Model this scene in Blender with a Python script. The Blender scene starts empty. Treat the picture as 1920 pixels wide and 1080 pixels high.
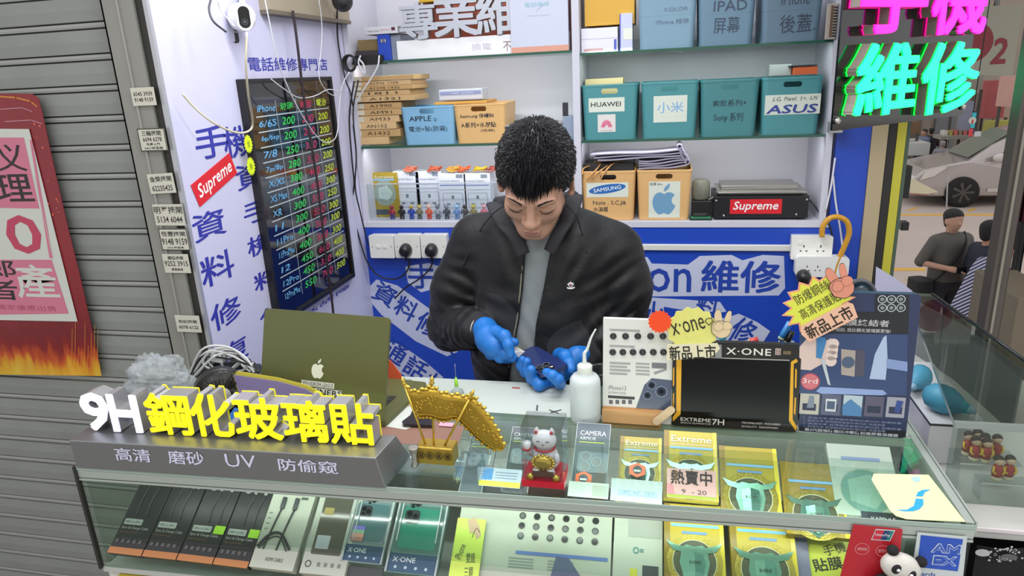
import bpy, bmesh, math, random
import numpy as np
from mathutils import Matrix, Vector, noise
try:
    import openvdb as vdb
except Exception:
    vdb = None
PI = math.pi
R = math.radians
random.seed(7)
scn = bpy.context.scene
COL = scn.collection

# ------------------------------------------------------------------ camera geometry (measured from the photograph)
FPX = 1298.0
H = 1.70
def _n(v):
    return Vector(v).normalized()
CX = _n((5860, -114, 1298)); CZ = _n((-205, 4208, 1298)); CZ = (CZ - CX * CX.dot(CZ)).normalized(); CY = CZ.cross(CX)
def ray(u, v):
    d = Vector((u - 960, 540 - v, -FPX)) / FPX
    return Vector((d.dot(CX), d.dot(CY), d.dot(CZ)))
CAM = Vector((0, 0, H))
def PY(u, v, y):
    r = ray(u, v); return CAM + r * (y / r.y)
def PX(u, v, x):
    r = ray(u, v); return CAM + r * (x / r.x)
def PZ(u, v, z):
    r = ray(u, v); return CAM + r * ((z - H) / r.z)

def proj(p):
    p = Vector(p) - CAM; c = CX * p.x + CY * p.y + CZ * p.z
    return (960 + FPX * c.x / -c.z, 540 - FPX * c.y / -c.z)
# ------------------------------------------------------------------ materials
def lin(c):
    c /= 255.0
    return c / 12.92 if c <= 0.04045 else ((c + 0.055) / 1.055) ** 2.4
def rgb(h):
    if isinstance(h, str):
        h = h.lstrip('#'); h = tuple(int(h[i:i + 2], 16) for i in (0, 2, 4))
    return (lin(h[0]), lin(h[1]), lin(h[2]), 1)
MATS = {}
def m(name, col='808080', rough=.5, metal=0., emit=0., var=0., vs=8., bump=0., bs=40., coat=0., spec=.5, sss=0., alpha=1., trans=0., bdist=.002, sheen=0.):
    if name in MATS: return MATS[name]
    a = bpy.data.materials.new(name); a.use_nodes = True
    nt = a.node_tree; b = nt.nodes['Principled BSDF']
    c = rgb(col)
    b.inputs['Base Color'].default_value = c
    b.inputs['Roughness'].default_value = rough
    b.inputs['Metallic'].default_value = metal
    b.inputs['Specular IOR Level'].default_value = spec
    if coat: b.inputs['Coat Weight'].default_value = coat; b.inputs['Coat Roughness'].default_value = .08
    if sheen: b.inputs['Sheen Weight'].default_value = sheen
    if sss:
        b.inputs['Subsurface Weight'].default_value = sss; b.inputs['Subsurface Radius'].default_value = (.012, .005, .003); b.inputs['Subsurface Scale'].default_value = .6
    if trans: b.inputs['Transmission Weight'].default_value = trans
    if alpha < 1: b.inputs['Alpha'].default_value = alpha
    if emit:
        b.inputs['Emission Color'].default_value = c; b.inputs['Emission Strength'].default_value = emit
    if var or bump:
        tc = nt.nodes.new('ShaderNodeTexCoord')
    if var:
        n = nt.nodes.new('ShaderNodeTexNoise'); n.inputs['Scale'].default_value = vs; n.inputs['Detail'].default_value = 5
        mx = nt.nodes.new('ShaderNodeMix'); mx.data_type = 'RGBA'
        mx.inputs[6].default_value = tuple(min(1, x * (1 - var)) for x in c[:3]) + (1,)
        mx.inputs[7].default_value = tuple(min(1, x * (1 + var)) for x in c[:3]) + (1,)
        nt.links.new(tc.outputs['Object'], n.inputs['Vector']); nt.links.new(n.outputs['Fac'], mx.inputs[0]); nt.links.new(mx.outputs[2], b.inputs['Base Color'])
    if bump:
        n2 = nt.nodes.new('ShaderNodeTexNoise'); n2.inputs['Scale'].default_value = bs; n2.inputs['Detail'].default_value = 4
        bp = nt.nodes.new('ShaderNodeBump'); bp.inputs['Strength'].default_value = bump; bp.inputs['Distance'].default_value = bdist
        nt.links.new(tc.outputs['Object'], n2.inputs['Vector']); nt.links.new(n2.outputs['Fac'], bp.inputs['Height']); nt.links.new(bp.outputs['Normal'], b.inputs['Normal'])
    MATS[name] = a
    return a
def glass(name, tint='F4FAF8', rough=.02, fac=.10, boost=1.):
    """thin pane: clear sheet with a Fresnel reflection"""
    if name in MATS: return MATS[name]
    a = bpy.data.materials.new(name); a.use_nodes = True
    nt = a.node_tree; nt.nodes.clear()
    o = nt.nodes.new('ShaderNodeOutputMaterial'); t = nt.nodes.new('ShaderNodeBsdfTransparent'); g = nt.nodes.new('ShaderNodeBsdfGlossy')
    t.inputs['Color'].default_value = rgb(tint); g.inputs['Roughness'].default_value = rough; g.inputs['Color'].default_value = (.95, .97, .96, 1)
    lw = nt.nodes.new('ShaderNodeFresnel'); ge_ = nt.nodes.new('ShaderNodeNewGeometry'); mr_ = nt.nodes.new('ShaderNodeMapRange'); mr_.inputs['To Min'].default_value = 1.3 + fac; mr_.inputs['To Max'].default_value = 1 / (1.3 + fac); nt.links.new(ge_.outputs['Backfacing'], mr_.inputs['Value']); nt.links.new(mr_.outputs[0], lw.inputs['IOR'])
    mu = nt.nodes.new('ShaderNodeMath'); mu.operation = 'MULTIPLY'; mu.inputs[1].default_value = boost
    x = nt.nodes.new('ShaderNodeMixShader')
    nt.links.new(lw.outputs[0], mu.inputs[0]); nt.links.new(mu.outputs[0], x.inputs[0]); nt.links.new(t.outputs[0], x.inputs[1]); nt.links.new(g.outputs[0], x.inputs[2]); nt.links.new(x.outputs[0], o.inputs[0])
    MATS[name] = a
    return a
def frost(name, col='E8EEF0', mixf=.5, rough=.35):
    """milky translucent plastic"""
    if name in MATS: return MATS[name]
    a = bpy.data.materials.new(name); a.use_nodes = True
    nt = a.node_tree; b = nt.nodes['Principled BSDF']; o = nt.nodes['Material Output']
    b.inputs['Base Color'].default_value = rgb(col); b.inputs['Roughness'].default_value = rough
    t = nt.nodes.new('ShaderNodeBsdfTransparent'); t.inputs['Color'].default_value = rgb(col)
    x = nt.nodes.new('ShaderNodeMixShader'); x.inputs[0].default_value = mixf
    nt.links.new(t.outputs[0], x.inputs[1]); nt.links.new(b.outputs[0], x.inputs[2]); nt.links.new(x.outputs[0], o.inputs[0])
    MATS[name] = a
    return a
def M(c, **k):   # colour shorthand for printed inks and plain plastics
    return m('ink_' + c + ''.join(f'{a}{b}' for a, b in k.items()), c, **{**dict(rough=.55), **k})

# ------------------------------------------------------------------ text outlines
_TC = {}
def text_geo(s, bold=0., ext=0., shear=0., space=1.):
    k = (s, bold, ext, shear, space)
    if k in _TC: return _TC[k]
    c = bpy.data.curves.new('t', 'FONT'); c.body = s; c.offset = bold; c.extrude = ext; c.shear = shear; c.resolution_u = 2; c.space_character = space; c.align_x = 'LEFT'
    o = bpy.data.objects.new('t', c); COL.objects.link(o)
    dg = bpy.context.evaluated_depsgraph_get(); me = bpy.data.meshes.new_from_object(o.evaluated_get(dg))
    vs = [tuple(v.co) for v in me.vertices]; fs = [tuple(p.vertices) for p in me.polygons]; nz = [p.normal.z for p in me.polygons]
    bpy.data.objects.remove(o); bpy.data.curves.remove(c); bpy.data.meshes.remove(me)
    if not vs: vs = [(0, 0, 0)]
    x0 = min(v[0] for v in vs); x1 = max(v[0] for v in vs); y0 = min(v[1] for v in vs); y1 = max(v[1] for v in vs)
    _TC[k] = (vs, fs, (x0, x1, y0, y1), nz)
    return _TC[k]

# ------------------------------------------------------------------ mesh builder
def frame(o, xd=(1, 0, 0), yd=(0, 0, 1)):
    x = Vector(xd).normalized(); y = Vector(yd); y = (y - x * x.dot(y)).normalized(); z = x.cross(y)
    return Matrix(((x.x, y.x, z.x, o[0]), (x.y, y.y, z.y, o[1]), (x.z, y.z, z.z, o[2]), (0, 0, 0, 1)))
class MB:
    def __init__(s, Mx=None):
        s.v = []; s.f = []; s.mi = []; s.sm = []; s.mats = []; s.M = Mx or Matrix.Identity(4)
    def at(s, Mx): s.M = Mx; return s
    def add(s, vs, fs, mat, smooth=False):
        if mat not in s.mats: s.mats.append(mat)
        i = s.mats.index(mat); b = len(s.v); Mx = s.M
        s.v += [tuple(Mx @ Vector(v)) for v in vs]
        s.f += [tuple(b + j for j in f) for f in fs]; s.mi += [i] * len(fs); s.sm += [smooth] * len(fs)
        return s
    def box(s, x0, x1, y0, y1, z0, z1, mat):
        vs = [(x, y, z) for z in (z0, z1) for y in (y0, y1) for x in (x0, x1)]
        return s.add(vs, [(0, 2, 3, 1), (4, 5, 7, 6), (0, 1, 5, 4), (2, 6, 7, 3), (0, 4, 6, 2), (1, 3, 7, 5)], mat)
    def prism(s, pts, z0, z1, mat, smooth=False, side=None, top=1.):
        n = len(pts); cx = sum(p[0] for p in pts) / n; cy = sum(p[1] for p in pts) / n
        vs = [(p[0], p[1], z0) for p in pts] + [(cx + (p[0] - cx) * top, cy + (p[1] - cy) * top, z1) for p in pts]
        s.add(vs, [tuple(range(n, 2 * n)), tuple(range(n - 1, -1, -1))], mat)
        return s.add(vs, [(i, (i + 1) % n, n + (i + 1) % n, n + i) for i in range(n)], side or mat, smooth)
    def poly(s, pts, z, mat):
        return s.add([(p[0], p[1], z) for p in pts], [tuple(range(len(pts)))], mat)
    def rect(s, x0, x1, y0, y1, z, mat):
        return s.poly([(x0, y0), (x1, y0), (x1, y1), (x0, y1)], z, mat)
    def rbox(s, x0, x1, y0, y1, z0, z1, r, mat, n=4, side=None):
        return s.prism(rr(x0, x1, y0, y1, r, n), z0, z1, mat, True, side)
    def rrect(s, x0, x1, y0, y1, z, r, mat, n=4):
        return s.poly(rr(x0, x1, y0, y1, r, n), z, mat)
    def disc(s, cx, cy, r, z, mat, n=24, r2=None):
        return s.poly([(cx + r * math.cos(2 * PI * i / n), cy + (r2 or r) * math.sin(2 * PI * i / n)) for i in range(n)], z, mat)
    def ring(s, cx, cy, r0, r1, z, mat, n=28):
        vs = [(cx + r * math.cos(2 * PI * i / n), cy + r * math.sin(2 * PI * i / n), z) for r in (r0, r1) for i in range(n)]
        return s.add(vs, [(i, n + i, n + (i + 1) % n, (i + 1) % n) for i in range(n)], mat)
    def text(s, t, x0, x1, y0, y1, z, mat, bold=0., shear=0., wob=0., ext=0., side=None, space=1., rot=0.):
        if bold > .014:
            q = bold * .62; dx = q * (x1 - x0) / max(1, len(t)) ; dy = q * (y1 - y0)
            for kk, (i, j) in enumerate(((-1, -1), (1, -.9), (-.9, 1), (.9, .9))): s.text(t, x0 + dx + i * dx, x1 - dx + i * dx, y0 + dy + j * dy, y1 - dy + j * dy, z + kk * .00007, mat, 0, shear, wob, ext, side, space, rot)
            return s
        vs, fs, (a, b, c, d), nz = text_geo(t, bold, 1. if ext else 0., shear, space)
        sx = (x1 - x0) / max(1e-6, b - a); sy = (y1 - y0) / max(1e-6, d - c)
        out = []; cx = (x0 + x1) / 2; cy = (y0 + y1) / 2; cr, sr = math.cos(rot), math.sin(rot)
        for p in vs:
            x = x0 + (p[0] - a) * sx; y = y0 + (p[1] - c) * sy
            if wob:
                x += wob * math.sin(p[1] * 5 + p[0] * 2.1 + len(t)); y += wob * math.sin(p[0] * 4.3 + p[1] * 3)
            if rot: x, y = cx + (x - cx) * cr - (y - cy) * sr, cy + (x - cx) * sr + (y - cy) * cr
            out.append((x, y, z + (p[2] * .5 + .5) * ext))
        if ext:
            s.add(out, [f for f, q in zip(fs, nz) if abs(q) > .5], mat)
            return s.add(out, [f for f, q in zip(fs, nz) if abs(q) <= .5], side or mat)
        return s.add(out, fs, mat)
    def tube(s, pts, r, mat, n=8, closed=False, caps=True, smooth=True):
        pts = [Vector(p) for p in pts]; N = len(pts)
        rs = r if isinstance(r, (list, tuple)) else [r] * N
        vs = []; up = None
        for i, p in enumerate(pts):
            if closed: t = pts[(i + 1) % N] - pts[i - 1]
            else: t = pts[min(i + 1, N - 1)] - pts[max(i - 1, 0)]
            t = t.normalized() if t.length > 1e-9 else Vector((0, 0, 1))
            if up is None:
                up = Vector((0, 0, 1)) if abs(t.z) < .9 else Vector((1, 0, 0))
            up = (up - t * up.dot(t)); up = up.normalized() if up.length > 1e-6 else t.orthogonal().normalized()
            w = t.cross(up)
            for k in range(n):
                a = 2 * PI * k / n; vs.append(tuple(p + (up * math.cos(a) + w * math.sin(a)) * rs[i]))
        fs = []
        for i in range(N if closed else N - 1):
            j = (i + 1) % N
            for k in range(n): fs.append((i * n + k, i * n + (k + 1) % n, j * n + (k + 1) % n, j * n + k))
        if caps and not closed:
            fs.append(tuple(range(n - 1, -1, -1))); fs.append(tuple((N - 1) * n + k for k in range(n)))
        return s.add(vs, fs, mat, smooth)
    def lathe(s, prof, mat, n=24, o=(0, 0, 0), sx=1., sy=1., smooth=True):
        vs = []
        for r, z in prof:
            for k in range(n):
                a = 2 * PI * k / n; vs.append((o[0] + r * sx * math.cos(a), o[1] + r * sy * math.sin(a), o[2] + z))
        fs = [(i * n + k, i * n + (k + 1) % n, (i + 1) * n + (k + 1) % n, (i + 1) * n + k) for i in range(len(prof) - 1) for k in range(n)]
        if prof[0][0] > 1e-5: fs.append(tuple(range(n - 1, -1, -1)))
        if prof[-1][0] > 1e-5: fs.append(tuple((len(prof) - 1) * n + k for k in range(n)))
        return s.add(vs, fs, mat, smooth)
    def ball(s, c, r, mat, n=12, sc=(1, 1, 1)):
        vs = [(c[0] + r * sc[0] * math.sin(PI * i / n) * math.cos(2 * PI * k / (2 * n)), c[1] + r * sc[1] * math.sin(PI * i / n) * math.sin(2 * PI * k / (2 * n)), c[2] + r * sc[2] * math.cos(PI * i / n)) for i in range(n + 1) for k in range(2 * n)]
        w = 2 * n
        return s.add(vs, [(i * w + k, (i + 1) * w + k, (i + 1) * w + (k + 1) % w, i * w + (k + 1) % w) for i in range(n) for k in range(w)], mat, True)
    # --- pixel-measured placement on the current frame's plane (z = 0 of the frame)
    def L(s, u, v, z=0.):
        Mi = s.M.inverted(); o = Mi @ CAM; d = Mi.to_3x3() @ ray(u, v); t = (z - o.z) / d.z
        return (o.x + d.x * t, o.y + d.y * t)
    def ptext(s, t, u0, v0, u1, v1, mat, z=.0006, corr=True, **k):
        """u0,v0 = left bottom, u1,v1 = right top, measured on the photo"""
        a = s.L(u0, v0); b = s.L(u1, v1)
        if corr:   # a baseline that drops to the right widens the measured bounding box
            p = proj(s.M @ Vector((a[0], a[1], 0))); q = proj(s.M @ Vector((b[0], a[1], 0))); sv = min(q[1] - p[1], (v0 - v1) * .3)
            if sv > 0: a = s.L(u0, v0 - sv); b = s.L(u1, v1 + sv)
        return s.text(t, a[0], b[0], a[1], b[1], z, mat, **k)
    def prect(s, u0, v0, u1, v1, mat, z=.0004, r=0):
        a = s.L(u0, v0); b = s.L(u1, v1)
        return s.rrect(a[0], b[0], a[1], b[1], z, r, mat) if r else s.rect(a[0], b[0], a[1], b[1], z, mat)
    def ppoly(s, pts, mat, z=.0004):
        return s.poly([s.L(*p) for p in pts], z, mat)
    def pline(s, pts, w, mat, z=.0006):
        q = [Vector((*s.L(*p), 0)) for p in pts]
        for a, b in zip(q, q[1:]):
            d = (b - a).normalized(); nn = Vector((-d.y, d.x, 0)) * w / 2; a2 = a - d * w * .3; b2 = b + d * w * .3
            s.poly([(a2 - nn)[:2], (b2 - nn)[:2], (b2 + nn)[:2], (a2 + nn)[:2]], z, mat)
        return s
    def build(s, name, parent=None, bev=0., origin=None, sub=0, seg=2):
        me = bpy.data.meshes.new(name)
        if parent is not None: o3 = parent['_o']; o3 = Vector(o3)
        elif origin is not None: o3 = Vector(origin)
        elif s.v:
            xs = [v[0] for v in s.v]; ys = [v[1] for v in s.v]; zs = [v[2] for v in s.v]
            o3 = Vector(((min(xs) + max(xs)) / 2, (min(ys) + max(ys)) / 2, min(zs)))
        else: o3 = Vector((0, 0, 0))
        me.from_pydata([(v[0] - o3.x, v[1] - o3.y, v[2] - o3.z) for v in s.v], [], s.f)
        for q in s.mats: me.materials.append(q)
        me.polygons.foreach_set('material_index', s.mi); me.polygons.foreach_set('use_smooth', s.sm)
        me.validate(); me.update()
        o = bpy.data.objects.new(name, me); COL.objects.link(o)
        o['_o'] = tuple(o3)
        if parent is None: o.location = o3
        else: o.parent = parent
        if bev:
            md = o.modifiers.new('b', 'BEVEL'); md.width = bev; md.segments = seg; md.limit_method = 'ANGLE'; md.angle_limit = R(40)
        if sub:
            md = o.modifiers.new('s', 'SUBSURF'); md.levels = sub; md.render_levels = sub
        return o
def rr(x0, x1, y0, y1, r, n=4):
    r = min(r, abs(x1 - x0) / 2 - 1e-5, abs(y1 - y0) / 2 - 1e-5); p = []
    for cx, cy, a0 in ((x1 - r, y1 - r, 0), (x0 + r, y1 - r, 90), (x0 + r, y0 + r, 180), (x1 - r, y0 + r, 270)):
        for i in range(n + 1):
            a = R(a0 + 90 * i / n); p.append((cx + r * math.cos(a), cy + r * math.sin(a)))
    return p
def tag(o, label=None, cat=None, group=None, kind=None):
    if label: o['label'] = label
    if cat: o['category'] = cat
    if group: o['group'] = group
    if kind: o['kind'] = kind
    return o
def thing(name, label, cat, loc=(0, 0, 0), group=None):
    o = bpy.data.objects.new(name, None); COL.objects.link(o); o.empty_display_size = .05
    o.location = loc; o['_o'] = tuple(loc)
    return tag(o, label, cat, group)
def struct(o, label=None): return tag(o, label, None, None, 'structure')
def spline(pts, n=8):
    """Catmull-Rom through the points"""
    P = [Vector(p) for p in pts]; P = [P[0] * 2 - P[1]] + P + [P[-1] * 2 - P[-2]]; out = []
    for i in range(1, len(P) - 2):
        a, b, c, d = P[i - 1], P[i], P[i + 1], P[i + 2]
        for k in range(n):
            t = k / n; out.append(.5 * ((2 * b) + (c - a) * t + (2 * a - 5 * b + 4 * c - d) * t * t + (3 * b - a - 3 * c + d) * t ** 3))
    out.append(P[-2]); return out
def burst(n, r0, r1, sx=1., sy=1., ph=0., jit=0.):
    rnd = random.Random(n); return [((r1 if i % 2 else r0) * (1 + jit * (rnd.random() - .5)) * sx * math.cos(PI * i / n + ph), (r1 if i % 2 else r0) * (1 + jit * (rnd.random() - .5)) * sy * math.sin(PI * i / n + ph)) for i in range(2 * n)]
def cyl_at(mb, c, r, h, mat, d=(0, -1, 0), n=16, r2=None):
    p = Vector(c); q = p + Vector(d).normalized() * h
    return mb.tube([p, q], [r, r2 if r2 is not None else r], mat, n)
# ================================================================== SETTING: shell of the stall
XL = -1.132; YB = 2.417; YF = 1.443
white = m('white_board', 'D9D9E6', .45); lav = m('lavender_panel', 'C9C8E2', .4); blue = m('blue_wall', '1F48B8', .38)
ink = m('blue_print', '3438A0', .5); steel = m('steel', 'A9ABAA', .35, .8); dark = m('dark_metal', '34332F', .5, .3)
black = m('black_plastic', '151517', .4); wplastic = m('white_plastic', 'E9E8E2', .35); rubber = m('rubber', '0E0E10', .6)

b = MB(); b.box(-6, .94, -7, 3.0, -.06, 0, m('floor_tile', '8A857C', .5, var=.12, vs=14)); struct(b.build('floor'))
b = MB(); b.box(XL - .03, XL, YF + .004, 3.0, 0, 2.5, lav)
F = frame((XL, 0, 0), (0, 1, 0), (0, 0, 1)); b.at(F)
b.ptext('電話維修專門店', 467, 134, 612, 110, ink, bold=.012, corr=False)
for t, u0, v0, u1, v1 in [('手', 371, 302, 421, 232), ('機', 424, 300, 468, 232), ('資', 366, 458, 417, 387), ('料', 382, 544, 433, 463), ('修', 400, 626, 447, 548), ('復', 416, 700, 460, 624), ('手', 460, 424, 506, 366), ('機', 467, 486, 512, 428), ('料', 479, 551, 524, 492), ('修', 490, 614, 535, 556), ('資', 446, 360, 490, 300)]:
    b.ptext(t, u0, v0, u1, v1, ink, bold=.018)
b.ptext('電話故障', 529, 626, 655, 531, ink, bold=.016)
b.ptext('j', 437, 82, 446, 55, M('202028'), bold=.01)
struct(b.build('wall_left'))
b = MB(); b.box(XL - .007, XL + .003, YF - .006, YF + .004, 0, 2.5, m('grey_trim', 'B9BAC0', .35, .5)); struct(b.build('trim_1'))
b = MB(); b.box(XL - .028, XL - .007, YF - .004, YF + .004, 0, 2.5, dark); struct(b.build('trim_2'))
# wall above / beside the stall front on the left is the neighbour's roller shutter
sh = m('shutter_grey', '8A8D89', .55, .15, var=.16, vs=6, bump=.3, bs=60)
shl = m('shutter_strip', '9A9C98', .5, .15, var=.1, vs=9)
shd = m('shutter_gap', '2A2A28', .7)
root = thing('roller_shutter', 'closed grey metal roller shutter of the neighbouring shop, left of the stall', 'roller shutter', (-1.8, 1.47, 0))
b = MB(); x0, x1 = -2.6, -1.243; YS = 1.462; z = 1.446 + .0695 * 11; prof = []
while z > 0:
    prof += [(YS, z - .0), (YS + .006, z - .0008), (YS + .006, z - .0030), (YS + .002, z - .004), (YS + .001, z - .0095), (YS + .002, z - .0145), (YS + .007, z - .0155), (YS + .007, z - .0180), (YS, z - .019), (YS - .0015, z - .045)]
    z -= .0695
vs = [(x, y, zz) for x in (x0, x1) for y, zz in prof]; n = len(prof); dk = [i % 10 in (1, 6) for i in range(n - 1)]; st = [i % 10 in (3, 4) for i in range(n - 1)]
q = lambda i: (i, i + 1, n + i + 1, n + i)
for mt, sel in ((shd, dk), (shl, st), (sh, [not (a or c) for a, c in zip(dk, st)])): b.add(vs, [q(i) for i in range(n - 1) if sel[i]], mt)
b.box(x0, x1, YS + .012, YS + .02, 0, 2.3, shd)
b.build('slats', root)
b = MB(); g = m('rail_grey', '8D8C86', .5, .2, var=.14, vs=7, bump=.2)
b.box(-1.243, XL - .028, YS - .03, YS - .018, 0, 2.5, g); b.box(-1.243, -1.239, YS - .03, YS + .02, 0, 2.5, g); b.box(-1.2, -1.196, YS - .034, YS - .03, 0, 2.5, m('rail_edge', 'A4A39C', .4, .3))
tag(b.build('guide_rail', root), 'grey metal guide rail with stuck notices'); root['_o'] = tuple(root['_o'])
YG = YS - .0355
FG = frame((0, YG, 0))
paper = m('old_paper', 'C9C6B8', .8, var=.08, vs=30)
def notice(c, w, h, lines, label, border=False, tilt=0):
    """c = centre pixel on the guide rail"""
    p = PY(c[0], c[1], YG); F = frame(p, (math.cos(tilt), 0, math.sin(tilt)), (-math.sin(tilt), 0, math.cos(tilt)))
    b = MB(F); b.box(-w / 2, w / 2, -h / 2, h / 2, 0, .0006, paper)
    k = M('26241F')
    if border:
        for a in ((-w / 2, w / 2, -h / 2, -h / 2 + .002), (-w / 2, w / 2, h / 2 - .002, h / 2), (-w / 2, -w / 2 + .002, -h / 2, h / 2), (w / 2 - .002, w / 2, -h / 2, h / 2)): b.rect(*a, .0009, k)
    for t, y, hh, ww in lines: b.text(t, -ww * w / 2, ww * w / 2, y - hh / 2, y + hh / 2, .001, k, bold=.01)
    tag(b.build('notice_sticker'), label, 'sticker', 'locksmith notices on the shutter rail')
notice((269, 181), .062, .04, [('6545 3939', .006, .009, .8), ('9148 9159', -.007, .009, .8)], 'topmost pale notice sticker on the shutter rail, reading 6545 3939 over 9148 9159')
notice((286, 262), .072, .052, [('三輪捲閘', .015, .012, .72), ('6694 6378', .001, .01, .7), ('免費上門', -.01, .006, .5), ('24小時服務', -.019, .006, .7)], 'bordered notice sticker on the rail with 6694 6378', True)
notice((303, 344), .07, .047, [('金榮捲閘', .011, .013, .85), ('62235425', -.011, .013, .8)], 'notice sticker on the rail with the number 62235425', False, .04)
notice((317, 403), .082, .052, [('明峯捲閘', .012, .018, .95), ('5134 6044', -.011, .015, .85)], 'notice sticker with bold characters above 5134 6044')
notice((327, 449), .078, .054, [('恆豐捲閘', .014, .012, .85), ('9148 9159', -.005, .016, .9), ('24小時服務', -.02, .005, .6)], 'framed notice sticker on the rail with large 9148 9159 across its middle', True)
notice((331, 494), .073, .048, [('廣隆捲閘', .014, .009, .6), ('9252 3915', 0, .013, .9), ('專業維修', -.015, .007, .45)], 'yellowed notice sticker on the rail with 9252 3915')
notice((353, 607), .07, .045, [('和記捲閘', .006, .009, .75), ('6078 6122', -.009, .009, .8)], 'lowest faded notice sticker on the shutter rail')
# red banner hanging on the shutter
YP = YS - .02
def banner_mat():
    a = bpy.data.materials.new('red_banner_print'); a.use_nodes = True; nt = a.node_tree; p = nt.nodes['Principled BSDF']; p.inputs['Roughness'].default_value = .32
    tc = nt.nodes.new('ShaderNodeTexCoord'); sp = nt.nodes.new('ShaderNodeSeparateXYZ'); mp = nt.nodes.new('ShaderNodeMapping'); mp.inputs['Scale'].default_value = (38, 1, 9)
    n = nt.nodes.new('ShaderNodeTexNoise'); n.inputs['Scale'].default_value = 1; n.inputs['Detail'].default_value = 6
    n2 = nt.nodes.new('ShaderNodeTexNoise'); n2.inputs['Scale'].default_value = 7; n2.inputs['Detail'].default_value = 3
    ad = nt.nodes.new('ShaderNodeMath'); ad.operation = 'MULTIPLY_ADD'; ad.inputs[1].default_value = .13; cr = nt.nodes.new('ShaderNodeValToRGB')
    nt.links.new(tc.outputs['Object'], sp.inputs[0]); nt.links.new(tc.outputs['Object'], mp.inputs[0]); nt.links.new(mp.outputs[0], n.inputs['Vector']); nt.links.new(tc.outputs['Object'], n2.inputs['Vector'])
    nt.links.new(n.outputs['Fac'], ad.inputs[0]); s2 = nt.nodes.new('ShaderNodeMath'); s2.operation = 'SUBTRACT'
    nt.links.new(sp.outputs[2], s2.inputs[0]); nt.links.new(ad.outputs[0], s2.inputs[1]); ad.inputs[2].default_value = 0
    mr = nt.nodes.new('ShaderNodeMapRange'); mr.inputs['From Min'].default_value = -.06; mr.inputs['From Max'].default_value = .14
    nt.links.new(s2.outputs[0], mr.inputs['Value']); nt.links.new(mr.outputs[0], cr.inputs[0])
    e = cr.color_ramp.elements; e[0].position = .0; e[0].color = rgb('E8C040'); e[1].position = 1; e[1].color = rgb('8E1F2B')
    for ps, c in ((.22, 'E0A020'), (.34, 'C8501C'), (.5, '8A1418'), (.7, '7A1722')):
        x = cr.color_ramp.elements.new(ps); x.color = rgb(c)
    mx = nt.nodes.new('ShaderNodeMix'); mx.data_type = 'RGBA'; mx.blend_type = 'MULTIPLY'; mx.inputs[0].default_value = .35
    nt.links.new(cr.outputs[0], mx.inputs[6]); nt.links.new(n2.outputs['Color'], mx.inputs[7]); nt.links.new(mx.outputs[2], p.inputs['Base Color'])
    return a
FB = frame((0, YP, 0)); b = MB(FB)
edge = [(-160, 172), (0, 175), (60, 176), (72, 184), (80, 215), (96, 290), (112, 360), (128, 430), (148, 510), (164, 580), (178, 640), (190, 705), (-160, 700)]
pts = [b.L(*p) for p in edge][::-1]
bm_ = banner_mat(); b.prism(pts, -.0012, 0, bm_)
for (u, v, w) in [(18, 205, 60), (30, 228, 70)]:
    b.pline([(u - 20, v), (u + w * .4, v - 3), (u + w * .7, v + 4)], .0015, M('C890A0', rough=.2))
rb = random.Random(3)
for k in range(26):
    u = 62 + rb.random() * 40; v = 230 + rb.random() * 200; u += (v - 230) * .18; q_ = b.L(u, v)
    if u < 82 + (v - 230) * .2 : b.disc(q_[0], q_[1], .0012 + rb.random() * .002, .0008, M('D86048'), 8)
for k in range(9):
    u = 135 + k * 6; top = 600 + rb.random() * 60; b.pline([(u, 690), (u + 1, top)], .0012, M('D89038'), .0008)
b.pline([(0, 181), (30, 183), (58, 190), (70, 200)], .004, M('C87A30'), .0008)
o = tag(b.build('festive_banner'), 'glossy red festive banner with golden flames hanging on the shutter', 'banner')
FN = frame((0, YP - .003, 0)); b = MB(FN)
W = M('C9CCC4', rough=.6); pk = M('C9748C', rough=.6); rd = M('B8405C'); k = M('2A2024')
pts = [b.L(*p) for p in [(-160, 240), (54, 242), (145, 603), (-160, 597)]][::-1]; b.prism(pts, -.001, 0, W)
b.ppoly([(-160, 387), (74, 391), (45, 258), (-160, 258)], pk); b.ppoly([(-160, 592), (129, 588), (97, 487), (-160, 487)], pk)
b.ppoly([(56, 262), (60, 262), (99, 484), (93, 484)], pk, .0006); b.pline([(100, 484), (64, 330)], .0012, W, .0008)
b.ptext('仪', -22, 322, 40, 268, k, bold=.0, wob=.001); b.ptext('理', 0, 378, 54, 326, k, bold=.01)
b.ptext('10', -24, 476, 68, 402, rd, bold=.03); b.ptext('产', 36, 560, 99, 494, W, bold=.012) if False else b.ptext('產', 36, 561, 99, 494, W, bold=.012)
b.ptext('郎', -20, 520, 24, 486, k, bold=.01); b.ptext('者', -24, 563, 28, 522, k, bold=.01)
b.ptext('為樓盤獨家優惠出售', -60, 582, 104, 570, M('A84860'))
tag(b.build('property_notice'), 'pink and white paper notice with large 10, hung over the red banner', 'notice')

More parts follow.
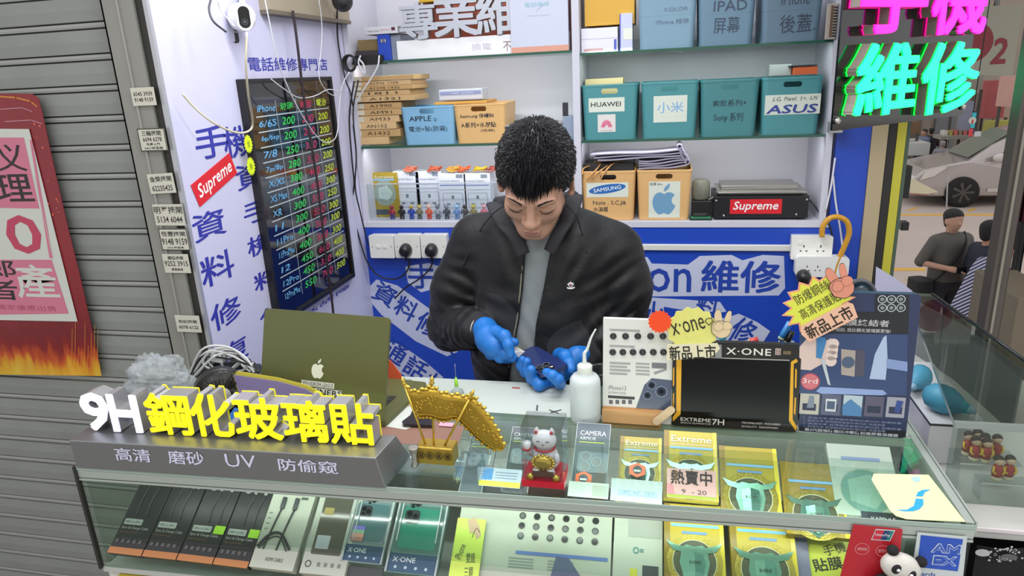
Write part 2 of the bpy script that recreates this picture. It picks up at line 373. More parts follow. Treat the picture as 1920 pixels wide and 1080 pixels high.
# back wall below the cabinet, blue film with white-edged lettering
b = MB(); b.box(XL, .625, YB, YB + .06, 0, 1.168, blue); b.box(.524, .625, YB, YB + .06, 1.168, 2.5, blue)
FW = frame((0, YB, 0)); b.at(FW); wh = m('white_film', 'C6CCE4', .45)
def halo(t, u0, v0, u1, v1, rot=0., z=.0006, g=.13, bold=.02):
    a = b.L(u0, v0); c = b.L(u1, v1)
    hx = (c[0] - a[0]) * .07 / max(1, len(t)); hy = (c[1] - a[1]) * .07
    b.text(t, a[0] + hx, c[0] - hx, a[1] + hy, c[1] - hy, z + .0008, m('blue_letter', '2444A8', .45), bold=bold, rot=rot)
def film(pts, z=.0004): b.ppoly(pts, wh, z)
film([(760, 500), (800, 492), (826, 500), (820, 540), (790, 548), (765, 530)][::-1]); halo('手', 764, 545, 818, 482, 0, .001, .05)
film([(1120, 482), (1214, 482), (1222, 494), (1290, 496), (1312, 480), (1372, 478), (1392, 488), (1430, 478), (1470, 480), (1472, 540), (1460, 554), (1190, 556), (1120, 560)][::-1])
halo('手', 1130, 552, 1185, 486, 0, .001, .02); halo('I', 1195, 548, 1214, 490, 0, .001, .05); halo('on', 1212, 550, 1300, 500, 0, .001, .02); halo('維修', 1308, 552, 1472, 484, 0, .001, .03, .03)
film([(690, 540), (706, 524), (745, 535), (800, 575), (850, 610), (858, 660), (838, 668), (780, 640), (715, 590), (694, 565)][::-1])
for t, u, v, w in [('資', 722, 551, 42), ('料', 762, 578, 42), ('修', 803, 608, 44), ('復', 845, 640, 44)]: halo(t, u - w / 2, v + w * .55, u + w / 2, v - w * .55, -.55, .001, .03)
film([(722, 640), (750, 645), (800, 680), (832, 708), (830, 730), (790, 730), (740, 690), (722, 668)][::-1])
for t, u, v, w in [('通', 742, 660, 42), ('話', 780, 690, 42), ('故', 818, 722, 42)]: halo(t, u - w / 2, v + w * .55, u + w / 2, v - w * .55, -.6, .001, .03)
film([(1196, 556), (1350, 566), (1362, 584), (1330, 590), (1245, 575), (1240, 610), (1196, 620)][::-1])
halo('水', 1198, 625, 1250, 560, -.1, .001, .05); halo('料', 1300, 600, 1352, 555, -.15, .001, .05)
film([(1362, 596), (1385, 588), (1420, 604), (1450, 625), (1490, 640), (1490, 660), (1330, 640), (1290, 600)][::-1])
for t, u, v, w in [('專', 1300, 622, 46), ('修', 1393, 622, 54), ('一', 1450, 640, 40)]: halo(t, u - w / 2, v + w * .55, u + w / 2, v - w * .55, -.45, .001, .05)
struct(b.build('wall_back'))
# ceiling and the beige pelmet at its left edge
b = MB(); b.box(-1.2, .95, .55, 3.0, 2.36, 2.42, m('ceiling_white', 'D8D8D8', .6)); struct(b.build('ceiling'))
b = MB(); c_ = m('pelmet_beige', 'A79C86', .55, .2, var=.05); b.box(XL, XL + .035, 1.9, YB, 1.905, 2.36, c_); b.box(XL, XL + .039, 1.9, YB, 1.895, 1.906, m('pelmet_lip', '6E6455', .5)); struct(b.build('trim_3'))
# right-hand opening posts
for i, (xa, xb, ya, yb, c) in enumerate([(.626, .672, YB - .005, YB + .06, 'B7A684'), (.674, .698, YB + .0, YB + .07, '2C2A26'), (.70, .726, YB + .0, YB + .08, 'C3BC3E'), (.727, .737, YB + .0, YB + .08, '4A5B4E')]):
    b = MB(); b.box(xa, xb, ya, yb, -1.64, 2.5, m(f'post_{c}', c, .5, .1, var=.06)); struct(b.build(f'trim_{4 + i}'))
# tall dark metal post at the street corner
a = PY(1881, 400, 1.95); b = MB(); pm = m('post_bronze', '57504A', .42, .45, var=.1, vs=12)
b.box(a.x, a.x + .035, 1.95, 2.0, -1.64, 2.5, pm); b.box(a.x + .012, a.x + .018, 1.944, 1.95, -1.64, 2.5, m('post_line', '8A8378', .4, .5)); b.box(a.x + .036, a.x + .05, 1.98, 2.02, -1.64, 2.5, m('post_dark', '3A2C2A', .5, .3)); struct(b.build('trim_8'))

# ================================================================== price board on the left wall
root = thing('price_board', 'black price board with fluorescent handwritten repair prices on the left wall', 'price board', (XL + .012, 1.99, 1.04))
yb0, yb1, zb0, zb1 = 1.742, 2.243, 1.035, 1.71
FBD = frame((XL + .014, yb0, zb0), (0, 1, 0)); Wd, Hd = yb1 - yb0, zb1 - zb0
b = MB(FBD); b.box(0, Wd, 0, Hd, -.013, 0, m('board_black', '121217', .06, coat=.8))
wl = M('B8C4C8', rough=.6); x0, x1, ytop, ybot = .042, Wd - .028, Hd - .048, .035
cols = [x0, x0 + .105, x0 + .222, x0 + .340, x1]; rows = 14; rh = (ytop - ybot) / rows
labels = ['iPhone', '6/6S', '6p/6sp', '7/8', '7p/8p', 'X/XS', 'XS Max', 'XR', '11', '11Pro', '11ProMax', '12', '12Pro', '12ProMax']
gr = ['玻璃', '200', '200', '250', '280', '380', '400', '300', '300', '400', '400', '450', '450', '550']
re = ['背面', '200', '200', '350', '330', '400', '450', '550', '550', '500', '500', '600', '350', '700']
ye = ['電池', '200', '200', '200', '200', '250', '300', '250', '300', '300', '300', '400', '400', '500']
inks = [m('chalk_blue', '6AAEDC', .6), m('chalk_green', '34C858', .6), m('chalk_red', 'C83C64', .6), m('chalk_yellow', 'C8DC3C', .6)]
rb = random.Random(5)
for i in range(rows):
    yt = ytop - i * rh; yb_ = yt - rh
    if i: b.poly([(x0 - .005, yt - .0016), (x1 + .004, yt - .0016 + .002), (x1 + .004, yt + .0036), (x0 - .005, yt + .0016)], .0005, wl)
    for j, lst in enumerate((labels, gr, re, ye)):
        t = lst[i]; a = cols[j] + (.004 if j == 0 else .022 if j < 3 else .012); c = cols[j + 1] - (.006 if j == 0 else .020 if j < 3 else .012)
        if j == 0: c = a + min(c - a, .02 * len(t) + .012)
        h = rh * (.54 if j else .46); y = yb_ + (rh - h) / 2 + (rb.random() - .5) * .003
        b.text(t, a, c, y, y + h, .0006, inks[j], bold=.012, wob=.0012, shear=.12)
for cx in cols[1:4]: b.poly([(cx - .001, ybot), (cx + .001, ybot), (cx + .001, ytop), (cx - .001, ytop)], .0005, wl)
b.build('panel', root)
b = MB(FBD); fm = m('board_frame', '1B1A1C', .35)
for a in ((-.012, 0, -.016, Hd + .012), (Wd, Wd + .012, -.016, Hd + .012), (0, Wd, Hd, Hd + .012), (0, Wd, -.016, 0)): b.box(*a, -.014, .008, fm)
b.build('frame', root, bev=.002)
for (u, v, lab) in [(465, 270, 'upper of two yellow starburst tags on the left edge of the price board'), (470, 312, 'lower of two yellow starburst tags on the left edge of the price board')]:
    p = PX(u, v, XL + .024); b = MB(frame(p, (0, 1, 0))); b.prism(burst(16, .019, .025, .8, 1), 0, .0015, m('neon_yellow_card', 'DDF11E', .5)); b.text('拆' if v > 300 else '含', -.007, .007, -.009, .009, .002, M('5A7A20'))
    tag(b.build('starburst_tag'), lab, 'price tag', 'starburst tags on the price board')
# red slanted box-logo sticker
p0 = PX(366, 368, XL + .001); p1 = PX(437, 306, XL + .001); F = frame(p0, p1 - p0, (0, 0, 1)); b = MB(F); L_ = (p1 - p0).length
b.box(0, L_, -.03, .03, 0, .001, m('red_sticker', 'D8202C', .4)); b.text('Supreme', L_ * .07, L_ * .93, -.024, .02, .0014, M('F4F0F0'), bold=.03, shear=.25)
tag(b.build('logo_sticker'), 'slanted red box sticker with white italic lettering on the left wall panel', 'sticker')
# ------------------------------------------------------------------ security cameras
c = PY(458, 32, 1.75); root = thing('security_camera', 'round white security camera with black oval face at top left', 'security camera', tuple(c))
b = MB(); b.ball(c + Vector((-.008, 0, .0)), .036, m('cam_white', 'F2F2F2', .25), 14); b.tube([c, c + Vector((-.03, .05, .06)), c + Vector((-.06, .08, .2))], .008, wplastic); b.build('housing', root)
d = (CAM - c).normalized(); F = frame(c + d * .034, Vector((0, 0, 1)).cross(d), (0, 0, 1))
b = MB(F); b.rbox(-.020, .020, -.033, .030, -.014, .0035, .02, m('cam_white', 'F2F2F2', .25), 6); b.build('face_shell', root, bev=.003)
b = MB(F); b.rbox(-.014, .014, -.027, .026, .002, .0045, .0135, m('cam_black', '101012', .12), 6); b.ring(0, -.012, .005, .0085, .005, M('303236', rough=.2)); b.disc(0, -.012, .003, .0052, M('505860', rough=.1)); b.build('lens_window', root)
c = PY(642, 2, 2.25); b = MB(); b.ball(c, .034, m('dome_dark', '2A2A2E', .25), 12); b.tube([c, c + Vector((0, 0, .2))], .02, black); b.tube([c + Vector((0, -.028, .02)), c + Vector((0, -.038, .012))], [.014, .012], rubber)
tag(b.build('dome_camera'), 'small dark grey dome camera at the top edge near the corner', 'security camera')
# ------------------------------------------------------------------ loose wires
def wire(pts, r, mt, name, label, cat='cable', y=None, group=None, n=6):
    q = spline([PX(u, v, XL + d) if y is None else PY(u, v, d) for u, v, d in pts], 6); b = MB(); b.tube(q, r, mt, n)
    return tag(b.build(name), label, cat, group)
cream = m('cream_cable', 'C8C0A8', .5); wc = m('white_cable', 'D6D6DC', .45)
wire([(463, 60, .2), (461, 120, .19), (466, 180, .16), (474, 228, .1), (466, 246, .09), (440, 248, .08), (400, 230, .07), (365, 202, .05), (342, 176, .04)], .0028, cream, 'camera_cable', 'cream cable hanging in a loop from the security camera over the panel')
wire([(496, -5, .1), (505, 40, .1), (520, 110, .09), (545, 175, .08), (572, 225, .07), (600, 262, .06), (620, 266, .06), (632, 250, .05), (636, 200, .05), (642, 160, .06), (655, 135, .08)], .0018, wc, 'white_wire', 'thin white wire falling diagonally across the price board and curling up at its end')
wire([(598, 0, .06), (603, 40, .05), (603, 80, .05), (598, 140, .05), (608, 165, .05), (622, 178, .05), (636, 178, .05)], .0016, wc, 'white_wire', 'thin white wire dropping beside the dark strap to the corner cable tie')
wire([(508, 148, .03), (530, 165, .04), (560, 183, .04), (590, 180, .05), (615, 168, .05), (640, 172, .06)], .0016, wc, 'white_wire', 'thin white wire sagging across the header row of the price board')
wire([(395, 0, .1), (392, 18, .1), (400, 40, .11), (424, 60, .12)], .0025, m('grey_cable', '4A4A50', .5), 'grey_wire', 'short dark wire at the top beside the security camera')
wire([(408, 0, .1), (415, 20, .1), (440, 50, .13)], .002, wc, 'white_wire', 'short white wire at the top beside the security camera')
b = MB(); q = spline([PX(u, v, XL + d) for u, v, d in [(549, 20, .05), (556, 70, .05), (568, 170, .045), (582, 260, .045), (596, 350, .045), (610, 470, .045), (622, 560, .045), (627, 612, .045)]], 5)
b.tube(q, .0045, m('strap_dark', '2A1E26', .6), 6); tag(b.build('hanging_strap'), 'long thin dark cord hanging straight down in front of the price board', 'cord')
blk = m('cable_black', '17171A', .5)
wire([(664, 152, 2.36), (655, 220, 2.36), (660, 300, 2.36), (664, 345, 2.36), (660, 390, 2.36), (672, 440, 2.36), (688, 490, 2.36), (712, 518, 2.37), (745, 522, 2.38), (765, 505, 2.385), (768, 480, 2.385)], .0032, blk, 'power_cable', 'black cable running down the corner and looping under the sockets to the middle plug', y=1)
wire([(672, 150, 2.37), (662, 210, 2.35), (668, 290, 2.35), (666, 350, 2.35), (676, 400, 2.36), (688, 450, 2.37), (694, 462, 2.39)], .003, blk, 'power_cable', 'black cable in the corner that ends behind the leftmost socket', y=1)
wire([(632, 20, 2.3), (634, 80, 2.36), (648, 150, 2.36), (656, 170, 2.36), (662, 200, 2.36)], .003, blk, 'power_cable', 'black cable coming down the corner from the dome camera', y=1)
wire([(812, 478, 2.385), (808, 500, 2.385), (790, 520, 2.39), (760, 540, 2.39), (740, 560, 2.39)], .003, blk, 'power_cable', 'black cable trailing from the right plug towards the counter', y=1)
# ================================================================== cabinet on the back wall
YC = YB - .004; YK = 2.70; cw = m('cabinet_white', 'CBCBD6', .4)
root = thing('wall_cabinet', 'white open wall cabinet with green-edged glass shelves, full of stock', 'cabinet', (-.3, 2.55, 1.168))
def part(name, fn, lab=None, bev=0.):
    b = MB(); fn(b); o = b.build(name, root, bev); 
    if lab: o['label'] = lab
    return o
XR = .512
part('base_board', lambda b: b.box(XL + .002, XR + .012, YC, YK, 1.168, 1.190, cw), None, .001)
part('back_panel', lambda b: b.box(XL + .002, XR, YK, YK + .012, 1.168, 2.3, m('cab_back', 'D2D1D8', .5)))
part('side_panel', lambda b: b.box(XL + .002, XL + .022, YC + .004, YK, 1.19, 2.3, cw))
part('side_panel', lambda b: b.box(XR - .02, XR, YC, YK, 1.19, 2.3, cw))
part('divider', lambda b: b.box(-.317, -.293, YC, YK, 1.19, 2.3, cw))
part('top_board', lambda b: b.box(XL + .002, XR, YC, YK, 2.3, 2.32, cw))
gl = glass('shelf_glass', 'DDEEE6', .02, .15); ge = m('glass_edge_green', '2E5A48', .2)
for xa, xb, z in ((XL + .024, -.319, 1.768), (XL + .024, -.319, 1.471), (-.291, XR - .022, 1.757), (-.291, XR - .022, 1.471)):
    def f(b):
        b.rect
        b.box(xa, xb, YC + .008, YK - .002, z - .008, z, gl); b.box(xa, xb, YC + .006, YC + .008, z - .008, z, ge)
    part('glass_shelf', f, 'clear glass shelf with dark green edge')
for x, y in ((-.35, .0), (.35, .0)):
    pass
def fr_front(X0, X1, z0, z1, y, lean=0.):
    return frame((X0, y, z0), (1, 0, 0), (0, lean, 1))
# ------------------------------------------------------------------ storage baskets
def basket_mesh(w, h, d, mat, tp=.08, handle=True):
    """open tapered tub with rolled rim, moulded groove and a slot handle cut through the front"""
    def ring(s, z, ins=0): return [(x, y, z) for x, y in rr(-w / 2 * s + ins, w / 2 * s - ins, -d / 2 * s + ins, d / 2 * s - ins, .016, 4)]
    t = .0022; L_ = [ring(1 - tp, 0), ring(1 - tp * .45, h * .55), ring(1 - tp * .47, h * .552), ring(1 - tp * .47, h * .56), ring(1 - tp * .42, h * .562), ring(1 - tp * .08, h * .95), ring(1.0, h * .951), ring(1.005, h * .975), ring(1.0, h), ring(1, h, t * 1.6), ring(1 - tp * .08, h * .95, t), ring(1 - tp, t, t)]
    bm = bmesh.new(); V = [[bm.verts.new(p) for p in r_] for r_ in L_]; n = len(V[0])
    for a, c in zip(V, V[1:]):
        for i in range(n): bm.faces.new((a[i], a[(i + 1) % n], c[(i + 1) % n], c[i]))
    bm.faces.new(V[0][::-1]); bm.faces.new(V[-1])
    bmesh.ops.recalc_face_normals(bm, faces=bm.faces)
    me = bpy.data.meshes.new('basket'); bm.to_mesh(me); bm.free()
    if handle:
        c = MB(); F = frame((0, -d / 2 - .02, h * .875), (1, 0, 0), (0, 0, 1)); c.at(F); c.rbox(-.028, .028, -.0085, .0085, -.045, .01, .008, mat, 4)
        cut = c.build('cut', origin=(0, 0, 0)); bo = bpy.data.objects.new('x', me); COL.objects.link(bo)
        md = bo.modifiers.new('m', 'BOOLEAN'); md.object = cut; md.solver = 'EXACT'; md.operation = 'DIFFERENCE'
        # the cutter spans only the front wall
        dg = bpy.context.evaluated_depsgraph_get(); dg.update(); me2 = bpy.data.meshes.new_from_object(bo.evaluated_get(dg))
        bpy.data.objects.remove(bo); bpy.data.objects.remove(cut); me = me2
    me.materials.clear(); me.materials.append(mat)
    for p in me.polygons: p.use_smooth = False
    return me
def basket(u0, u1, vt, zb, color, label, group, printer=None, h=None, y=2.425, d=.2):
    a = PY(u0, vt, y); c = PY(u1, vt, y); w = c.x - a.x; cx = (a.x + c.x) / 2; hh = h or ((a.z + c.z) / 2 - zb)
    root = thing('storage_basket', label, 'basket', (cx, y + d / 2, zb + .0005), group)
    mt = m('tub_' + color, color, .42, var=.04, vs=5)
    o = bpy.data.objects.new('tub', basket_mesh(w, hh, d, mt)); COL.objects.link(o); o.parent = root
    if printer:
        tp = .08 * .5 * d
        F = frame((cx - w / 2, y + tp * 1.12 - .0006, zb), (1, 0, 0), (0, -tp * .93 / (hh * .95), 1)); printer(F, root)
    return root
pp = M('D6DDD0', rough=.6); bi = M('1E2A3C')
def lab_card(F, root, r, fn, name='paper_label', bg=None):
    b = MB(F)
    if r: x0, y0 = b.L(r[0], r[3], .0008); x1, y1 = b.L(r[2], r[1], .0008); b.box(x0, x1, y0, y1, .0003, .0010, bg or pp)
    fn(b); return b.build(name, root)
def hw(b, t, u0, v0, u1, v1, c='1E2A3C', z=.0014, bold=.0, wob=.0008, **k): b.ptext(t, u0, v0, u1, v1, M(c), z=z, bold=bold, wob=wob, **k)
def p_hua(F, r):
    lab_card(F, r, (1104, 182, 1171, 211), lambda b: hw(b, 'HUAWEI', 1108, 201, 1164, 190, '20262A', wob=0, bold=.01))
    def fl(b):
        cx, cy = b.L(1137.5, 239)
        for k in range(8):
            a = R(18 + k * 20.6); L_ = .026 if k in (3, 4) else .024 if k in (2, 5) else .02
            c, s_ = math.cos(a), math.sin(a); P = []
            for t_, w_ in ((.25, 0), (.5, .0028), (.8, .0042), (1, .0015), (1, -.0015), (.8, -.0042), (.5, -.0028)): P.append((cx + c * L_ * t_ - s_ * w_, cy + s_ * L_ * t_ + c * w_))
            b.poly(P[::-1], .0014, M('E07C98'))
        hw(b, 'HUAWEI', 1127, 246, 1148, 243, 'C08898', wob=0)
    lab_card(F, r, (1121, 214, 1154, 248), fl, bg=M('DDD8D4'))
def p_mi(F, r):
    def f(b): hw(b, '小米', 1232, 212, 1282, 190, '82AEDA', wob=0, bold=.005); hw(b, '------ -----', 1232, 220, 1284, 218, 'A8B4B4', wob=0)
    lab_card(F, r, (1225, 178, 1289, 230), f)
def hand(F, r, *L):
    for a in L: lab_card(F, r, None, (lambda a: lambda b: hw(b, *a[:6] if len(a) > 5 else a))(a), 'handwriting')
def p_sony(F, r): hand(F, r, ('索尼系列+', 1336, 200, 1400, 186), ('Sony 系列', 1338, 230, 1393, 211))
def p_asus(F, r): lab_card(F, r, (1433, 175, 1540, 216), lambda b: (hw(b, 'LG. Pixel. 1+. UV', 1449, 190, 1536, 179, '30343C', shear=.2), hw(b, 'ASUS', 1436, 214, 1534, 194, '3A4A94', wob=0, bold=.05, shear=.15)))
gT = 'teal baskets on the middle glass shelf'; gG = 'grey-blue baskets on the top glass shelf'
basket(1090, 1196, 158, 1.471, '4C8F94', 'teal basket with a wide white word label over a small pink flower label', gT, p_hua)
basket(1202, 1311, 153, 1.471, '4C8F94', 'teal basket with a square white label bearing two pale blue characters', gT, p_mi)
basket(1314, 1426, 149, 1.471, '468488', 'teal basket with only two lines of handwriting and no label', gT, p_sony)
basket(1430, 1546, 144, 1.471, '4C8F94', 'teal basket with wide label in bold blue slanted capitals, rightmost of its shelf', gT, p_asus)
def p_g1(F, r): hand(F, r, ('COLOR', 1245, 22, 1290, 12, '5C708C'), ('iPhone 維修', 1230, 47, 1292, 33, '5C708C'))
def p_g2(F, r): hand(F, r, ('IPAD', 1338, 22, 1402, -2, '3E4C60'), ('屏幕', 1337, 64, 1388, 30, '3E4C60'))
def p_g3(F, r): hand(F, r, ('後蓋.', 1461, 63, 1530, 24, '3E4658'), ('iPhone', 1464, 10, 1520, -14, '3E4658'))
basket(1196, 1308, -20, 1.757, '7FA0B4', 'pale grey-blue basket with faint writing, leftmost on the top shelf', gG, p_g1)
basket(1310, 1420, -22, 1.757, '6C8BA0', 'grey-blue basket with handwritten 屏幕, middle of the top shelf', gG, p_g2)
basket(1430, 1548, -28, 1.757, '667F92', 'grey-blue basket with handwritten 後蓋, rightmost on the top shelf', gG, p_g3)
def p_ap(F, r): lab_card(F, r, None, lambda b: (hw(b, 'APPLE', 768, 228, 808, 217, bold=.02), hw(b, '電池+貼(防窺)', 768, 249, 838, 235), b.disc(*b.L(816, 224), .006, .0014, M('1E2A3C'), 14), b.disc(*b.L(816, 224), .0042, .0017, M('7FB0D0'), 14)), 'handwriting')
def p_sa(F, r): lab_card(F, r, None, lambda b: (hw(b, 'Samsung 保護貼', 863, 223, 926, 212, bold=.01), hw(b, 'A系列+水凝貼', 865, 240, 930, 228, bold=.01), hw(b, '(防窺)', 902, 248, 928, 241)), 'handwriting')
basket(749, 850, 200, 1.471, '86B8DA', 'light blue low basket with two handwritten lines beside the cartons', 'low baskets on the left middle shelf', p_ap)
basket(848, 946, 195, 1.471, 'E4B87A', 'light orange low basket with three handwritten lines, beside the blue one', 'low baskets on the left middle shelf', p_sa)
def p_s1(F, r):
    def f(b):
        c = b.L(1138.5, 354); b.at(F @ Matrix.Translation((c[0], c[1], 0)) @ Matrix.Rotation(R(8), 4, 'Z')); b.disc(0, 0, .066 * .98, .0014, M('2A68B0'), 32, .0155); b.text('SAMSUNG', -.048, .048, -.0065, .0065, .0018, M('E4ECF4'), bold=.03); b.at(F)
    lab_card(F, r, (1100, 342, 1178, 370), f)
    lab_card(F, r, None, lambda b: (hw(b, 'Note . S.C.J&', 1112, 386, 1174, 376), hw(b, '水凝膜', 1113, 397, 1140, 388)), 'handwriting')
def apple(b, cx, cy, s, z, mt, hole=None):
    P = [(0, .30), (.13, .37), (.27, .36), (.40, .27), (.33, .18), (.29, .05), (.33, -.08), (.43, -.17), (.34, -.36), (.21, -.5), (.10, -.5), (0, -.46), (-.10, -.5), (-.22, -.5), (-.36, -.34), (-.44, -.1), (-.42, .15), (-.30, .33), (-.14, .37)]
    q = [Vector((x, y, 0)) for x, y in P]; q = spline(q + [q[0]], 4)[:-1]
    b.poly([(cx + p.x * s, cy + p.y * s) for p in q][::-1], z, mt)
    lf = spline([Vector((-.02, .40, 0)), Vector((.02, .56, 0)), Vector((.2, .72, 0)), Vector((.18, .55, 0)), Vector((.08, .44, 0)), Vector((-.02, .40, 0))], 4)[:-1]
    b.poly([(cx + p.x * s, cy + p.y * s) for p in lf], z, mt)
def p_s2(F, r):
    def f(b): c = b.L(1245, 378); apple(b, c[0], c[1], .088, .0014, M('6E9CBE')); hw(b, '玻璃 Key', 1218, 349, 1243, 342)
    lab_card(F, r, (1216, 340, 1276, 408), f)
basket(1089, 1192, 321, 1.1905, 'DAAE74', 'orange basket with blue oval label and orange string over its rim', 'orange baskets on the cabinet base', p_s1)
basket(1194, 1298, 319, 1.1905, 'DAAE74', 'orange basket with a large blue fruit-shaped emblem, piled with folded foam', 'orange baskets on the cabinet base', p_s2)
# ------------------------------------------------------------------ generic little boxes
def ebox(name, label, cat, u0, v0, u1, v1, y, d, col, group=None, fn=None, z0=None, rough=.5, bev=.001, top=None, h=None, rotz=0.):
    """box whose front face is measured u0,v0 (left bottom) .. u1,v1 (right top) at depth y"""
    a = PY(u0, v0, y); c = PY(u1, v1, y)
    zb = z0 if z0 is not None else a.z; w = c.x - a.x; hh = h or c.z - zb
    F = frame((a.x, y, zb), (math.cos(rotz), math.sin(rotz), 0), (0, 0, 1))
    root = thing(name, label, cat, (a.x + w / 2, y + d / 2, zb), group)
    b = MB(F); mt = m('carton_' + col, col, rough); b.box(0, w, 0, hh, -d, 0, mt); b.build('body', root, bev)
    if fn: b = MB(F); fn(b, w, hh); b.build('print', root)
    return root
# top-left shelf
ZA = 1.7685; ZM = 1.4715; ZL = 1.1905
ebox('packet', 'yellow-brown packet under the white box at the left end of the top shelf', 'packet', 672, 92, 712, 73, 2.46, .12, '8A7448', z0=ZA + .0)
ebox('flat_box', 'dark flat box lying lowest at the left end of the top shelf', 'box', 668, 110, 712, 93, 2.44, .0195, '3C3638', z0=ZA)
ebox('small_box', 'blue and grey upright box at the left end of the top shelf', 'box', 711, 113, 729, 64, 2.435, .15, '2348B8', z0=ZA, fn=lambda b, w, h: (b.rect(w * .25, w * .75, h * .68, h * .84, .0006, M('1A2236')), b.text('日', w * .3, w * .7, h * .7, h * .82, .001, M('D8E0F0'))))
ebox('small_box', 'plain grey box right of the blue box on the top shelf', 'box', 730, 112, 749, 64, 2.45, .15, '8E95A4', z0=ZA)
ebox('long_box', 'slim white box with red mark lying slanted across the boxes', 'box', 684, 67, 744, 43, 2.43, .16, 'D2D2D8', fn=lambda b, w, h: (b.text('smart box', .012, w * .45, h * .35, h * .6, .0006, M('50505C')), b.text('battery', w * .5, w * .78, h * .4, h * .65, .0006, M('D04858')), b.rect(w * .82, w * .93, h * .4, h * .85, .0006, M('5A2030'))), z0=PY(711, 64, 2.43).z, h=.024)
# power brick with its cord in the corner
c = PY(683, 106, 2.40); root = thing('power_adapter', 'black power adapter with tied cord lying on the top shelf corner', 'adapter', tuple(c))
b = MB(frame(c + Vector((0, .03, -.012)), (1, .1, 0), (0, 0, 1))); b.rbox(-.05, .06, -.016, .016, -.045, .02, .008, black); b.build('brick', root, .003)
b = MB(); rb = random.Random(4)
for k in range(3): b.tube([c + Vector((-.045 + .018 * math.cos(a) * (1 + .2 * k), -.02 - k * .006, -.02 + .026 * math.sin(a))) for a in [2 * PI * i / 16 for i in range(16)]], .004, blk, 6, True)
b.build('cord', root)
wire([(711, 104, 2.4), (708, 125, 2.39), (694, 150, 2.385), (676, 178, 2.385), (660, 215, 2.385), (661, 235, 2.385)], .003, wc, 'white_cable', 'white cable hanging from the adapter down over the flat cartons', y=1)
wire([(676, 104, 2.375), (672, 118, 2.372), (680, 135, 2.372), (684, 136, 2.372), (681, 120, 2.372), (672, 110, 2.375)], .003, wc, 'white_cable', 'small white plug loop dangling from the adapter', y=1)
# 3D letters and the white light strip base
zS = PY(750, 108, 2.43).z; root = thing('letter_sign', 'disused light-box sign: silver 3D letters 專業維 on a long white strip', 'sign', (-.7, 2.45, ZA))
FS = frame((0, 2.44, 0)); b = MB(FS); x0 = b.L(746, 110)[0]; x1 = -.33; b.box(x0, x1, ZA, ZA + .062, -.07, 0, m('strip_white', 'F4F4F6', .4)); b.ptext('換電', 885, 95, 921, 80, M('D0C8D8')); b.ptext('不', 944, 96, 958, 77, M('8A6A6E')); b.build('strip_base', root, .002)
lt = m('letter_white', 'C2C6D0', .3, .2); ls = m('letter_side', '8C8A80', .4, .5)
for t, u0, u1, v0, v1 in (('專', 752, 818, 78, 2), ('業', 817, 895, 76, -22), ('維', 896, 975, 80, -24)):
    b = MB(FS); a = b.L(u0, v0); c = b.L(u1, v1); b.text(t, a[0], c[0], max(a[1], ZA + .063), c[1], -.02, lt, bold=.03, ext=.028, side=ls); b.build('letter', root)
ebox('poster_roll', 'pale blue-white printed card with an orange lower edge, right end of the top left shelf', 'card', 959, 95, 1064, -30, 2.425, .012, 'C8CEE0', z0=ZA, fn=lambda b, w, h: (b.rect(0, w, 0, .018, .0006, M('D89C88')), b.ptext('電話維修', 984, 14, 1030, 2, M('94C4D0')), b.ptext('iPhone repair', 988, 32, 1032, 26, M('9CB8CC')), b.pline([(1005, 20), (1020, 8)], .0015, M('9CB0CC'))))
ebox('file_folder', 'orange folder standing behind the silver letters', 'folder', 800, 100, 960, -40, 2.56, .02, '9A4C38', z0=ZA)
ebox('file_folder', 'dark red-brown folder edge beside the divider on the top shelf', 'folder', 1062, 95, 1075, -40, 2.47, .04, '5C3430', z0=ZA)
ebox('yellow_box', 'yellow box peeking above the letters at the top edge', 'box', 786, 5, 826, -25, 2.53, .02, 'C8A028', z0=PY(786, 5, 2.53).z)
# cartons, two ragged stacks on the left of the middle shelf
rb = random.Random(11); ct = 'CBA776'
def carton(u0, u1, v0, v1, y, d, txt, i, lab, w2=None):
    a = PY(u0, v0, y); c = PY(u1, v1, y); c.z = PY(u0, v1, y).z; col = rb.choice(['C8A676', 'D2B080', 'BE9A68'])
    root = thing('flat_carton', lab, 'carton', ((a.x + c.x) / 2, y + d / 2, a.z), 'flat battery cartons stacked on the left middle shelf')
    F = frame((a.x, y, a.z)); b = MB(F); w = c.x - a.x; h = c.z - a.z - .0008
    b.box(0, w, 0, h, -d, 0, m('kraft_' + col, col, .7, var=.06, vs=12)); b.rect(.004, w * .2, h * .12, h * .9, .0005, M('D2CCB8')); b.build('body', root, .0012)
    if txt: b = MB(F); b.text(txt, w * .32, w * .8, h * .25, h * .72, .0008, M('3C3428'), wob=.0005); b.build('handwriting', root)
    return root
ys = [(258, 272, 664, 728, ''), (244, 258, 661, 750, 'A1432'), (231, 244, 662, 742, 'AN152'), (218, 231, 667, 748, 'AM33'), (206, 218, 667, 752, 'AM91'), (194, 206, 666, 752, 'A1990')]
names = ['lowest', 'second from below', 'third from below', 'fourth from below', 'fifth from below', 'sixth from below']
for i, (t, bt, u0, u1, tx) in enumerate(ys): carton(u0, u1, bt, t, 2.43 + .003 * (i % 2), .15, tx, i, f'kraft carton {names[i]} of the stack on the left middle shelf')
ys = [(182, 193, 652, 775, 'A1321'), (172, 182, 655, 768, '1811'), (163, 172, 653, 774, 'A1278 1932'), (154, 163, 656, 770, 'A1706 1708'), (145, 154, 650, 776, '')]
names = ['fifth from the top', 'fourth from the top', 'third from the top', 'second from the top', 'topmost']
for i, (t, bt, u0, u1, tx) in enumerate(ys): carton(max(u0, 654), u1, bt, t, 2.425 + .004 * (i % 2), .17, tx, i, f'kraft carton {names[i]} of the stack on the left middle shelf')
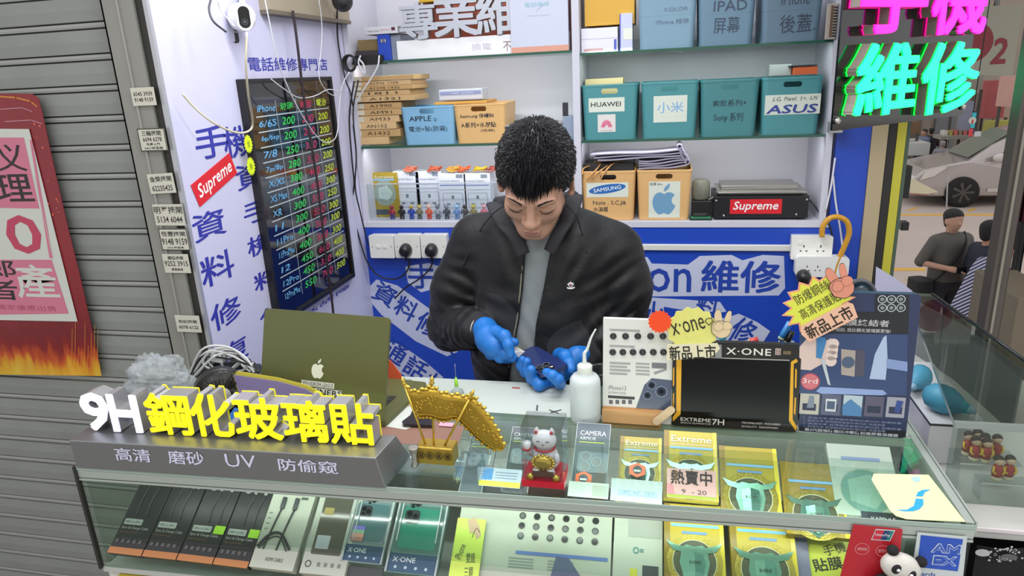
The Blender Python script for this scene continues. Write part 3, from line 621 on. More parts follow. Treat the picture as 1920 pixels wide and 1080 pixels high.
# tray and clear box over the two low baskets
ebox('shallow_tray', 'shallow orange tray laid across the two low baskets', 'lid', 814, 197, 912, 190, 2.44, .16, 'E2A850', z0=PY(814, 197, 2.44).z, h=.0085)
ebox('clear_box', 'small white and clear plastic box on the orange lid', 'box', 824, 190, 904, 171, 2.455, .09, 'C6CAD4', z0=PY(824, 190, 2.44).z + .004, h=.034, fn=lambda b, w, h: (b.rect(.004, w - .004, h * .45, h * .8, .0006, M('8C94B8')), b.text('high quality', w * .3, w * .8, h * .55, h * .7, .001, M('E0E4F0'))))
ebox('silver_tray', 'flat silver device lying on the middle shelf behind the head', 'device', 944, 245, 1048, 232, 2.44, .18, '9A9A98', z0=PY(944, 245, 2.44).z, fn=lambda b, w, h: b.rect(.002, w * .8, h * .3, h * .75, .0006, M('3A3A3C')), rough=.25)
ebox('spacer_box', 'brown box supporting the silver device behind the head', 'box', 946, 268, 1046, 246, 2.445, .14, '6E6050', z0=ZM, h=.0455)
ebox('small_box', 'small grey-blue box next to the divider on the middle shelf', 'box', 1056, 262, 1075, 218, 2.435, .08, '8E9CB0', z0=ZM)
ebox('name_card', 'thin dark upright card standing beside the divider', 'card', 1055, 218, 1065, 192, 2.44, .003, '2C2C34', z0=PY(1056, 218, 2.435).z)
# right, on and beside the teal baskets
ebox('paper_box', 'pale yellow box resting inside the leftmost teal basket', 'box', 1097, 158, 1168, 145, 2.48, .1, 'D2C48E', z0=1.62, h=.052)
ebox('paper_box', 'pale grey box lying on the rightmost teal basket', 'box', 1442, 143, 1484, 127, 2.47, .08, '9CA4A2', z0=1.6565, h=.034)
ebox('orange_case', 'orange case with black cover lying on the rightmost teal basket', 'case', 1487, 142, 1533, 130, 2.445, .1, 'D86838', z0=1.6565, h=.024)
ebox('black_cover', 'black cover lying on the orange case', 'cover', 1480, 130, 1532, 127, 2.44, .1, '26262A', z0=1.6815, h=.004)
ebox('paper_stack', 'bright white stack of boxes at the left of the top right shelf', 'box', 1090, 94, 1158, 50, 2.45, .14, 'E6E6F2', z0=1.7575, fn=lambda b, w, h: (b.rect(0, w, h * .55, h * .57, .0006, M('B8B8CC')), b.rect(w * .9, w * .97, .004, h * .5, .0006, M('5A68C8')), b.rect(.01, w * .6, .004, .012, .0006, M('D0A0A0'))))
ebox('white_bottle_box', 'narrow white and blue box beside the white stack', 'box', 1162, 92, 1186, 24, 2.45, .06, 'CDD2EC', z0=1.7575, fn=lambda b, w, h: (b.rect(.0, .003, 0, h, .0006, M('4A50C0')), b.rect(w * .3, w, h * .3, h * .6, .0006, M('E6E8DC'))))
ebox('yellow_box', 'yellow box at the top edge over the white stack', 'box', 1096, 12, 1190, -30, 2.46, .12, 'D8A83C', z0=PY(1096, 50, 2.45).z + .001, h=.2)
# little framed photo clipped at the right end of the top shelf, and the shelf clamp
ebox('spiral_notebook', 'small spiral notebook standing at the right end of the top shelf', 'notebook', 1547, 70, 1572, 6, 2.405, .01, 'B0A498', z0=1.7575, fn=lambda b, w, h: (b.rect(w * .35, w * .6, .006, h * .95, .0006, M('6C5040')), [b.box(w * .62, w * .95, h * (.08 + .08 * k), h * (.11 + .08 * k), 0, .004, M('1C1C20')) for k in range(11)]))
# lower-left shelf: hooked boxes inside an acrylic case
ebox('gold_box', 'gold product box with silver shield at the left of the lower shelf', 'box', 697, 408, 743, 324, 2.50, .03, 'A89028', z0=ZL, fn=lambda b, w, h: (b.disc(w * .55, h * .55, w * .38, .0006, M('9AA898', rough=.25), 24, w * .42), b.disc(w * .55, h * .55, w * .27, .001, M('C4D4CC', rough=.2), 5), b.rect(w * .2, w * .9, h * .83, h * .87, .0008, M('88B8D8')), b.text('Extreme', w * .25, w * .9, h * .88, h * .95, .001, M('E0DCC0'), bold=.02), b.rect(.004, w * .7, .01, .03, .0006, M('44525C'))))
for i, (u0, u1, dy, lab) in enumerate([(744, 784, .01, 'first'), (785, 826, .01, 'second'), (827, 872, 0, 'third'), (874, 918, 0, 'fourth')]):
    def sock(b, w, h):
        gx = M('B4BAC4'); dk_ = M('74808C')
        b.rrect(w * .12, w * .88, h * .2, h * .56, .0006, .006, gx); b.rrect(w * .16, w * .84, h * .22, h * .54, .001, .005, M('D4D8DE'))
        b.rect(w * .45, w * .55, h * .42, h * .5, .0014, dk_); b.rect(w * .26, w * .4, h * .28, h * .32, .0014, dk_); b.rect(w * .6, w * .74, h * .28, h * .32, .0014, dk_)
        b.rect(w * .05, w * .95, h * .72, h * .75, .0006, M('8894B8')); b.text('Universal Adaptor', w * .05, w * .8, h * .8, h * .86, .0008, M('7C8CA8')); b.rect(w * .66, w * .9, h * .9, h * .98, .0008, M('7E8894')); b.rect(.004, w - .004, h * .62, h * .64, .0006, gx)
    ebox('adaptor_box', f'white power adaptor box, {lab} from the gold box, on the lower shelf', 'box', u0, 408, u1, 325 - (4 if i < 2 else 0), 2.50 + dy, .06, 'D8DAE2', 'white adaptor boxes on the lower shelf', sock, z0=ZL)
for i, (u, v, c, lab) in enumerate([(767, 318, 'E87858', 'pale red rubber bands over the first adaptor box'), (812, 317, 'D85A34', 'orange-red rubber bands over the second adaptor box'), (848, 318, 'E8A030', 'amber rubber bands over the third adaptor box'), (866, 316, 'D8602C', 'dark orange rubber bands between third and fourth adaptor boxes'), (897, 317, 'E8B028', 'yellow rubber bands over the fourth adaptor box'), (922, 314, 'A85040', 'dull red rubber bands at the right end over the adaptor boxes')]):
    b = MB(); p = PY(u, v, 2.515); p.z = PY(u, 324, 2.50).z + .012; mt = m('band_' + c, c, .45)
    for k in range(5):
        r = .018 + .004 * rb.random(); a0 = rb.random() * 6; q = [p + Vector((r * 1.1 * math.cos(a) + .003 * k, r * .8 * math.sin(a), .004 * math.sin(a * 2 + a0) + .0025 * k - .004)) for a in [2 * PI * i_ / 18 for i_ in range(18)]]; b.tube(q, .0019, mt, 5, True)
    tag(b.build('rubber_bands'), lab, 'rubber bands', 'rubber bands on top of the adaptor boxes')
# acrylic case front and the row of little toy figures
root = thing('acrylic_case', 'low clear acrylic case in front of the adaptor boxes, toy figures inside', 'display case', (-.83, 2.45, ZL))
ac = glass('acrylic', 'F4F7F9', .03, .15, 1.); b = MB(); a = PY(684, 410, 2.435); c = PY(935, 410, 2.435); zt = PY(700, 346, 2.435).z
b.box(a.x, c.x, 2.434, 2.436, ZL, zt, ac); b.box(a.x, a.x + .002, 2.436, 2.495, ZL, zt, ac); b.box(c.x, c.x + .002, 2.436, 2.495, ZL, zt, ac); b.build('panes', root)
b = MB(); b.box(a.x, c.x, 2.4335, 2.4365, zt, zt + .003, m('acrylic_edge', 'C8D0DC', .2)); b.build('rim', root)
figs = [(737, 'B0304C', '9C2440', '3C3C8C', 'dark red'), (755, '2A2A2E', '1E1E22', '2A2A2E', 'all black'), (773, '3C50B4', 'C8A050', '3848A8', 'blue with tan head'), (788, '8C8468', 'C8B468', '5C5C54', 'mottled khaki'), (806, 'F0704C', 'F4C0AC', 'D84030', 'orange-red'), (822, 'A8ACB0', '70747C', '50545C', 'silver grey'), (839, '50545C', '888C94', '383C44', 'dark grey'), (858, '7CA0D0', 'A8C8E8', '5C84BC', 'pale blue'), (873, '54504C', '38342F', '6C6860', 'brown-black'), (889, '9C8C58', 'C8B860', 'B04038', 'yellow and grey'), (909, 'D87888', 'E8A8B0', '8C5058', 'pink')]
def figure(u, cb, ch, cl, lab, y=2.462, v=413, h=.058, group='toy figures in the acrylic case', z=None, name='toy_figure', ears=True):
    p = PY(u, v, y); p.z = ZL if z is None else z; s_ = h / .058
    root = thing(name, lab, 'figure', tuple(p), group); B = m('toy_' + cb, cb, .3); Hh = m('toy_' + ch, ch, .3); Lg = m('toy_' + cl, cl, .3)
    def at(x, yy, z_): return (p.x + x * s_, p.y + yy * s_, p.z + z_ * s_)
    b = MB(); b.lathe([(.006 * s_, .016 * s_), (.0095 * s_, .022 * s_), (.0085 * s_, .034 * s_), (.004 * s_, .040 * s_)], B, 10, tuple(p), 1, .7)
    for sx in (-1, 1): b.tube([at(sx * .0085, 0, .036), at(sx * .0125, -.001, .028), at(sx * .013, -.003, .02)], [.003 * s_, .003 * s_, .0034 * s_], B, 6)
    b.build('torso', root)
    b = MB(); [b.tube([at(sx * .0045, 0, .018), at(sx * .0052, 0, .004), at(sx * .0052, -.003, .002)], [.0046 * s_, .0042 * s_, .0045 * s_], Lg, 7) for sx in (-1, 1)]; b.build('legs', root)
    b = MB(); b.ball(at(0, 0, .046), .0085 * s_, Hh, 8, (1, .9, .95))
    if ears: [b.ball(at(sx * .0065, 0, .0545), .003 * s_, Hh, 6, (1, .6, 1)) for sx in (-1, 1)]
    b.disc
    b.build('head', root); return root
for u, cb, ch, cl, nm in figs: figure(u, cb, ch, cl, f'{nm} small toy figure in the acrylic case on the lower shelf', ears=nm not in ('dark red', 'all black', 'blue with tan head', 'brown-black'))
# orange string over the left orange basket, folded foam on the right one
b = MB(); os_ = m('orange_string', 'C8965A', .7); zt = PY(1140, 321, 2.425).z
def S(pts, r=.0028): b.tube(spline([PY(u, v, y) for u, v, y in pts], 6), r, os_, 6)
S([(1092, 328, 2.415), (1094, 316, 2.43), (1110, 310, 2.47), (1126, 306, 2.47), (1118, 318, 2.43), (1106, 330, 2.412), (1100, 338, 2.414)])
S([(1126, 336, 2.414), (1136, 320, 2.42), (1150, 307, 2.46), (1168, 304, 2.5), (1186, 308, 2.5), (1192, 318, 2.46)])
S([(1095, 318, 2.5), (1120, 303, 2.5), (1160, 303, 2.52), (1188, 312, 2.52)]); S([(1110, 336, 2.414), (1118, 326, 2.41), (1140, 310, 2.46)])
tag(b.build('orange_string'), 'loops of orange string draped over the rim of the basket with the blue oval', 'string')
ebox('foam_pad', 'dark padded pouch filling the top of the basket with the blue oval label', 'pouch', 1094, 324, 1188, 305, 2.46, .12, '2E2A2C', z0=zt - .03, h=.052)
fo = m('foam_grey', 'A09AAE', .8); fo2 = m('foam_edge', '5C5868', .8); zt = PY(1245, 319, 2.425).z
for k in range(7):
    xa = PY(1150 - k * 7, 300, 2.46).x if k > 3 else PY(1198, 300, 2.45).x; z = zt + .004 + k * .0085; xb = PY(1288 - k * 2.5, 300, 2.45).x
    b = MB(frame((0, 2.435 + .004 * (k % 2), 0))); n = 14; up = []; lo = []
    for i in range(n + 1):
        t = i / n; x = xa + (xb - xa) * t; zz = z + .010 * t * t + .002 * math.sin(t * 7 + k); up.append((x, zz + .0022)); lo.append((x, zz - .0022))
    cx, cz = up[-1][0], up[-1][1] + .008      # curled end
    for i in range(1, 12):
        a = -PI / 2 + i * .55; rr_ = .0095 - i * .0004; up.append((cx + (rr_ - .002) * math.cos(a), cz + (rr_ - .002) * math.sin(a))); lo.append((cx + (rr_ + .002) * math.cos(a), cz + (rr_ + .002) * math.sin(a)))
    for i in range(len(up) - 1): b.prism([lo[i], lo[i + 1], up[i + 1], up[i]], -.11, 0, fo2 if k % 2 == 0 and i < 12 and False else fo)
    tag(b.build('foam_sheet'), ['lowest curled grey foam sheet on the right orange basket', 'second curled grey foam sheet from below on the right orange basket', 'third curled grey foam sheet from below on the right orange basket', 'fourth curled grey foam sheet from below, reaching over neither basket edge', 'fifth foam sheet from below, its end reaching towards the string', 'sixth foam sheet from below, reaching further left over the string', 'topmost foam sheet, reaching furthest left'][k], 'foam sheet', 'curled foam sheets on the orange basket')
# jar, board and the screen separator with its red sticker
c = PY(1315, 400, 2.47); c.z = ZL; root = thing('cutting_wire_jar', 'clear jar of bits standing on a dark motor unit right of the orange baskets', 'jar', tuple(c))
b = MB(); b.rbox
b.at(frame((c.x - .033, 2.45, ZL))); b.box(0, .066, 0, .062, -.07, 0, m('motor_dark', '1E1C1C', .4)); b.box(.006, .05, .01, .02, 0, .004, M('3A3634')); b.build('motor_block', root, .003)
b = MB(); b.lathe([(.026, .064), (.03, .07), (.031, .10), (.029, .125), (.022, .133), (.0, .135)], frost('jar_clear', 'B8B8A8', .35, .2), 20, (c.x - .004, 2.48, ZL)); b.build('jar', root)
b = MB(); rb = random.Random(8); [b.ball((c.x - .004 + (rb.random() - .5) * .034, 2.48 + (rb.random() - .5) * .03, ZL + .07 + rb.random() * .05), .006, M(rb.choice(['6A5C40', '8C8468', '3C362C']))) for _ in range(16)]; b.build('bits', root)
b = MB(); b.tube(spline([(c.x + .02, 2.47, ZL + .06), (c.x + .045, 2.47, ZL + .075), (c.x + .05, 2.47, ZL + .09), (c.x + .06, 2.475, ZL + .08), (c.x + .055, 2.46, ZL + .065)], 5), .008, m('grey_pipe', '55524E', .4, .5), 8); b.build('hose', root)
b = MB(frame((0, 2.424, 0))); a = b.L(1293, 413)[0]; e = b.L(1335, 413)[0]; b.at(Matrix.Translation((0, 2.424, ZL)) @ Matrix.Rotation(R(0), 4, 'X')); b.box(a, e, 0, .045, 0, .006, m('pcb_edge', '1C2A22', .5)); b.box(a + .003, e - .003, .001, .04, .0062, .009, m('pcb_green', '2C8058', .4)); b.rect(a + .012, e - .012, .012, .03, .0092, M('1E5A40')); tag(b.build('circuit_board', bev=.0008), 'small green circuit board lying in front of the motor unit', 'circuit board')
a = PY(1337, 413, 2.43); e = PY(1514, 413, 2.43); zt = PY(1400, 368, 2.43).z; root = thing('screen_separator', 'black heating plate machine with silver top and red box-logo sticker', 'machine', ((a.x + e.x) / 2, 2.5, ZL))
b = MB(); b.box(a.x, e.x, 2.43, 2.62, ZL + .006, zt, m('machine_black', '1B1B1E', .4)); [b.box(x, x + .02, 2.44, 2.46, ZL, ZL + .006, rubber) for x in (a.x + .01, e.x - .03)]; b.build('body', root, .002)
b = MB(); sv = m('plate_silver', 'A8A49E', .25, .7); b.box(a.x + .012, e.x - .008, 2.427, 2.62, zt + .008, zt + .016, sv); b.box(a.x + .025, e.x - .03, 2.47, 2.60, zt + .016, zt + .03, sv); b.box(a.x + .02, e.x - .02, 2.435, 2.6, zt, zt + .008, black); b.build('heating_plate', root, .002)
F = frame((0, 2.4295, 0)); b = MB(F); b.prect(1368, 401, 1467, 373, m('red_sticker', 'D8202C', .4)); b.ptext('Supreme', 1374, 398, 1460, 377, M('F4F0F0'), bold=.03, shear=.22, z=.001); b.build('logo_sticker', root)
b = MB(); [cyl_at(b, PY(u, v, 2.43), .0035, .003, m('screw', 'C8C8C8', .3, .8), n=10) for u, v in ((1343, 376), (1357, 404), (1493, 402), (1513, 374))]; b.build('screws', root)
wire([(1516, 374, 2.45), (1526, 384, 2.44), (1538, 402, 2.43), (1548, 414, 2.41), (1556, 425, 2.40), (1562, 450, 2.40)], .0028, blk, 'power_cable', 'black power cable leaving the heating machine over the shelf edge', y=1)
# ------------------------------------------------------------------ conduit, sockets, plugs on the blue wall
b = MB(); cd = m('conduit_white', 'D8D8D2', .35); z = PY(1300, 463, YB).z
b.box(XL + .02, PY(1482, 463, YB).x, YB - .012, YB, z - .011, z + .011, cd); tag(b.build('cable_conduit', bev=.003), 'white cable conduit running along the blue wall between the sockets', 'conduit')
def faceplate(u0, u1, v0, v1, label, fn, wide=False):
    a = PY(u0, v0, YB - .04); c = PY(u1, v1, YB - .04); root = thing('wall_socket', label, 'wall socket', ((a.x + c.x) / 2, YB, a.z), 'white electrical plates on the blue wall')
    F = frame((a.x, YB - .04, a.z)); b = MB(F); w = c.x - a.x; h = c.z - a.z; b.rbox(0, w, 0, h, -.04, -.012, .004, m('box_white', 'D4D4CC', .35)); b.rbox(-.0015, w + .0015, -.0015, h + .0015, -.012, 0, .005, wplastic, 4); b.build('plate', root, .0015)
    b = MB(F); fn(b, w, h, root); b.build('details', root); return root, F, w, h
gk = M('8A8A86')
scr = lambda b, w, h: (b.disc(w * .1, h * .5, .0025, .0006, gk, 8), b.disc(w * .9, h * .5, .0025, .0006, gk, 8))
faceplate(696, 736, 483, 442, 'leftmost white wall plate, with two small switches', lambda b, w, h, r: (scr(b, w, h), b.box(w * .28, w * .44, h * .44, h * .56, 0, .003, wplastic), b.box(w * .56, w * .72, h * .44, h * .56, 0, .003, wplastic)))
def plug(F, w, h, root, x=.5, y=.36):
    b = MB(F @ Matrix.Translation((w * x, h * y, 0))); b.lathe([(.024, 0), (.025, .006), (.022, .02), (.018, .034), (.006, .037)], m('plug_black', '1A1A1E', .35), 20, (0, 0, 0), .95, 1.05); b.tube([(0, -.018, .012), (0, -.03, .012), (0, -.038, .01)], .0048, rubber); b.build('plug', root)
for u0, u1, lab, xx in ((743, 785, 'middle white wall socket with a black plug in it', .45), (792, 835, 'right-hand white wall socket with a black plug, next to the jacket sleeve', .42)):
    r_, F, w, h = faceplate(u0, u1, 483, 441, lab, lambda b, w, h, r: scr(b, w, h)); plug(F, w, h, r_, xx)
def holes(b, x, y, s=1.): b.rect(x - .002 * s, x + .002 * s, y + .006 * s, y + .014 * s, .0006, M('3A3A38')); b.rect(x - .012 * s, x - .006 * s, y - .008 * s, y - .004 * s, .0006, M('3A3A38')); b.rect(x + .006 * s, x + .012 * s, y - .008 * s, y - .004 * s, .0006, M('3A3A38'))
faceplate(1483, 1562, 486, 444, 'double wall socket at the right end of the conduit', lambda b, w, h, r: (holes(b, w * .3, h * .45), holes(b, w * .72, h * .45), b.box(w * .15, w * .24, h * .66, h * .8, 0, .003, wplastic), b.box(w * .78, w * .87, h * .66, h * .8, 0, .003, wplastic)))
# extension block hanging in front of it
YE = YB - .075; a = PY(1490, 519, YE); c = PY(1594, 482, YE); root = thing('extension_block', 'white multi-way adaptor block below the right-hand double socket', 'extension block', ((a.x + c.x) / 2, YE, a.z))
F = frame((a.x, YE, a.z)); w = c.x - a.x; h = c.z - a.z; b = MB(F); b.rbox(0, w, 0, h, -.034, 0, .014, m('block_white', 'E2E2E0', .3)); b.build('body', root, .003)
b = MB(F); holes(b, w * .22, h * .4, .8); holes(b, w * .42, h * .4, .8); b.rect(w * .6, w * .68, h * .12, h * .26, .0006, M('80B0E8')); b.rect(w * .66, w * .72, h * .12, h * .26, .0006, M('E89080')); b.build('details', root)
plug(F, w, h, root, .16, .02)
# yellow crook handle (umbrella hung on the cabinet corner)
b = MB(); q = spline([PY(u, v, 2.35) for u, v in [(1541, 444), (1543, 425), (1555, 410), (1572, 407), (1588, 416), (1592, 436), (1585, 458), (1573, 485), (1566, 505), (1552, 560)]], 8)
b.tube(q, .0088, m('crook_yellow', 'C8922A', .4), 12); root = thing('umbrella', 'furled umbrella with a bent amber-yellow crook handle by the double socket', 'umbrella', tuple(PY(1552, 700, 2.35)))
b.build('crook_handle', root); b = MB(); t0 = q[-1]; b.tube([t0, t0 + Vector((-.005, 0, -.12)), t0 + Vector((-.02, 0, -.5))], [.012, .022, .006], m('umbrella_cloth', '26407A', .7), 10); b.build('canopy', root)
wire([(1562, 330, 2.40), (1567, 380, 2.40), (1574, 420, 2.40), (1578, 450, 2.395), (1580, 470, 2.39)], .003, wc, 'white_cable', 'white cable running down the blue wall beside the yellow crook handle', y=1)
wire([(1566, 296, 2.40), (1558, 350, 2.398), (1548, 396, 2.398)], .003, wc, 'white_cable', 'white cable slanting from the cabinet side to its base corner', y=1)
# ================================================================== glass showcase counter
ZC = 1.03
A0 = Vector((-1.085, .945, 0)); A1 = Vector((.456, .996, 0)); dX = (A1 - A0).normalized(); nF = Vector((dX.y, -dX.x, 0)); LW = (A1 - A0).length
BK = 1.408
def yf(x): return A0.y + (x - A0.x) * (A1.y - A0.y) / (A1.x - A0.x)      # front edge depth at x
root = thing('glass_showcase', 'long glass-topped showcase counter with white rear worktop, stocked with phone accessories', 'showcase', (-.3, 1.18, 0))
CR = root
def cpart(name, fn, lab=None, bev=0.):
    b = MB(); fn(b); o = b.build(name, root, bev)
    if lab: o['label'] = lab
    return o
def slab(b, z0, z1, mt, x0=-1.085, x1=.456, yb=BK, off=0., ybl=None):
    b.prism([(x0, yf(x0) + off), (x1, yf(x1) + off), (x1, yb), (x0, ybl or yb)], z0, z1, mt)
gtop = glass('counter_glass', 'EEF5F0', .015, .15, .8); gfr = glass('front_glass', 'ECF3EE', .01, .1, .7)
alu = m('aluminium_rail', 'B4BCB4', .38, .35); edg = m('glass_edge_pale', '9FB0A6', .2)
cpart('base_cabinet', lambda b: slab(b, 0, .79, m('cabinet_base', 'D4D4CE', .4), off=.012))
cpart('display_floor', lambda b: slab(b, .79, .802, m('case_floor', 'B8BCB6', .35), off=.002))
cpart('yellow_band', lambda b: b.at(frame(A0 - nF * -.0 + Vector((0, 0, 0)), dX, (0, 0, 1))).box(.03, 1.4, .70, .782, -.012, .0015, m('yellow_band', 'C8B43C', .5)), 'yellow printed band under the front glass')
cpart('worktop', lambda b: b.prism([(-1.085, 1.26), (.45, 1.252), (.45, BK), (-1.085, BK)], ZC - .018, ZC, m('worktop_white', 'B9C0B8', .32, var=.05, vs=5)), 'pale opaque worktop at the rear', .001)
cpart('top_glass', lambda b: b.prism([(-1.083, yf(-1.083)), (.454, yf(.454)), (.454, 1.2515), (-1.083, 1.2595)], ZC - .008, ZC, gtop), 'clear glass top')
F = frame(A0, dX, (0, 0, 1))
cpart('front_glass', lambda b: b.at(F).box(.004, LW - .004, .802, 1.0, -.008, -.002, gfr), 'clear front pane')
cpart('end_glass', lambda b: b.box(-1.085, -1.079, .96, 1.25, .802, 1.02, gfr), 'clear end pane')
cpart('end_glass', lambda b: b.box(.449, .455, 1.0, 1.25, .802, 1.02, gfr), 'clear end pane')
cpart('front_rail', lambda b: (b.at(F), b.box(0, LW, 1.006, ZC - .009, -.014, 0, alu), b.box(0, LW, ZC - .008, ZC + .0005, -.0006, .001, edg), b.box(0, LW, 1.000, 1.004, -.012, .001, alu)), 'aluminium front rail', .0008)
cpart('end_rail', lambda b: (b.box(.444, .456, 1.0, BK, ZC - .012, ZC + .002, alu), b.box(.457, .460, 1.0, BK, ZC - .016, ZC + .004, alu)), 'aluminium end rail', .0008)
cpart('corner_strip', lambda b: b.box(-1.089, -1.083, .941, .949, .8, ZC, m('strip_darkmetal', '3C3C38', .4, .4)), 'dark corner strip')
cpart('back_panel', lambda b: b.box(-1.08, .448, 1.30, 1.308, .802, ZC - .02, m('case_back', '9EA29E', .4)))
cpart('inner_ledge', lambda b: (b.box(-1.078, .447, 1.16, 1.298, .93, .936, m('ledge', '8E938F', .3)),))
# ------------------------------------------------------------------ stock lying on two raked tiers
T1 = frame((0, 1.06, .95), (1, 0, 0), (0, .861, .509)); T2 = frame((0, .992, .872), (1, .03, 0), (0, .80, .60))
def rack(T, name, label, cat, u0, v0, u1, v1, th, col, fn=None, group=None, vb=None, rough=.35, coat=0., skew=0.):
    """product box lying on the rack plane; u0,v0 bottom-left, u1,v1 top-right of its face in the photo"""
    b = MB(T @ Matrix.Translation((0, 0, th))); a = b.L(u0, v0); c = b.L(u1, v1); x0, y0, x1, y1 = a[0], a[1], c[0], c[1]
    if vb is not None: y0 = y1 - vb
    if x1 < x0: x0, x1 = x1, x0
    w, h = x1 - x0, y1 - y0; Fm = T @ Matrix.Translation((x0, y0, th)) @ Matrix.Rotation(skew, 4, 'Z')
    o = Fm @ Vector((w / 2, 0, -th)); root = thing(name, label, cat, tuple(o), group)
    b = MB(Fm); b.box(0, w, 0, h, -th + .0006, 0, m('pack_' + col, col, rough, coat=coat)); b.build('body', root, .0008)
    if fn: b = MB(Fm); fn(b, w, h); b.build('print', root)
    return root
def shield(b, cx, cy, s, z=.0006, tint='7FAC9A'):
    gd = m('emboss_gold', '9C8C3C', .3, .6, bump=.5, bs=300); sg = m('shield_' + tint, tint, .22, .75); s2 = m('shield2_' + tint, '5E8C80', .3, .7)
    b.disc(cx, cy, s * .5, z, m('disc_dark', '4C5038', .4), 32); b.ring(cx, cy, s * .40, s * .5, z + .0006, gd, 32); b.ring(cx, cy, s * .385, s * .40, z + .001, M('C8C8A0', rough=.3), 32)
    P = [(0, -.46), (.2, -.3), (.27, -.02), (.24, .16), (.40, .20), (.50, .36), (.36, .30), (.2, .26), (.14, .30), (0, .27)]
    full = P + [(-x, y) for x, y in P[-2:0:-1]]
    b.poly([(cx + x * s, cy + y * s) for x, y in full], z + .0016, sg)
    Q = [(0, -.4), (.15, -.27), (.2, -.02), (.16, .14), (0, .17)]
    b.add([(cx, cy - .4 * s, z + .005)] + [(cx + x * s, cy + y * s, z + .0018) for x, y in Q[1:-1]] + [(cx, cy + .17 * s, z + .005)], [(0, 1, 2, 3, 4)], s2)
    b.add([(cx, cy - .4 * s, z + .005)] + [(cx - x * s, cy + y * s, z + .0018) for x, y in Q[1:-1]] + [(cx, cy + .17 * s, z + .005)], [(4, 3, 2, 1, 0)], sg)
def extreme(col='B8A42C', title=True, badge=False, name=True):
    def f(b, w, h):
        top = h
        if title: b.text('Extreme', w * .14, w * .9, top - w * .25, top - w * .11, .0008, M('E4E0C8'), bold=.02); b.text('Shock Eliminator', w * .14, w * .9, top - w * .32, top - w * .27, .0008, M('D8D4B8'))
        b.rect(w * .12, w * .92, top - w * .40, top - w * .35, .0008, M('7FB4DC', rough=.3)); b.rect(w * .3, w * .72, top - w * .52, top - w * .475, .0008, M('6A90B8', rough=.3))
        b.rect(0, w * .1, 0, h, .0004, M('8C7420', rough=.3)); b.rect(w * .93, w, 0, h, .0004, M('D8C440', rough=.25))
        shield(b, w * .5, top - w * .98, w * .92); 
        if name: b.text('X-ONE', w * .40, w * .60, top - w * 1.02, top - w * .97, .0065, M('2E4038'), bold=.02)
        if badge: b.disc(w * .84, top - w * 1.5, w * .1, .001, M('D8A8A0'), 20); b.text('3rd', w * .77, w * .91, top - w * 1.54, top - w * 1.46, .0014, M('A83C40'), bold=.02)
        if h > w * 1.66: b.rect(w * .1, w * .45, top - w * 1.78, top - w * 1.66, .0008, M('4A4438'))
    return f
gE = 'gold screen protector boxes in the showcase'
rack(T1, 'screen_protector_box', 'gold shield box on the upper tier behind an orange hexagon tag', 'product box', 1158, 905, 1241, 822, .012, 'A89A34', extreme(title=True), gE, vb=.132)
rack(T1, 'screen_protector_box', 'gold shield box on the upper tier behind the pink 熱賣中 tag', 'product box', 1243, 935, 1343, 812, .014, 'B4A838', extreme(), gE, vb=.136)
rack(T1, 'screen_protector_box', 'gold shield box with dark header on the upper tier, below the black display frame', 'product box', 1352, 945, 1455, 842, .014, 'A89830', extreme(title=False), gE, vb=.136)
rack(T1, 'screen_protector_box', 'bronze-toned shield box on the upper tier below the blue poster stand', 'product box', 1470, 950, 1572, 872, .014, '94803C', extreme(title=False), gE, vb=.132)
rack(T1, 'screen_protector_box', 'pale green-grey shield box at the right end of the upper tier', 'product box', 1568, 955, 1668, 838, .016, 'A6B4A8', lambda b, w, h: (b.rect(w * .2, w * .8, h - w * .3, h - w * .24, .0006, M('6C84A0')), b.disc(w * .5, h - w * .85, w * .38, .0008, M('6C9488', rough=.3), 28), b.disc(w * .5, h - w * .85, w * .32, .0012, M('88AC9C', rough=.3), 5), b.rect(w * .36, w * .98, h - w * 1.42, h - w * 1.2, .001, M('30343A')), b.text('KAPSULE', w * .5, w * .85, h - w * 1.36, h - w * 1.28, .0014, M('C8CCC8'))), None, vb=.132)
def cam_armor(b, w, h):
    b.text('CAMERA', w * .12, w * .88, h - w * .42, h - w * .26, .0006, M('C8D0D0'), bold=.02); b.text('ARMOR', w * .12, w * .6, h - w * .58, h - w * .46, .0006, M('C8D0D0'), bold=.02); b.rect(w * .12, w * .85, h - w * .66, h - w * .63, .0006, M('C8D860'))
    b.rrect(w * .12, w * .98, h - w * 1.6, h - w * .95, .0008, .006, M('4C6474', rough=.2))
    for x, y in ((.35, 1.1), (.35, 1.42), (.66, 1.26)): b.disc(w * x, h - w * y, w * .15, .0012, M('2C3C48', rough=.15), 20); b.ring(w * x, h - w * y, w * .13, w * .15, .0014, M('90A8B8', rough=.2), 20)
    for e in ((0, w, h - .001, h), (0, .001, 0, h), (w - .001, w, 0, h)): b.rect(*e, .0006, M('B8C0C0', rough=.3))
gA = 'dark camera protector boxes on the upper tier'
rack(T1, 'lens_protector_box', 'dark camera protector box behind the golden banner tip, leftmost of its kind', 'product box', 858, 930, 925, 815, .01, '4E565C', cam_armor, gA, vb=.125)
rack(T1, 'lens_protector_box', 'dark camera protector box just left of the waving cat case', 'product box', 938, 930, 1008, 803, .01, '444B50', cam_armor, gA, vb=.135)
rack(T1, 'lens_protector_box', 'dark camera protector box right of the waving cat case', 'product box', 1068, 925, 1146, 796, .01, '46545E', cam_armor, gA, vb=.135)
rack(T1, 'grey_pouch', 'glossy grey package under the gold banner', 'package', 852, 905, 930, 842, .008, '8A8E8E', lambda b, w, h: (b.rect(w * .1, w * .9, h * .5, h * .8, .0006, M('C0C6C6', rough=.2)), b.text('Ultra clear', w * .3, w * .8, h * .6, h * .68, .001, M('50585C'))), None, vb=.07)
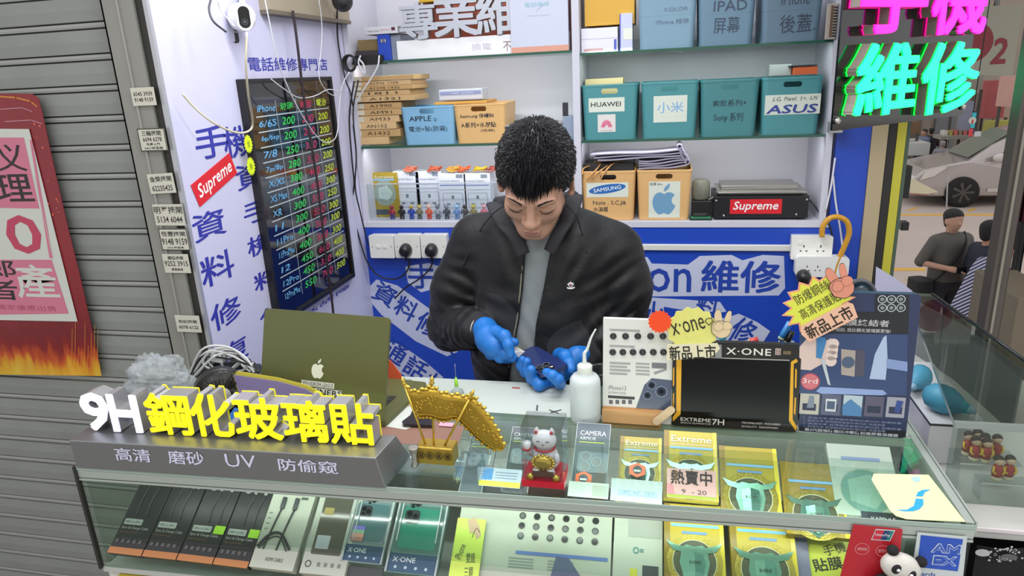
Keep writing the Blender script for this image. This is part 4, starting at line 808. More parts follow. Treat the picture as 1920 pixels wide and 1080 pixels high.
for u, v, lab in ((1094, 898, 'orange hexagon tag by the right camera protector box'), (1195, 882, 'orange hexagon tag on the leftmost gold shield box')):
    b = MB(T1 @ Matrix.Translation((0, 0, .022))); c = b.L(u, v); b.prism([(c[0] + .0145 * math.cos(R(30 + 60 * k)) * 1.15, c[1] + .0145 * math.sin(R(30 + 60 * k))) for k in range(6)], 0, .002, m('hex_orange', 'E86A3C', .35)); b.disc(c[0], c[1], .008, .0024, M('3C4450')); b.poly([(c[0] - .006, c[1] - .004), (c[0] + .006, c[1] - .004), (c[0] + .006, c[1]), (c[0] - .006, c[1])], .0028, M('C8D0D0')); tag(b.build('hexagon_tag'), lab, 'tag', 'orange hexagon tags')
# small info cards at the front of the upper tier
def card_on_tier(name, label, u0, v0, u1, v1, col, fn=None, T=T1, lift=.026):
    b = MB(T @ Matrix.Translation((0, 0, lift))); a = b.L(u0, v0); c = b.L(u1, v1); w, h = c[0] - a[0], c[1] - a[1]
    Fm = T @ Matrix.Translation((a[0], a[1], lift)); b = MB(Fm); b.box(0, w, 0, h, 0, .0012, m('card_' + col, col, .4))
    if fn: fn(b, w, h)
    return tag(b.build(name), label, 'card')
card_on_tier('info_card', 'blue, white and yellow info card left of the waving cat case', 897, 910, 980, 882, 'B8C4D8', lambda b, w, h: (b.rect(0, w, 0, h * .28, .0016, M('E0E040')), b.rect(.003, w * .3, h * .34, h * .96, .0016, M('4C8CC8')), [b.rect(w * .36, w * .9, h * (.45 + .15 * k), h * (.48 + .15 * k), .0016, M('7884A0')) for k in range(3)]))
card_on_tier('price_strip', 'blank pale strip card under the right camera protector box', 1064, 930, 1142, 908, 'B4C0BA', lambda b, w, h: b.rect(w * .6, w * .98, h * .1, h * .8, .0016, M('9AA6A0', rough=.2)))
card_on_tier('price_strip', 'pale strip card with faint blue lettering under the leftmost gold box', 1144, 938, 1242, 904, 'B0BEC0', lambda b, w, h: b.text('SAMSUNG SERIES', w * .15, w * .9, h * .25, h * .5, .0016, M('86A8CC')))
card_on_tier('hot_sale_tag', 'pink tag with bold dark characters 熱賣中 in the showcase', 1250, 932, 1342, 884, 'D8A8A8', lambda b, w, h: (b.text('熱賣中', w * .08, w * .92, h * .45, h * .95, .0016, M('3A2A30'), bold=.03), b.text('9  - 20', w * .3, w * .8, h * .15, h * .3, .0016, M('50444A')), b.rect(0, w, 0, h * .1, .0016, M('A8B048')), b.poly([(0, h * .1), (w * .16, h * .12), (w * .12, h * .4), (0, h * .45)], .0018, M('E08C98'))))
# lower tier --------------------------------------------------------
T2c = frame((-.9, .966, .858), (1, .033, 0), (0, .82, .57))
def cable_box(tagged, seal):
    def f(b, w, h):
        b.rect(0, w, 0, h * .07, .0006, m('copper_band', 'B87848', .4)); g = M('B0B4B4', rough=.25)
        b.text('capdase', w * .35, w * .8, h * .93, h * .96, .0006, M('A0A0A0'))
        for x in (.36, .66):
            x = x if seal > .5 else x + .12
            b.tube([(w * x, h * .78, .002), (w * (x + .02), h * .85, .002)], .0032, g, 8); b.tube([(w * (x + .02), h * .85, .002), (w * (x + .02), h * .88, .002)], .002, M('E0E0E0'), 6)
            b.tube(spline([(w * x, h * .78, .001), (w * (x - .06), h * .6, .001), (w * (x - .02), h * .42, .001)], 5), .0011, M('505054'), 5)
        b.disc(w * seal, h * .83, w * .13, .003, M('8C8C90'), 20); b.text('1.5m', w * (seal - .08), w * (seal + .08), h * .82, h * .85, .0034, M('D0D0D0'))
        b.rrect(w * .08, w * .62, h * .32, h * .385, .0008, .002, M('B8BCB8')); b.text('USB-C to USB-C', w * .12, w * .58, h * .34, h * .365, .0012, M('3C4040'))
        b.text('Sync & Charge Cable', w * .08, w * .88, h * .265, h * .30, .0008, M('C8C8C4')); b.text('high speed data', w * .08, w * .6, h * .23, h * .245, .0008, M('A87850'))
        for k in range(5): b.rect(w * (.08 + .17 * k), w * (.17 + .17 * k), h * .12, h * .16, .0008, M('5A5858'))
        if tagged: b.rrect(w * .7, w * 1.0, h * .31, h * .40, .0012, .001, M('B0E838'))
        b.ring(w * .5, h * .985, w * .1, w * .14, .001, M('101012'), 16)
    return f
gC = 'black charge cable boxes in the showcase'
lab4 = ['leftmost black charge cable box with orange base, without green tag', 'second black charge cable box from the left, without green tag', 'black charge cable box with green tag, left of another tagged one', 'black charge cable box with green tag, beside the white cable box']
for i, (u0, u1, sl) in enumerate([(200, 268, .8), (268, 336, .83), (336, 402, .25), (402, 466, .25)]):
    rack(T2c, 'cable_box', lab4[i], 'cable box', u0, 1032 + i * 8, u1 + 6, 1032 + i * 8, .018, '28282A', cable_box(i > 1, sl), gC, vb=-.158) if False else None
def rack2(T, name, label, cat, ubl, ubr, vb_, h, th, col, fn, group=None, skew=0., rough=.4):
    b = MB(T @ Matrix.Translation((0, 0, th))); a = b.L(*ubl); c = b.L(*ubr); w = math.hypot(c[0] - a[0], c[1] - a[1]); an = math.atan2(c[1] - a[1], c[0] - a[0])
    Fm = T @ Matrix.Translation((a[0], a[1], th)) @ Matrix.Rotation(an, 4, 'Z'); o = Fm @ Vector((w / 2, 0, -th)); root = thing(name, label, cat, tuple(o), group)
    b = MB(Fm); b.box(0, w, 0, h, -th + .0006, 0, m('pack_' + col, col, rough)); b.build('body', root, .0008)
    if fn: b = MB(Fm); fn(b, w, h); b.build('print', root)
    return root
for i, (p, q_, sl) in enumerate([((201, 1036), (264, 1043), .8), ((266, 1043), (329, 1050), .83), ((331, 1050), (397, 1058), .25), ((399, 1058), (463, 1066), .25)]):
    rack2(T2c, 'cable_box', lab4[i], 'cable box', p, q_, 0, .176, .016, '2A2A2C', cable_box(i > 1, sl), gC)
def white_cable(b, w, h):
    b.text('Verbatim', w * .1, w * .5, h * .9, h * .94, .0006, M('7C6468')); b.rrect(w * .68, w * .94, h * .85, h * .95, .0006, .003, M('90949C')); b.rrect(w * .7, w * .92, h * .86, h * .94, .001, .003, M('C8CCD0')); b.rect(w * .7, w * .86, h * .79, h * .82, .0006, M('50544C'))
    k = m('cable_ink', '34383A', .4)
    for x in (.32, .62):
        b.rbox(w * (x - .04), w * (x + .05), h * .66, h * .80, .0004, .004, .002, k); b.tube(spline([(w * x, h * .66, .002), (w * (x - .05), h * .5, .002), (w * (x - .1), h * .3, .002), (w * (x - .12), h * .2, .002)], 5), .0016, k, 6)
    b.tube(spline([(w * .05, h * .22, .003), (w * .25, h * .36, .003), (w * .5, h * .38, .003), (w * .8, h * .22, .003)], 6), .0024, k, 6); b.tube(spline([(w * .1, h * .20, .003), (w * .28, h * .32, .003), (w * .5, h * .34, .003), (w * .74, h * .20, .003)], 6), .0012, k, 6)
    b.text('HDMI CABLE', w * .32, w * .72, h * .08, h * .12, .0006, M('3C403C')); [b.rect(w * .06, w * .14, h * (.6 - .06 * k_), h * (.615 - .06 * k_), .0006, M('808480')) for k_ in range(4)]
T2d = frame((-.65, .975, .862), (1, .033, 0), (0, .80, .60))
rack2(T2d, 'cable_box', 'pale grey cable box showing two dark plugs and a looped cable', 'cable box', (466, 1062), (548, 1072), 0, .165, .02, 'B4B8AA', white_cable)
def window_box(b, w, h):
    b.text('Verbatim', w * .1, w * .5, h * .91, h * .95, .0006, M('7C6468')); b.rrect(w * .14, w * .8, h * .2, h * .84, .0006, .003, m('dark_window', '55544A', .15)); b.rrect(w * .2, w * .42, h * .62, h * .7, .001, .002, M('9C8C50')); b.rrect(w * .2, w * .5, h * .26, h * .4, .001, .002, M('B8BCC4'))
    b.ring(w * .15, h * .1, w * .05, w * .07, .0006, M('3C3C38')); [b.rect(w * (.35 + .15 * k), w * (.42 + .15 * k), h * .08, h * .12, .0006, M('787C74')) for k in range(4)]; b.rrect(w * .3, w * .6, h * .96, h * .985, .0006, .002, M('50524A'))
rack2(T2d, 'cable_box', 'pale grey box with a dark window, right of the looped cable box', 'cable box', (560, 1074), (645, 1082), 0, .172, .022, 'B0B4A8', window_box)
rack(T2, 'pale_carton', 'pale hanging-tab carton standing behind the dark-window box', 'product box', 600, 950, 668, 912, .004, 'A8ACA0', lambda b, w, h: b.rrect(w * .3, w * .6, h * .6, h * .8, .0006, .002, M('44463E')), vb=.05)
def xcase(c1, c2, lay):
    def f(b, w, h):
        b.rrect(w * .06, w * .94, h * .3, h * .97, .0006, .008, m('case_clear_' + c1, c1, .1, coat=.5)); b.rrect(w * .12, w * .88, h * .34, h * .93, .0012, .007, m('case_in_' + c2, c2, .15, coat=.5))
        b.rrect(w * .16, w * .46, h * .7, h * .9, .002, .006, M('343C40', rough=.1)); [b.disc(w * x, h * y, w * .055, .0026, M('14181A', rough=.1), 14) for x, y in ((.25, .84), (.25, .75), (.37, .8))]
        b.rect(w * .02, w * .98, h * .02, h * .27, .0016, m('label_navy', '2A4C68', .3)); b.text('X·ONE', w * .1, w * .55, h * .15, h * .22, .002, M('D0D8DC'), bold=.02); [b.disc(w * (.18 + .2 * k), h * .08, w * .03, .002, M('A8C0CC'), 10) for k in range(4)]
        for e in ((0, w * .03, 0, h), (w * .97, w, 0, h)): b.box(*e, 0, .006, m('case_rim', 'A8B4B4', .1))
    return f
gX = 'clear phone case packs in the showcase'
rack2(T2, 'phone_case_pack', 'phone case pack with rainbow side and navy label, left front of four', 'phone case', (640, 1052), (716, 1060), 0, .115, .012, '7C8C8C', lambda b, w, h: (xcase('6C7C84', '4C6C70', 0)(b, w, h), [b.rect(w * .1, w * .4, h * (.32 + .06 * k), h * (.38 + .06 * k), .003, M(c)) for k, c in enumerate(('A87870', 'C89080', '80A890', '6C68C0'))]), gX)
rack2(T2, 'phone_case_pack', 'green tinted phone case pack with blue label, right front of four', 'phone case', (722, 1072), (818, 1082), 0, .125, .012, '5C7C78', xcase('4C6C68', '2C7C68', 0), gX)
rack(T2, 'phone_case_pack', 'dark green phone case pack behind the rainbow-sided one', 'phone case', 672, 975, 744, 926, .01, '5C6C68', xcase('70887C', '5C7C6C', 0), gX, vb=.09)
rack(T2, 'phone_case_pack', 'clear phone case pack showing pale blue lens outline', 'phone case', 752, 975, 834, 934, .01, '8C949C', xcase('98A0AC', 'A0A8B8', 0), gX, vb=.085)
rack(T2, 'accessory_pack', 'dark hanging accessory pack at the very bottom below the case packs', 'package', 645, 1100, 720, 1066, .004, '3C4040', None, vb=.05)
def film(b, w, h):
    b.rect(w * .08, w * .3, h - .022, h - .010, .0006, m('holo', '6CC0E8', .15))
    for j in range(4):
        for i in range(6): b.disc(w * (.42 + .095 * i), h - .014 - .018 * j, .0062, .0008, M('3C3E3E', rough=.25), 18); b.disc(w * (.42 + .095 * i), h - .014 - .018 * j, .0042, .0012, M('6A6E6C' if (i + j) % 2 else '2A2C2C', rough=.2), 16)
    b.rect(w * .4, w * .98, h - .10, h - .094, .0008, M('5C78B8')); [b.rect(w * (.36 + .25 * (k % 2)), w * (.52 + .25 * (k % 2)), h - .104 - .005 * (k // 2) - .004, h - .104 - .005 * (k // 2) - .002, .0008, M('8C9494')) for k in range(8)]
    b.poly([(w * .62, h - .15), (w * .66, h - .098), (w * .74, h - .1), (w * .88, h - .15)], .001, M('5C6484', rough=.3))
rack2(T2, 'lens_film_sheet', 'large pale sheet with rows of small dark lens rings', 'display sheet', (838, 1118), (1142, 1148), 0, .180, .006, 'B8BCAE', film)
rack2(T2, 'lens_film_sheet', 'narrow pale sheet with small green screw picture, right of the lens ring sheet', 'display sheet', (1146, 1120), (1242, 1130), 0, .165, .006, 'BCC0B4', lambda b, w, h: (b.rect(w * .3, w * .98, h * .62, h * .9, .0006, M('A8ACA4')), b.text('O=', w * .4, w * .62, h * .45, h * .52, .0008, M('4C8C84'), bold=.03), b.rect(w * .35, w * .5, h * .22, h * .3, .0008, M('D0CC40')), b.rect(w * .6, w * .92, h * .2, h * .34, .0008, M('3C4044'))))
rack(T2, 'screen_protector_box', 'large gold shield box with red 3rd badge, left of two at the front', 'product box', 1246, 1090, 1354, 950, .02, 'B8A020', extreme(title=False, badge=True), gE, vb=.19)
rack(T2, 'screen_protector_box', 'large gold shield box with white title at its top, right of two at the front', 'product box', 1374, 1090, 1484, 958, .02, 'B8A41E', extreme(), gE, vb=.19)
rack(T2, 'folder_sleeve', 'thin grey sleeve with pink edge beside the right gold box', 'sleeve', 1488, 1100, 1508, 968, .01, '7C7C98', lambda b, w, h: b.rect(0, w * .3, 0, h, .0006, M('C85C90')), vb=.19)
def sale(b, w, h):
    for k, (x, y, s_) in enumerate(((.5, .7, .5), (.4, .45, .4))): pts = burst(12, w * .42, w * .5); b.poly([(w * x + px_, h * y + py_ * .9) for px_, py_ in pts], .0008 + k * .0004, M('D4DC50' if k else 'C8D468'))
    b.text('特價', w * .3, w * .98, h * .80, h * .98, .002, M('2A2C24'), bold=.03, rot=.3); b.text('手機', w * .4, w * .8, h * .58, h * .68, .002, M('2A2C24'), rot=.3); b.text('貼膜', w * .2, w * .7, h * .42, h * .54, .002, M('2A2C24'), bold=.02, rot=.2)
rack(T2, 'sale_poster', 'yellow-green burst sale poster with bold handwritten 特價 in the showcase', 'poster', 1508, 1120, 1598, 962, .004, 'B4D0B0', sale, vb=.17)
def hand_tag(b, w, h):
    b.text('iPhone 系列', -h * .08, h * .42, -.003, .004, .0016, M('22262A'), rot=0) if False else None
    b.text('iPhone', w * .02, w * .52, h * .45, h * .55, .0016, M('22262A'), rot=1.35); b.text('雙鏡', w * .5, w * .8, h * .35, h * .5, .0016, M('22262A'), rot=.1, bold=.0); b.text('三鏡', w * .5, w * .8, h * .15, h * .3, .0016, M('22262A'), rot=.1)
    for pts in ([(.35, .98), (.6, 1.02), (.8, .9), (.9, .75), (.75, .7), (.65, .8), (.5, .78)],): b.poly([(w * x, h * y) for x, y in pts][::-1], .0018, M('C8A888'))
    b.tube(spline([(w * .6, h * .72, .002), (w * .7, h * .86, .002), (w * .85, h * .8, .002)], 4), .0005, M('3A2A22'), 4)
card_on_tier('handwritten_tag', 'yellow-green tag with vertical handwriting in front of the lens sheets', 838, 1100, 912, 975, 'C8DC58', hand_tag, T2, .016)
# cards stuck inside the front pane at the right
FGl = frame(A0 + nF * .003, dX, (0, 0, 1))
b = MB(FGl); P = [b.L(*p) for p in [(1570, 1100), (1678, 1112), (1692, 992), (1600, 983)]]; b = MB(FGl); b.prism(P, 0, .0012, m('card_red', 'B8222E', .35))
Lq = b.L(1655, 1002); b.M = FGl @ Matrix.Translation((Lq[0], Lq[1], 0)); b.poly([(-.016, -.010), (.011, -.010), (.016, .010), (-.011, .010)], .0016, M('D8DCDC')); b.poly([(-.0145, -.0085), (-.003, -.0085), (.001, .0085), (-.0105, .0085)], .002, M('C83040')); b.poly([(-.003, -.0085), (.005, -.0085), (.009, .0085), (.001, .0085)], .002, M('24406C')); b.poly([(.005, -.0085), (.010, -.0085), (.0145, .0085), (.009, .0085)], .002, M('2A7C7C')); b.text('UnionPay', -.011, .010, -.003, .003, .0024, M('F0F0F0')); b.M = FGl
for u, v, t in ((1616, 1028, '銀聯掃碼'), (1655, 1032, '雲閃付')): q_ = b.L(u, v); b.ring(q_[0], q_[1], .0095, .0105, .0016, M('D88088'), 20); b.text(t, q_[0] - .007, q_[0] + .007, q_[1] - .003, q_[1] + .003, .0018, M('E8A8AC'))
tag(b.build('payment_card'), 'red bank payment card behind the front glass at lower right', 'card')
b = MB(FGl @ Matrix.Translation((0, 0, .003))); q_ = b.L(1683, 1052); b.M = FGl @ Matrix.Translation((q_[0], q_[1], .016)) @ Matrix.Rotation(R(-22), 4, 'Z'); root = thing('panda_plush', 'small black and white panda plush peeking beside the red payment card', 'plush toy', tuple(b.M @ Vector((0, -.05, 0))))
pw = m('plush_white', 'D0CCC4', .9, bump=.4, bs=400); pb = m('plush_black', '1C1A1C', .9, bump=.4, bs=400)
b.ball((0, 0, 0), .027, pw, 12, (1.1, .85, .6)); b.build('head', root)
for x in (-1, 1): b2 = MB(b.M); b2.ball((x * .022, .02, -.002), .0085, pb, 8); b2.build('ear', root); b2 = MB(b.M); b2.ball((x * .011, .001, .013), .0072, pb, 8, (1, 1.2, .5)); b2.ball((x * .010, .002, .0162), .0028, M('E8E8E8'), 6, (1, 1, .5)); b2.build('eye_patch', root)
b2 = MB(b.M); b2.ball((0, -.008, .0165), .0028, pb, 6, (1.3, 1, .6)); b2.build('nose', root); b2 = MB(b.M); b2.ball((.002, -.045, -.002), .026, pb, 10, (1, 1, .55)); b2.build('body', root)
b = MB(FGl); P = [b.L(*p) for p in [(1702, 1120), (1800, 1130), (1813, 1006), (1720, 998)]]; b = MB(FGl); b.prism(P, 0, .0012, m('card_white', 'C8D0D0', .4)); c_ = M('2450B8', rough=.35); P2 = [b.L(*p) for p in [(1719, 1062), (1795, 1070), (1805, 1010), (1726, 1002)]]; b.poly(P2, .0016, c_)
b.ptext('AM', 1744, 1034, 1803, 1020, M('C8D4E8'), z=.002, corr=False, bold=.07); b.ptext('AM', 1746.5, 1032.5, 1800.5, 1021.5, c_, z=.0026, corr=False, bold=.0); b.ptext('EX', 1746, 1057, 1795, 1042, M('C8D4E8'), z=.002, corr=False, bold=.07); b.ptext('EX', 1748.5, 1055.5, 1792.5, 1043.5, c_, z=.0026, corr=False, bold=.0)
b.ptext('Cards', 1716, 1080, 1754, 1070, M('3858A8'), z=.0016, bold=.02); b.ptext('Welcome', 1716, 1092, 1764, 1082, M('3858A8'), z=.0016, bold=.02)
tag(b.build('card_logo_sticker'), 'blue and white square card-acceptance sticker with outlined capitals on the front glass', 'sticker')
ebox('grey_box', 'dark grey product box between the red card and the blue sticker', 'product box', 1688, 1075, 1722, 998, 1.03, .02, '5C6460', z0=.93, h=.06)
# ================================================================== light-box sign on the counter
root = thing('light_box_sign', 'lit sign with yellow 3D letters 鋼化玻璃貼 and white 9H on a silver base', 'sign', (-.77, 1.0, ZC))
sx0, sx1 = .008, .622; sv2 = m('brushed_silver', '8F9092', .38, .75); F = frame(A0 + Vector((0, 0, ZC + .001)) + nF * .006, dX, (0, 0, 1))
b = MB(F); zz = .0; hL = .058
prof = [(0, 0), (.012 * 0, hL), (-.075, hL + .002), (-.105, 0)]
vs = []
for x, k in ((sx0, 0), (sx1 - .006, 1)):
    for z_, y_ in prof: vs.append((x, y_, z_))
vs[5] = (sx1 - .012, hL, 0); vs[6] = (sx1 - .002, hL + .002, -.075); vs[4] = (sx1, 0, 0); vs[7] = (sx1 + .012, 0, -.105)
b.add(vs, [(0, 4, 5, 1), (1, 5, 6, 2), (2, 6, 7, 3), (0, 3, 7, 4), (0, 1, 2, 3), (4, 7, 6, 5)], sv2); b.build('base', root, .0015)
wi = m('sign_white_ink', 'D4D4EC', .5)
for t, u0, v0, u1, v1 in (('高清', 219, 867, 280, 838), ('磨砂', 318, 873, 380, 843), ('UV', 425, 878, 478, 850), ('防偷窥', 524, 889, 632, 858)): b = MB(F); b.ptext(t, u0, v0, u1, v1, wi, bold=.018 if t != 'UV' else .0, z=.0008); b.build('base_lettering', root)
yl = m('lit_yellow', 'FFF01A', .4, emit=.95); wl2 = m('lit_white', 'E8ECFF', .4, emit=.8); sd = m('letter_return', 'B4B2B4', .3, .55); yr = m('yellow_rim', 'E8DC20', .4, emit=.3)
FL = frame(A0 + nF * -.028, dX, (0, 0, 1))
for t, u0, u1, v0, v1 in (('9', 153, 205, 811, 743), ('H', 206, 262, 815, 748), ('鋼', 274, 358, 820, 748), ('化', 358, 437, 826, 750), ('玻', 440, 528, 830, 757), ('璃', 531, 614, 836, 763), ('貼', 618, 702, 840, 768)):
    b = MB(FL); ln_ = (1165 - (u0 + u1) / 2) / 3960 * (v0 - v1) * .55; a = b.L(u0 + ln_, v0); c = b.L(u1 - ln_, v1); fc = wl2 if t in '9H' else yl
    y0 = ZC + hL + .004; y1 = y0 + (c[1] - a[1]); bo = .055 if t in '9H' else .025
    b.text(t, a[0], c[0], y0, y1, -.003, fc, bold=bo, ext=.003, side=fc); b.text(t, a[0], c[0], y0, y1, -.036, sd, bold=bo, ext=.033, side=sd)
    if t not in '9H': b.text(t, a[0] - .001, c[0] + .001, y0 - .001, y1 + .001, -.039, yr, bold=bo + .01, ext=.003, side=yr)
    b.build('letter', root)
# ================================================================== laptop
W_ = .304; aa = R(-18); ya = -.12; xd = Vector((math.cos(ya), math.sin(ya), 0)); hr = Vector((-.547, 1.16, ZC + .013)); hl = hr - xd * W_; yd = Vector((xd.y * math.sin(aa), -xd.x * math.sin(aa), math.cos(aa)))
root = thing('laptop', 'olive green laptop seen from behind its lid, standing open on the worktop', 'laptop', tuple((hl + hr) / 2 - Vector((0, 0, .011))))
ol = m('olive_shell', '5A5C33', .42, .15); F = frame(hl, xd, yd); b = MB(F); b.rbox(0, W_, .002, .212, -.006, 0, .009, ol); b.build('lid', root, .0012)
b = MB(F); b.rect(.008, W_ - .008, .012, .204, -.0064, M('202830', rough=.1)); b.build('screen', root)
b = MB(F); q_ = b.L(596, 694); apple(b, q_[0], q_[1], .034, .0006, m('logo_silver', 'D8D8C8', .3)); b.build('lid_logo', root)
b = MB(F); b.prect(565, 722, 627, 719, M('D0D0C4'), z=.0005); b.ptext('20TH EUROPA LEAGUE', 567, 721, 625, 720, M('3C3C34'), z=.0009); b.prect(590, 738, 641, 733, M('C8C8BC'), z=.0005); b.ptext('WINNERS', 561, 736, 641, 733, M('1E1E1A'), z=.0009, bold=.01); b.build('lid_sticker', root)
b = MB(frame(hl - Vector((0, 0, .001)), xd, Vector((-xd.y, xd.x, 0)))); b.rbox(0, W_, .004, .20, -.010, .0, .009, ol); [b.rect(.02 + .0195 * i, .036 + .0195 * i, .03 + .018 * j, .045 + .018 * j, .0006, M('1C1C1A')) for i in range(13) for j in range(5)]; b.build('keyboard_deck', root, .001)
# ------------------------------------------------------------------ bundle of cables, fan, bag, sheets behind the sign
rb = random.Random(21); base = PZ(420, 742, ZC + .0)
def P3(u, v, y): return PY(u, v, y)
for i in range(20):
    bk_ = i % 5 in (0, 2); b = MB(); y = 1.29 + .009 * (i % 9)
    u0 = 352 + rb.random() * 22; u1 = 470 + rb.random() * 16; h0 = 648 + rb.random() * 24
    if i % 4 == 3: cx_, cy_ = 385 + 70 * rb.random(), 682 + 14 * rb.random(); pts = [P3(cx_ + (22 + 16 * rb.random()) * math.cos(a_ * 1.05), cy_ + (14 + 8 * rb.random()) * math.sin(a_ * 1.05) - 8, y) for a_ in range(6)]
    elif bk_: pts = [P3(u0 - 4, 700 + rb.random() * 14, y), P3(u0 + 20 + 20 * rb.random(), h0 + 8, y + .02), P3(u0 + 75, h0 + 4 + 8 * rb.random(), y), P3(u1, 680 + 14 * rb.random(), y - .01), P3(u1 - 20, 706, y - .02), P3(u0 + 50, 712, y)]
    else: pts = [P3(u0, 698 + rb.random() * 12, y), P3(u0 + 24 + 16 * rb.random(), h0 + 6, y), P3(u0 + 60 + 14 * rb.random(), h0, y + .01), P3(u1 - 20, h0 + 18, y), P3(u1, 690 + rb.random() * 14, y - .01)]
    b.tube(spline(pts, 7), .0022 if bk_ else .0026, blk if bk_ else m('usb_white', 'C8C8C6', .45), 6)
    tag(b.build('charging_cable'), ('black' if bk_ else 'white') + ' charging cable in the tangle between the plastic bag and the laptop', 'cable', ('black' if bk_ else 'white') + ' cables in the tangle left of the laptop')
for k, (u, v, s_, lab) in enumerate([(385, 690, 1., 'dark adapter under the cable tangle, next to the plastic bag'), (440, 690, 1.2, 'black adapter in the middle of the cable tangle'), (468, 700, .9, 'black adapter at the laptop end of the cable tangle')]):
    p = P3(u, v, 1.34); b = MB(frame(p, (1, .2 * k, .1), (0, .2, 1))); b.rbox(-.028 * s_, .028 * s_, -.02, .016, -.02, .012, .006, m('adapter_dark', '2E2E30', .4)); tag(b.build('charger', bev=.003), lab, 'charger')
b = MB(); p = P3(410, 672, 1.31); b.at(frame(p, (1, 0, -.1), (0, 0, 1))); b.rbox(-.016, .016, -.007, .007, -.008, .008, .003, m('usb_white', 'C8C8C6', .45)); tag(b.build('usb_plug', bev=.001), 'white rectangular cable plug on top of the tangle', 'plug')
hc = P3(415, 738, 1.155); hc.z = max(hc.z, ZC + .05); d = (CAM - hc).normalized(); d = (d + Vector((.15, -.1, -.25))).normalized(); F = frame(hc, Vector((0, 0, 1)).cross(d), (0, 0, 1)); root = thing('desk_fan', 'small round black fan with grey hub behind the lit sign', 'fan', (hc.x, hc.y, ZC))
b = MB(F); fk = m('fan_black', '1E1C1C', .4); rr0 = .052
for rad, zz in ((rr0, 0), (rr0 * .98, -.012), (rr0 * .7, .010), (.018, .012)): b.tube([(rad * math.cos(2 * PI * i / 32), rad * math.sin(2 * PI * i / 32), zz) for i in range(32)], .0013, fk, 6, True)
for k in range(28): a = 2 * PI * k / 28; b.tube([(.017 * math.cos(a), .017 * math.sin(a), .012), (.036 * math.cos(a), .036 * math.sin(a), .010), (rr0 * math.cos(a), rr0 * math.sin(a), 0)], .0009, fk, 5)
b.build('grille', root); b = MB(F); b.disc(0, 0, rr0, -.014, m('fan_back', '3C3836', .5), 32); b.lathe([(rr0, -.028), (rr0, -.004)], fk, 32); b.build('shroud', root)
b = MB(F); b.lathe([(.0175, .006), (.0175, .014), (.0, .016)], m('hub_grey', '9C9C98', .35), 24); b.build('hub', root)
b = MB(F)
for k in range(5): a = 2 * PI * k / 5; b.add([(.016 * math.cos(a), .016 * math.sin(a), -.002), (.046 * math.cos(a - .3), .046 * math.sin(a - .3), -.002), (.047 * math.cos(a + .4), .047 * math.sin(a + .4), -.01), (.016 * math.cos(a + .7), .016 * math.sin(a + .7), -.01)], [(0, 1, 2, 3)], M('5C5854'))
b.build('blades', root); b = MB(); b.lathe([(.03, 0), (.03, .006), (.012, .012), (.010, .03)], fk, 20, (hc.x, hc.y + .03, ZC + .0005)); b.build('stand', root)
def crumple(name, label, c, sc, seed, mt, amp=.25, cut=None):
    bm = bmesh.new(); bmesh.ops.create_icosphere(bm, subdivisions=5, radius=1)
    for v in bm.verts:
        n_ = v.co.normalized(); q_ = noise.noise(n_ * 2.2 + Vector((seed, 0, 0))); r2 = abs(noise.noise(n_ * 5 + Vector((0, seed, 0)))); r3 = abs(noise.noise(n_ * 11 + Vector((0, 0, seed))))
        v.co = n_ * (1 + amp * q_ - amp * .7 * r2 - amp * .05 * r3); v.co = Vector((v.co.x * sc[0], v.co.y * sc[1], max(v.co.z * sc[2], -sc[2] * .8)))
    me = bpy.data.meshes.new(name); bm.to_mesh(me); bm.free(); me.materials.append(mt); [setattr(p, 'use_smooth', True) for p in me.polygons]
    o = bpy.data.objects.new(name, me); COL.objects.link(o); o.location = c; return tag(o, label, 'plastic bag')
bag = frost('bag_film', 'EEF1F3', .2, .12)
p = P3(292, 712, 1.20); p.z = ZC + .053; crumple('plastic_bag', 'crumpled clear plastic bag standing behind the white 9H letters', p, (.078, .05, .065), 3.1, bag, .5)
p = P3(352, 742, 1.15); p.z = ZC + .03; crumple('plastic_bag', 'smaller clear plastic bag lying between the big bag and the fan', p, (.06, .04, .034), 7.7, bag, .4)
F = frame((0, 1.118, ZC), (1, -.05, 0), (0, .15, 1))
def sheet(name, label, pts, col, th=.0015, edge=None, Fm=F, cat='paper'):
    b = MB(Fm); q_ = [b.L(*p_) for p_ in pts]; b.prism(q_, -th, 0, m('sheet_' + col, col, .5), side=m('sheet_' + edge, edge, .5) if edge else None); return tag(b.build(name), label, cat)
sheet('yellow_folder', 'bent yellow folder leaning behind the fan and the sign letters', [(452, 760), (600, 762), (606, 738), (575, 722), (520, 708), (446, 696), (436, 700)], 'C8BC48')
Fp = frame((0, 1.112, ZC), (1, -.05, 0), (0, .15, 1)); sheet('purple_sheet', 'lilac sheet in front of the yellow folder, behind the sign letters', [(456, 764), (604, 764), (598, 744), (572, 729), (520, 715), (438, 703)], '8478A8', Fm=Fp)
Fp = frame((0, 1.104, ZC), (1, -.05, 0), (0, .15, 1)); sheet('blue_wrapper', 'bright blue wrapper showing between the sign letters', [(425, 800), (452, 804), (456, 770), (440, 764), (428, 780)], '3A78D0', Fm=Fp)
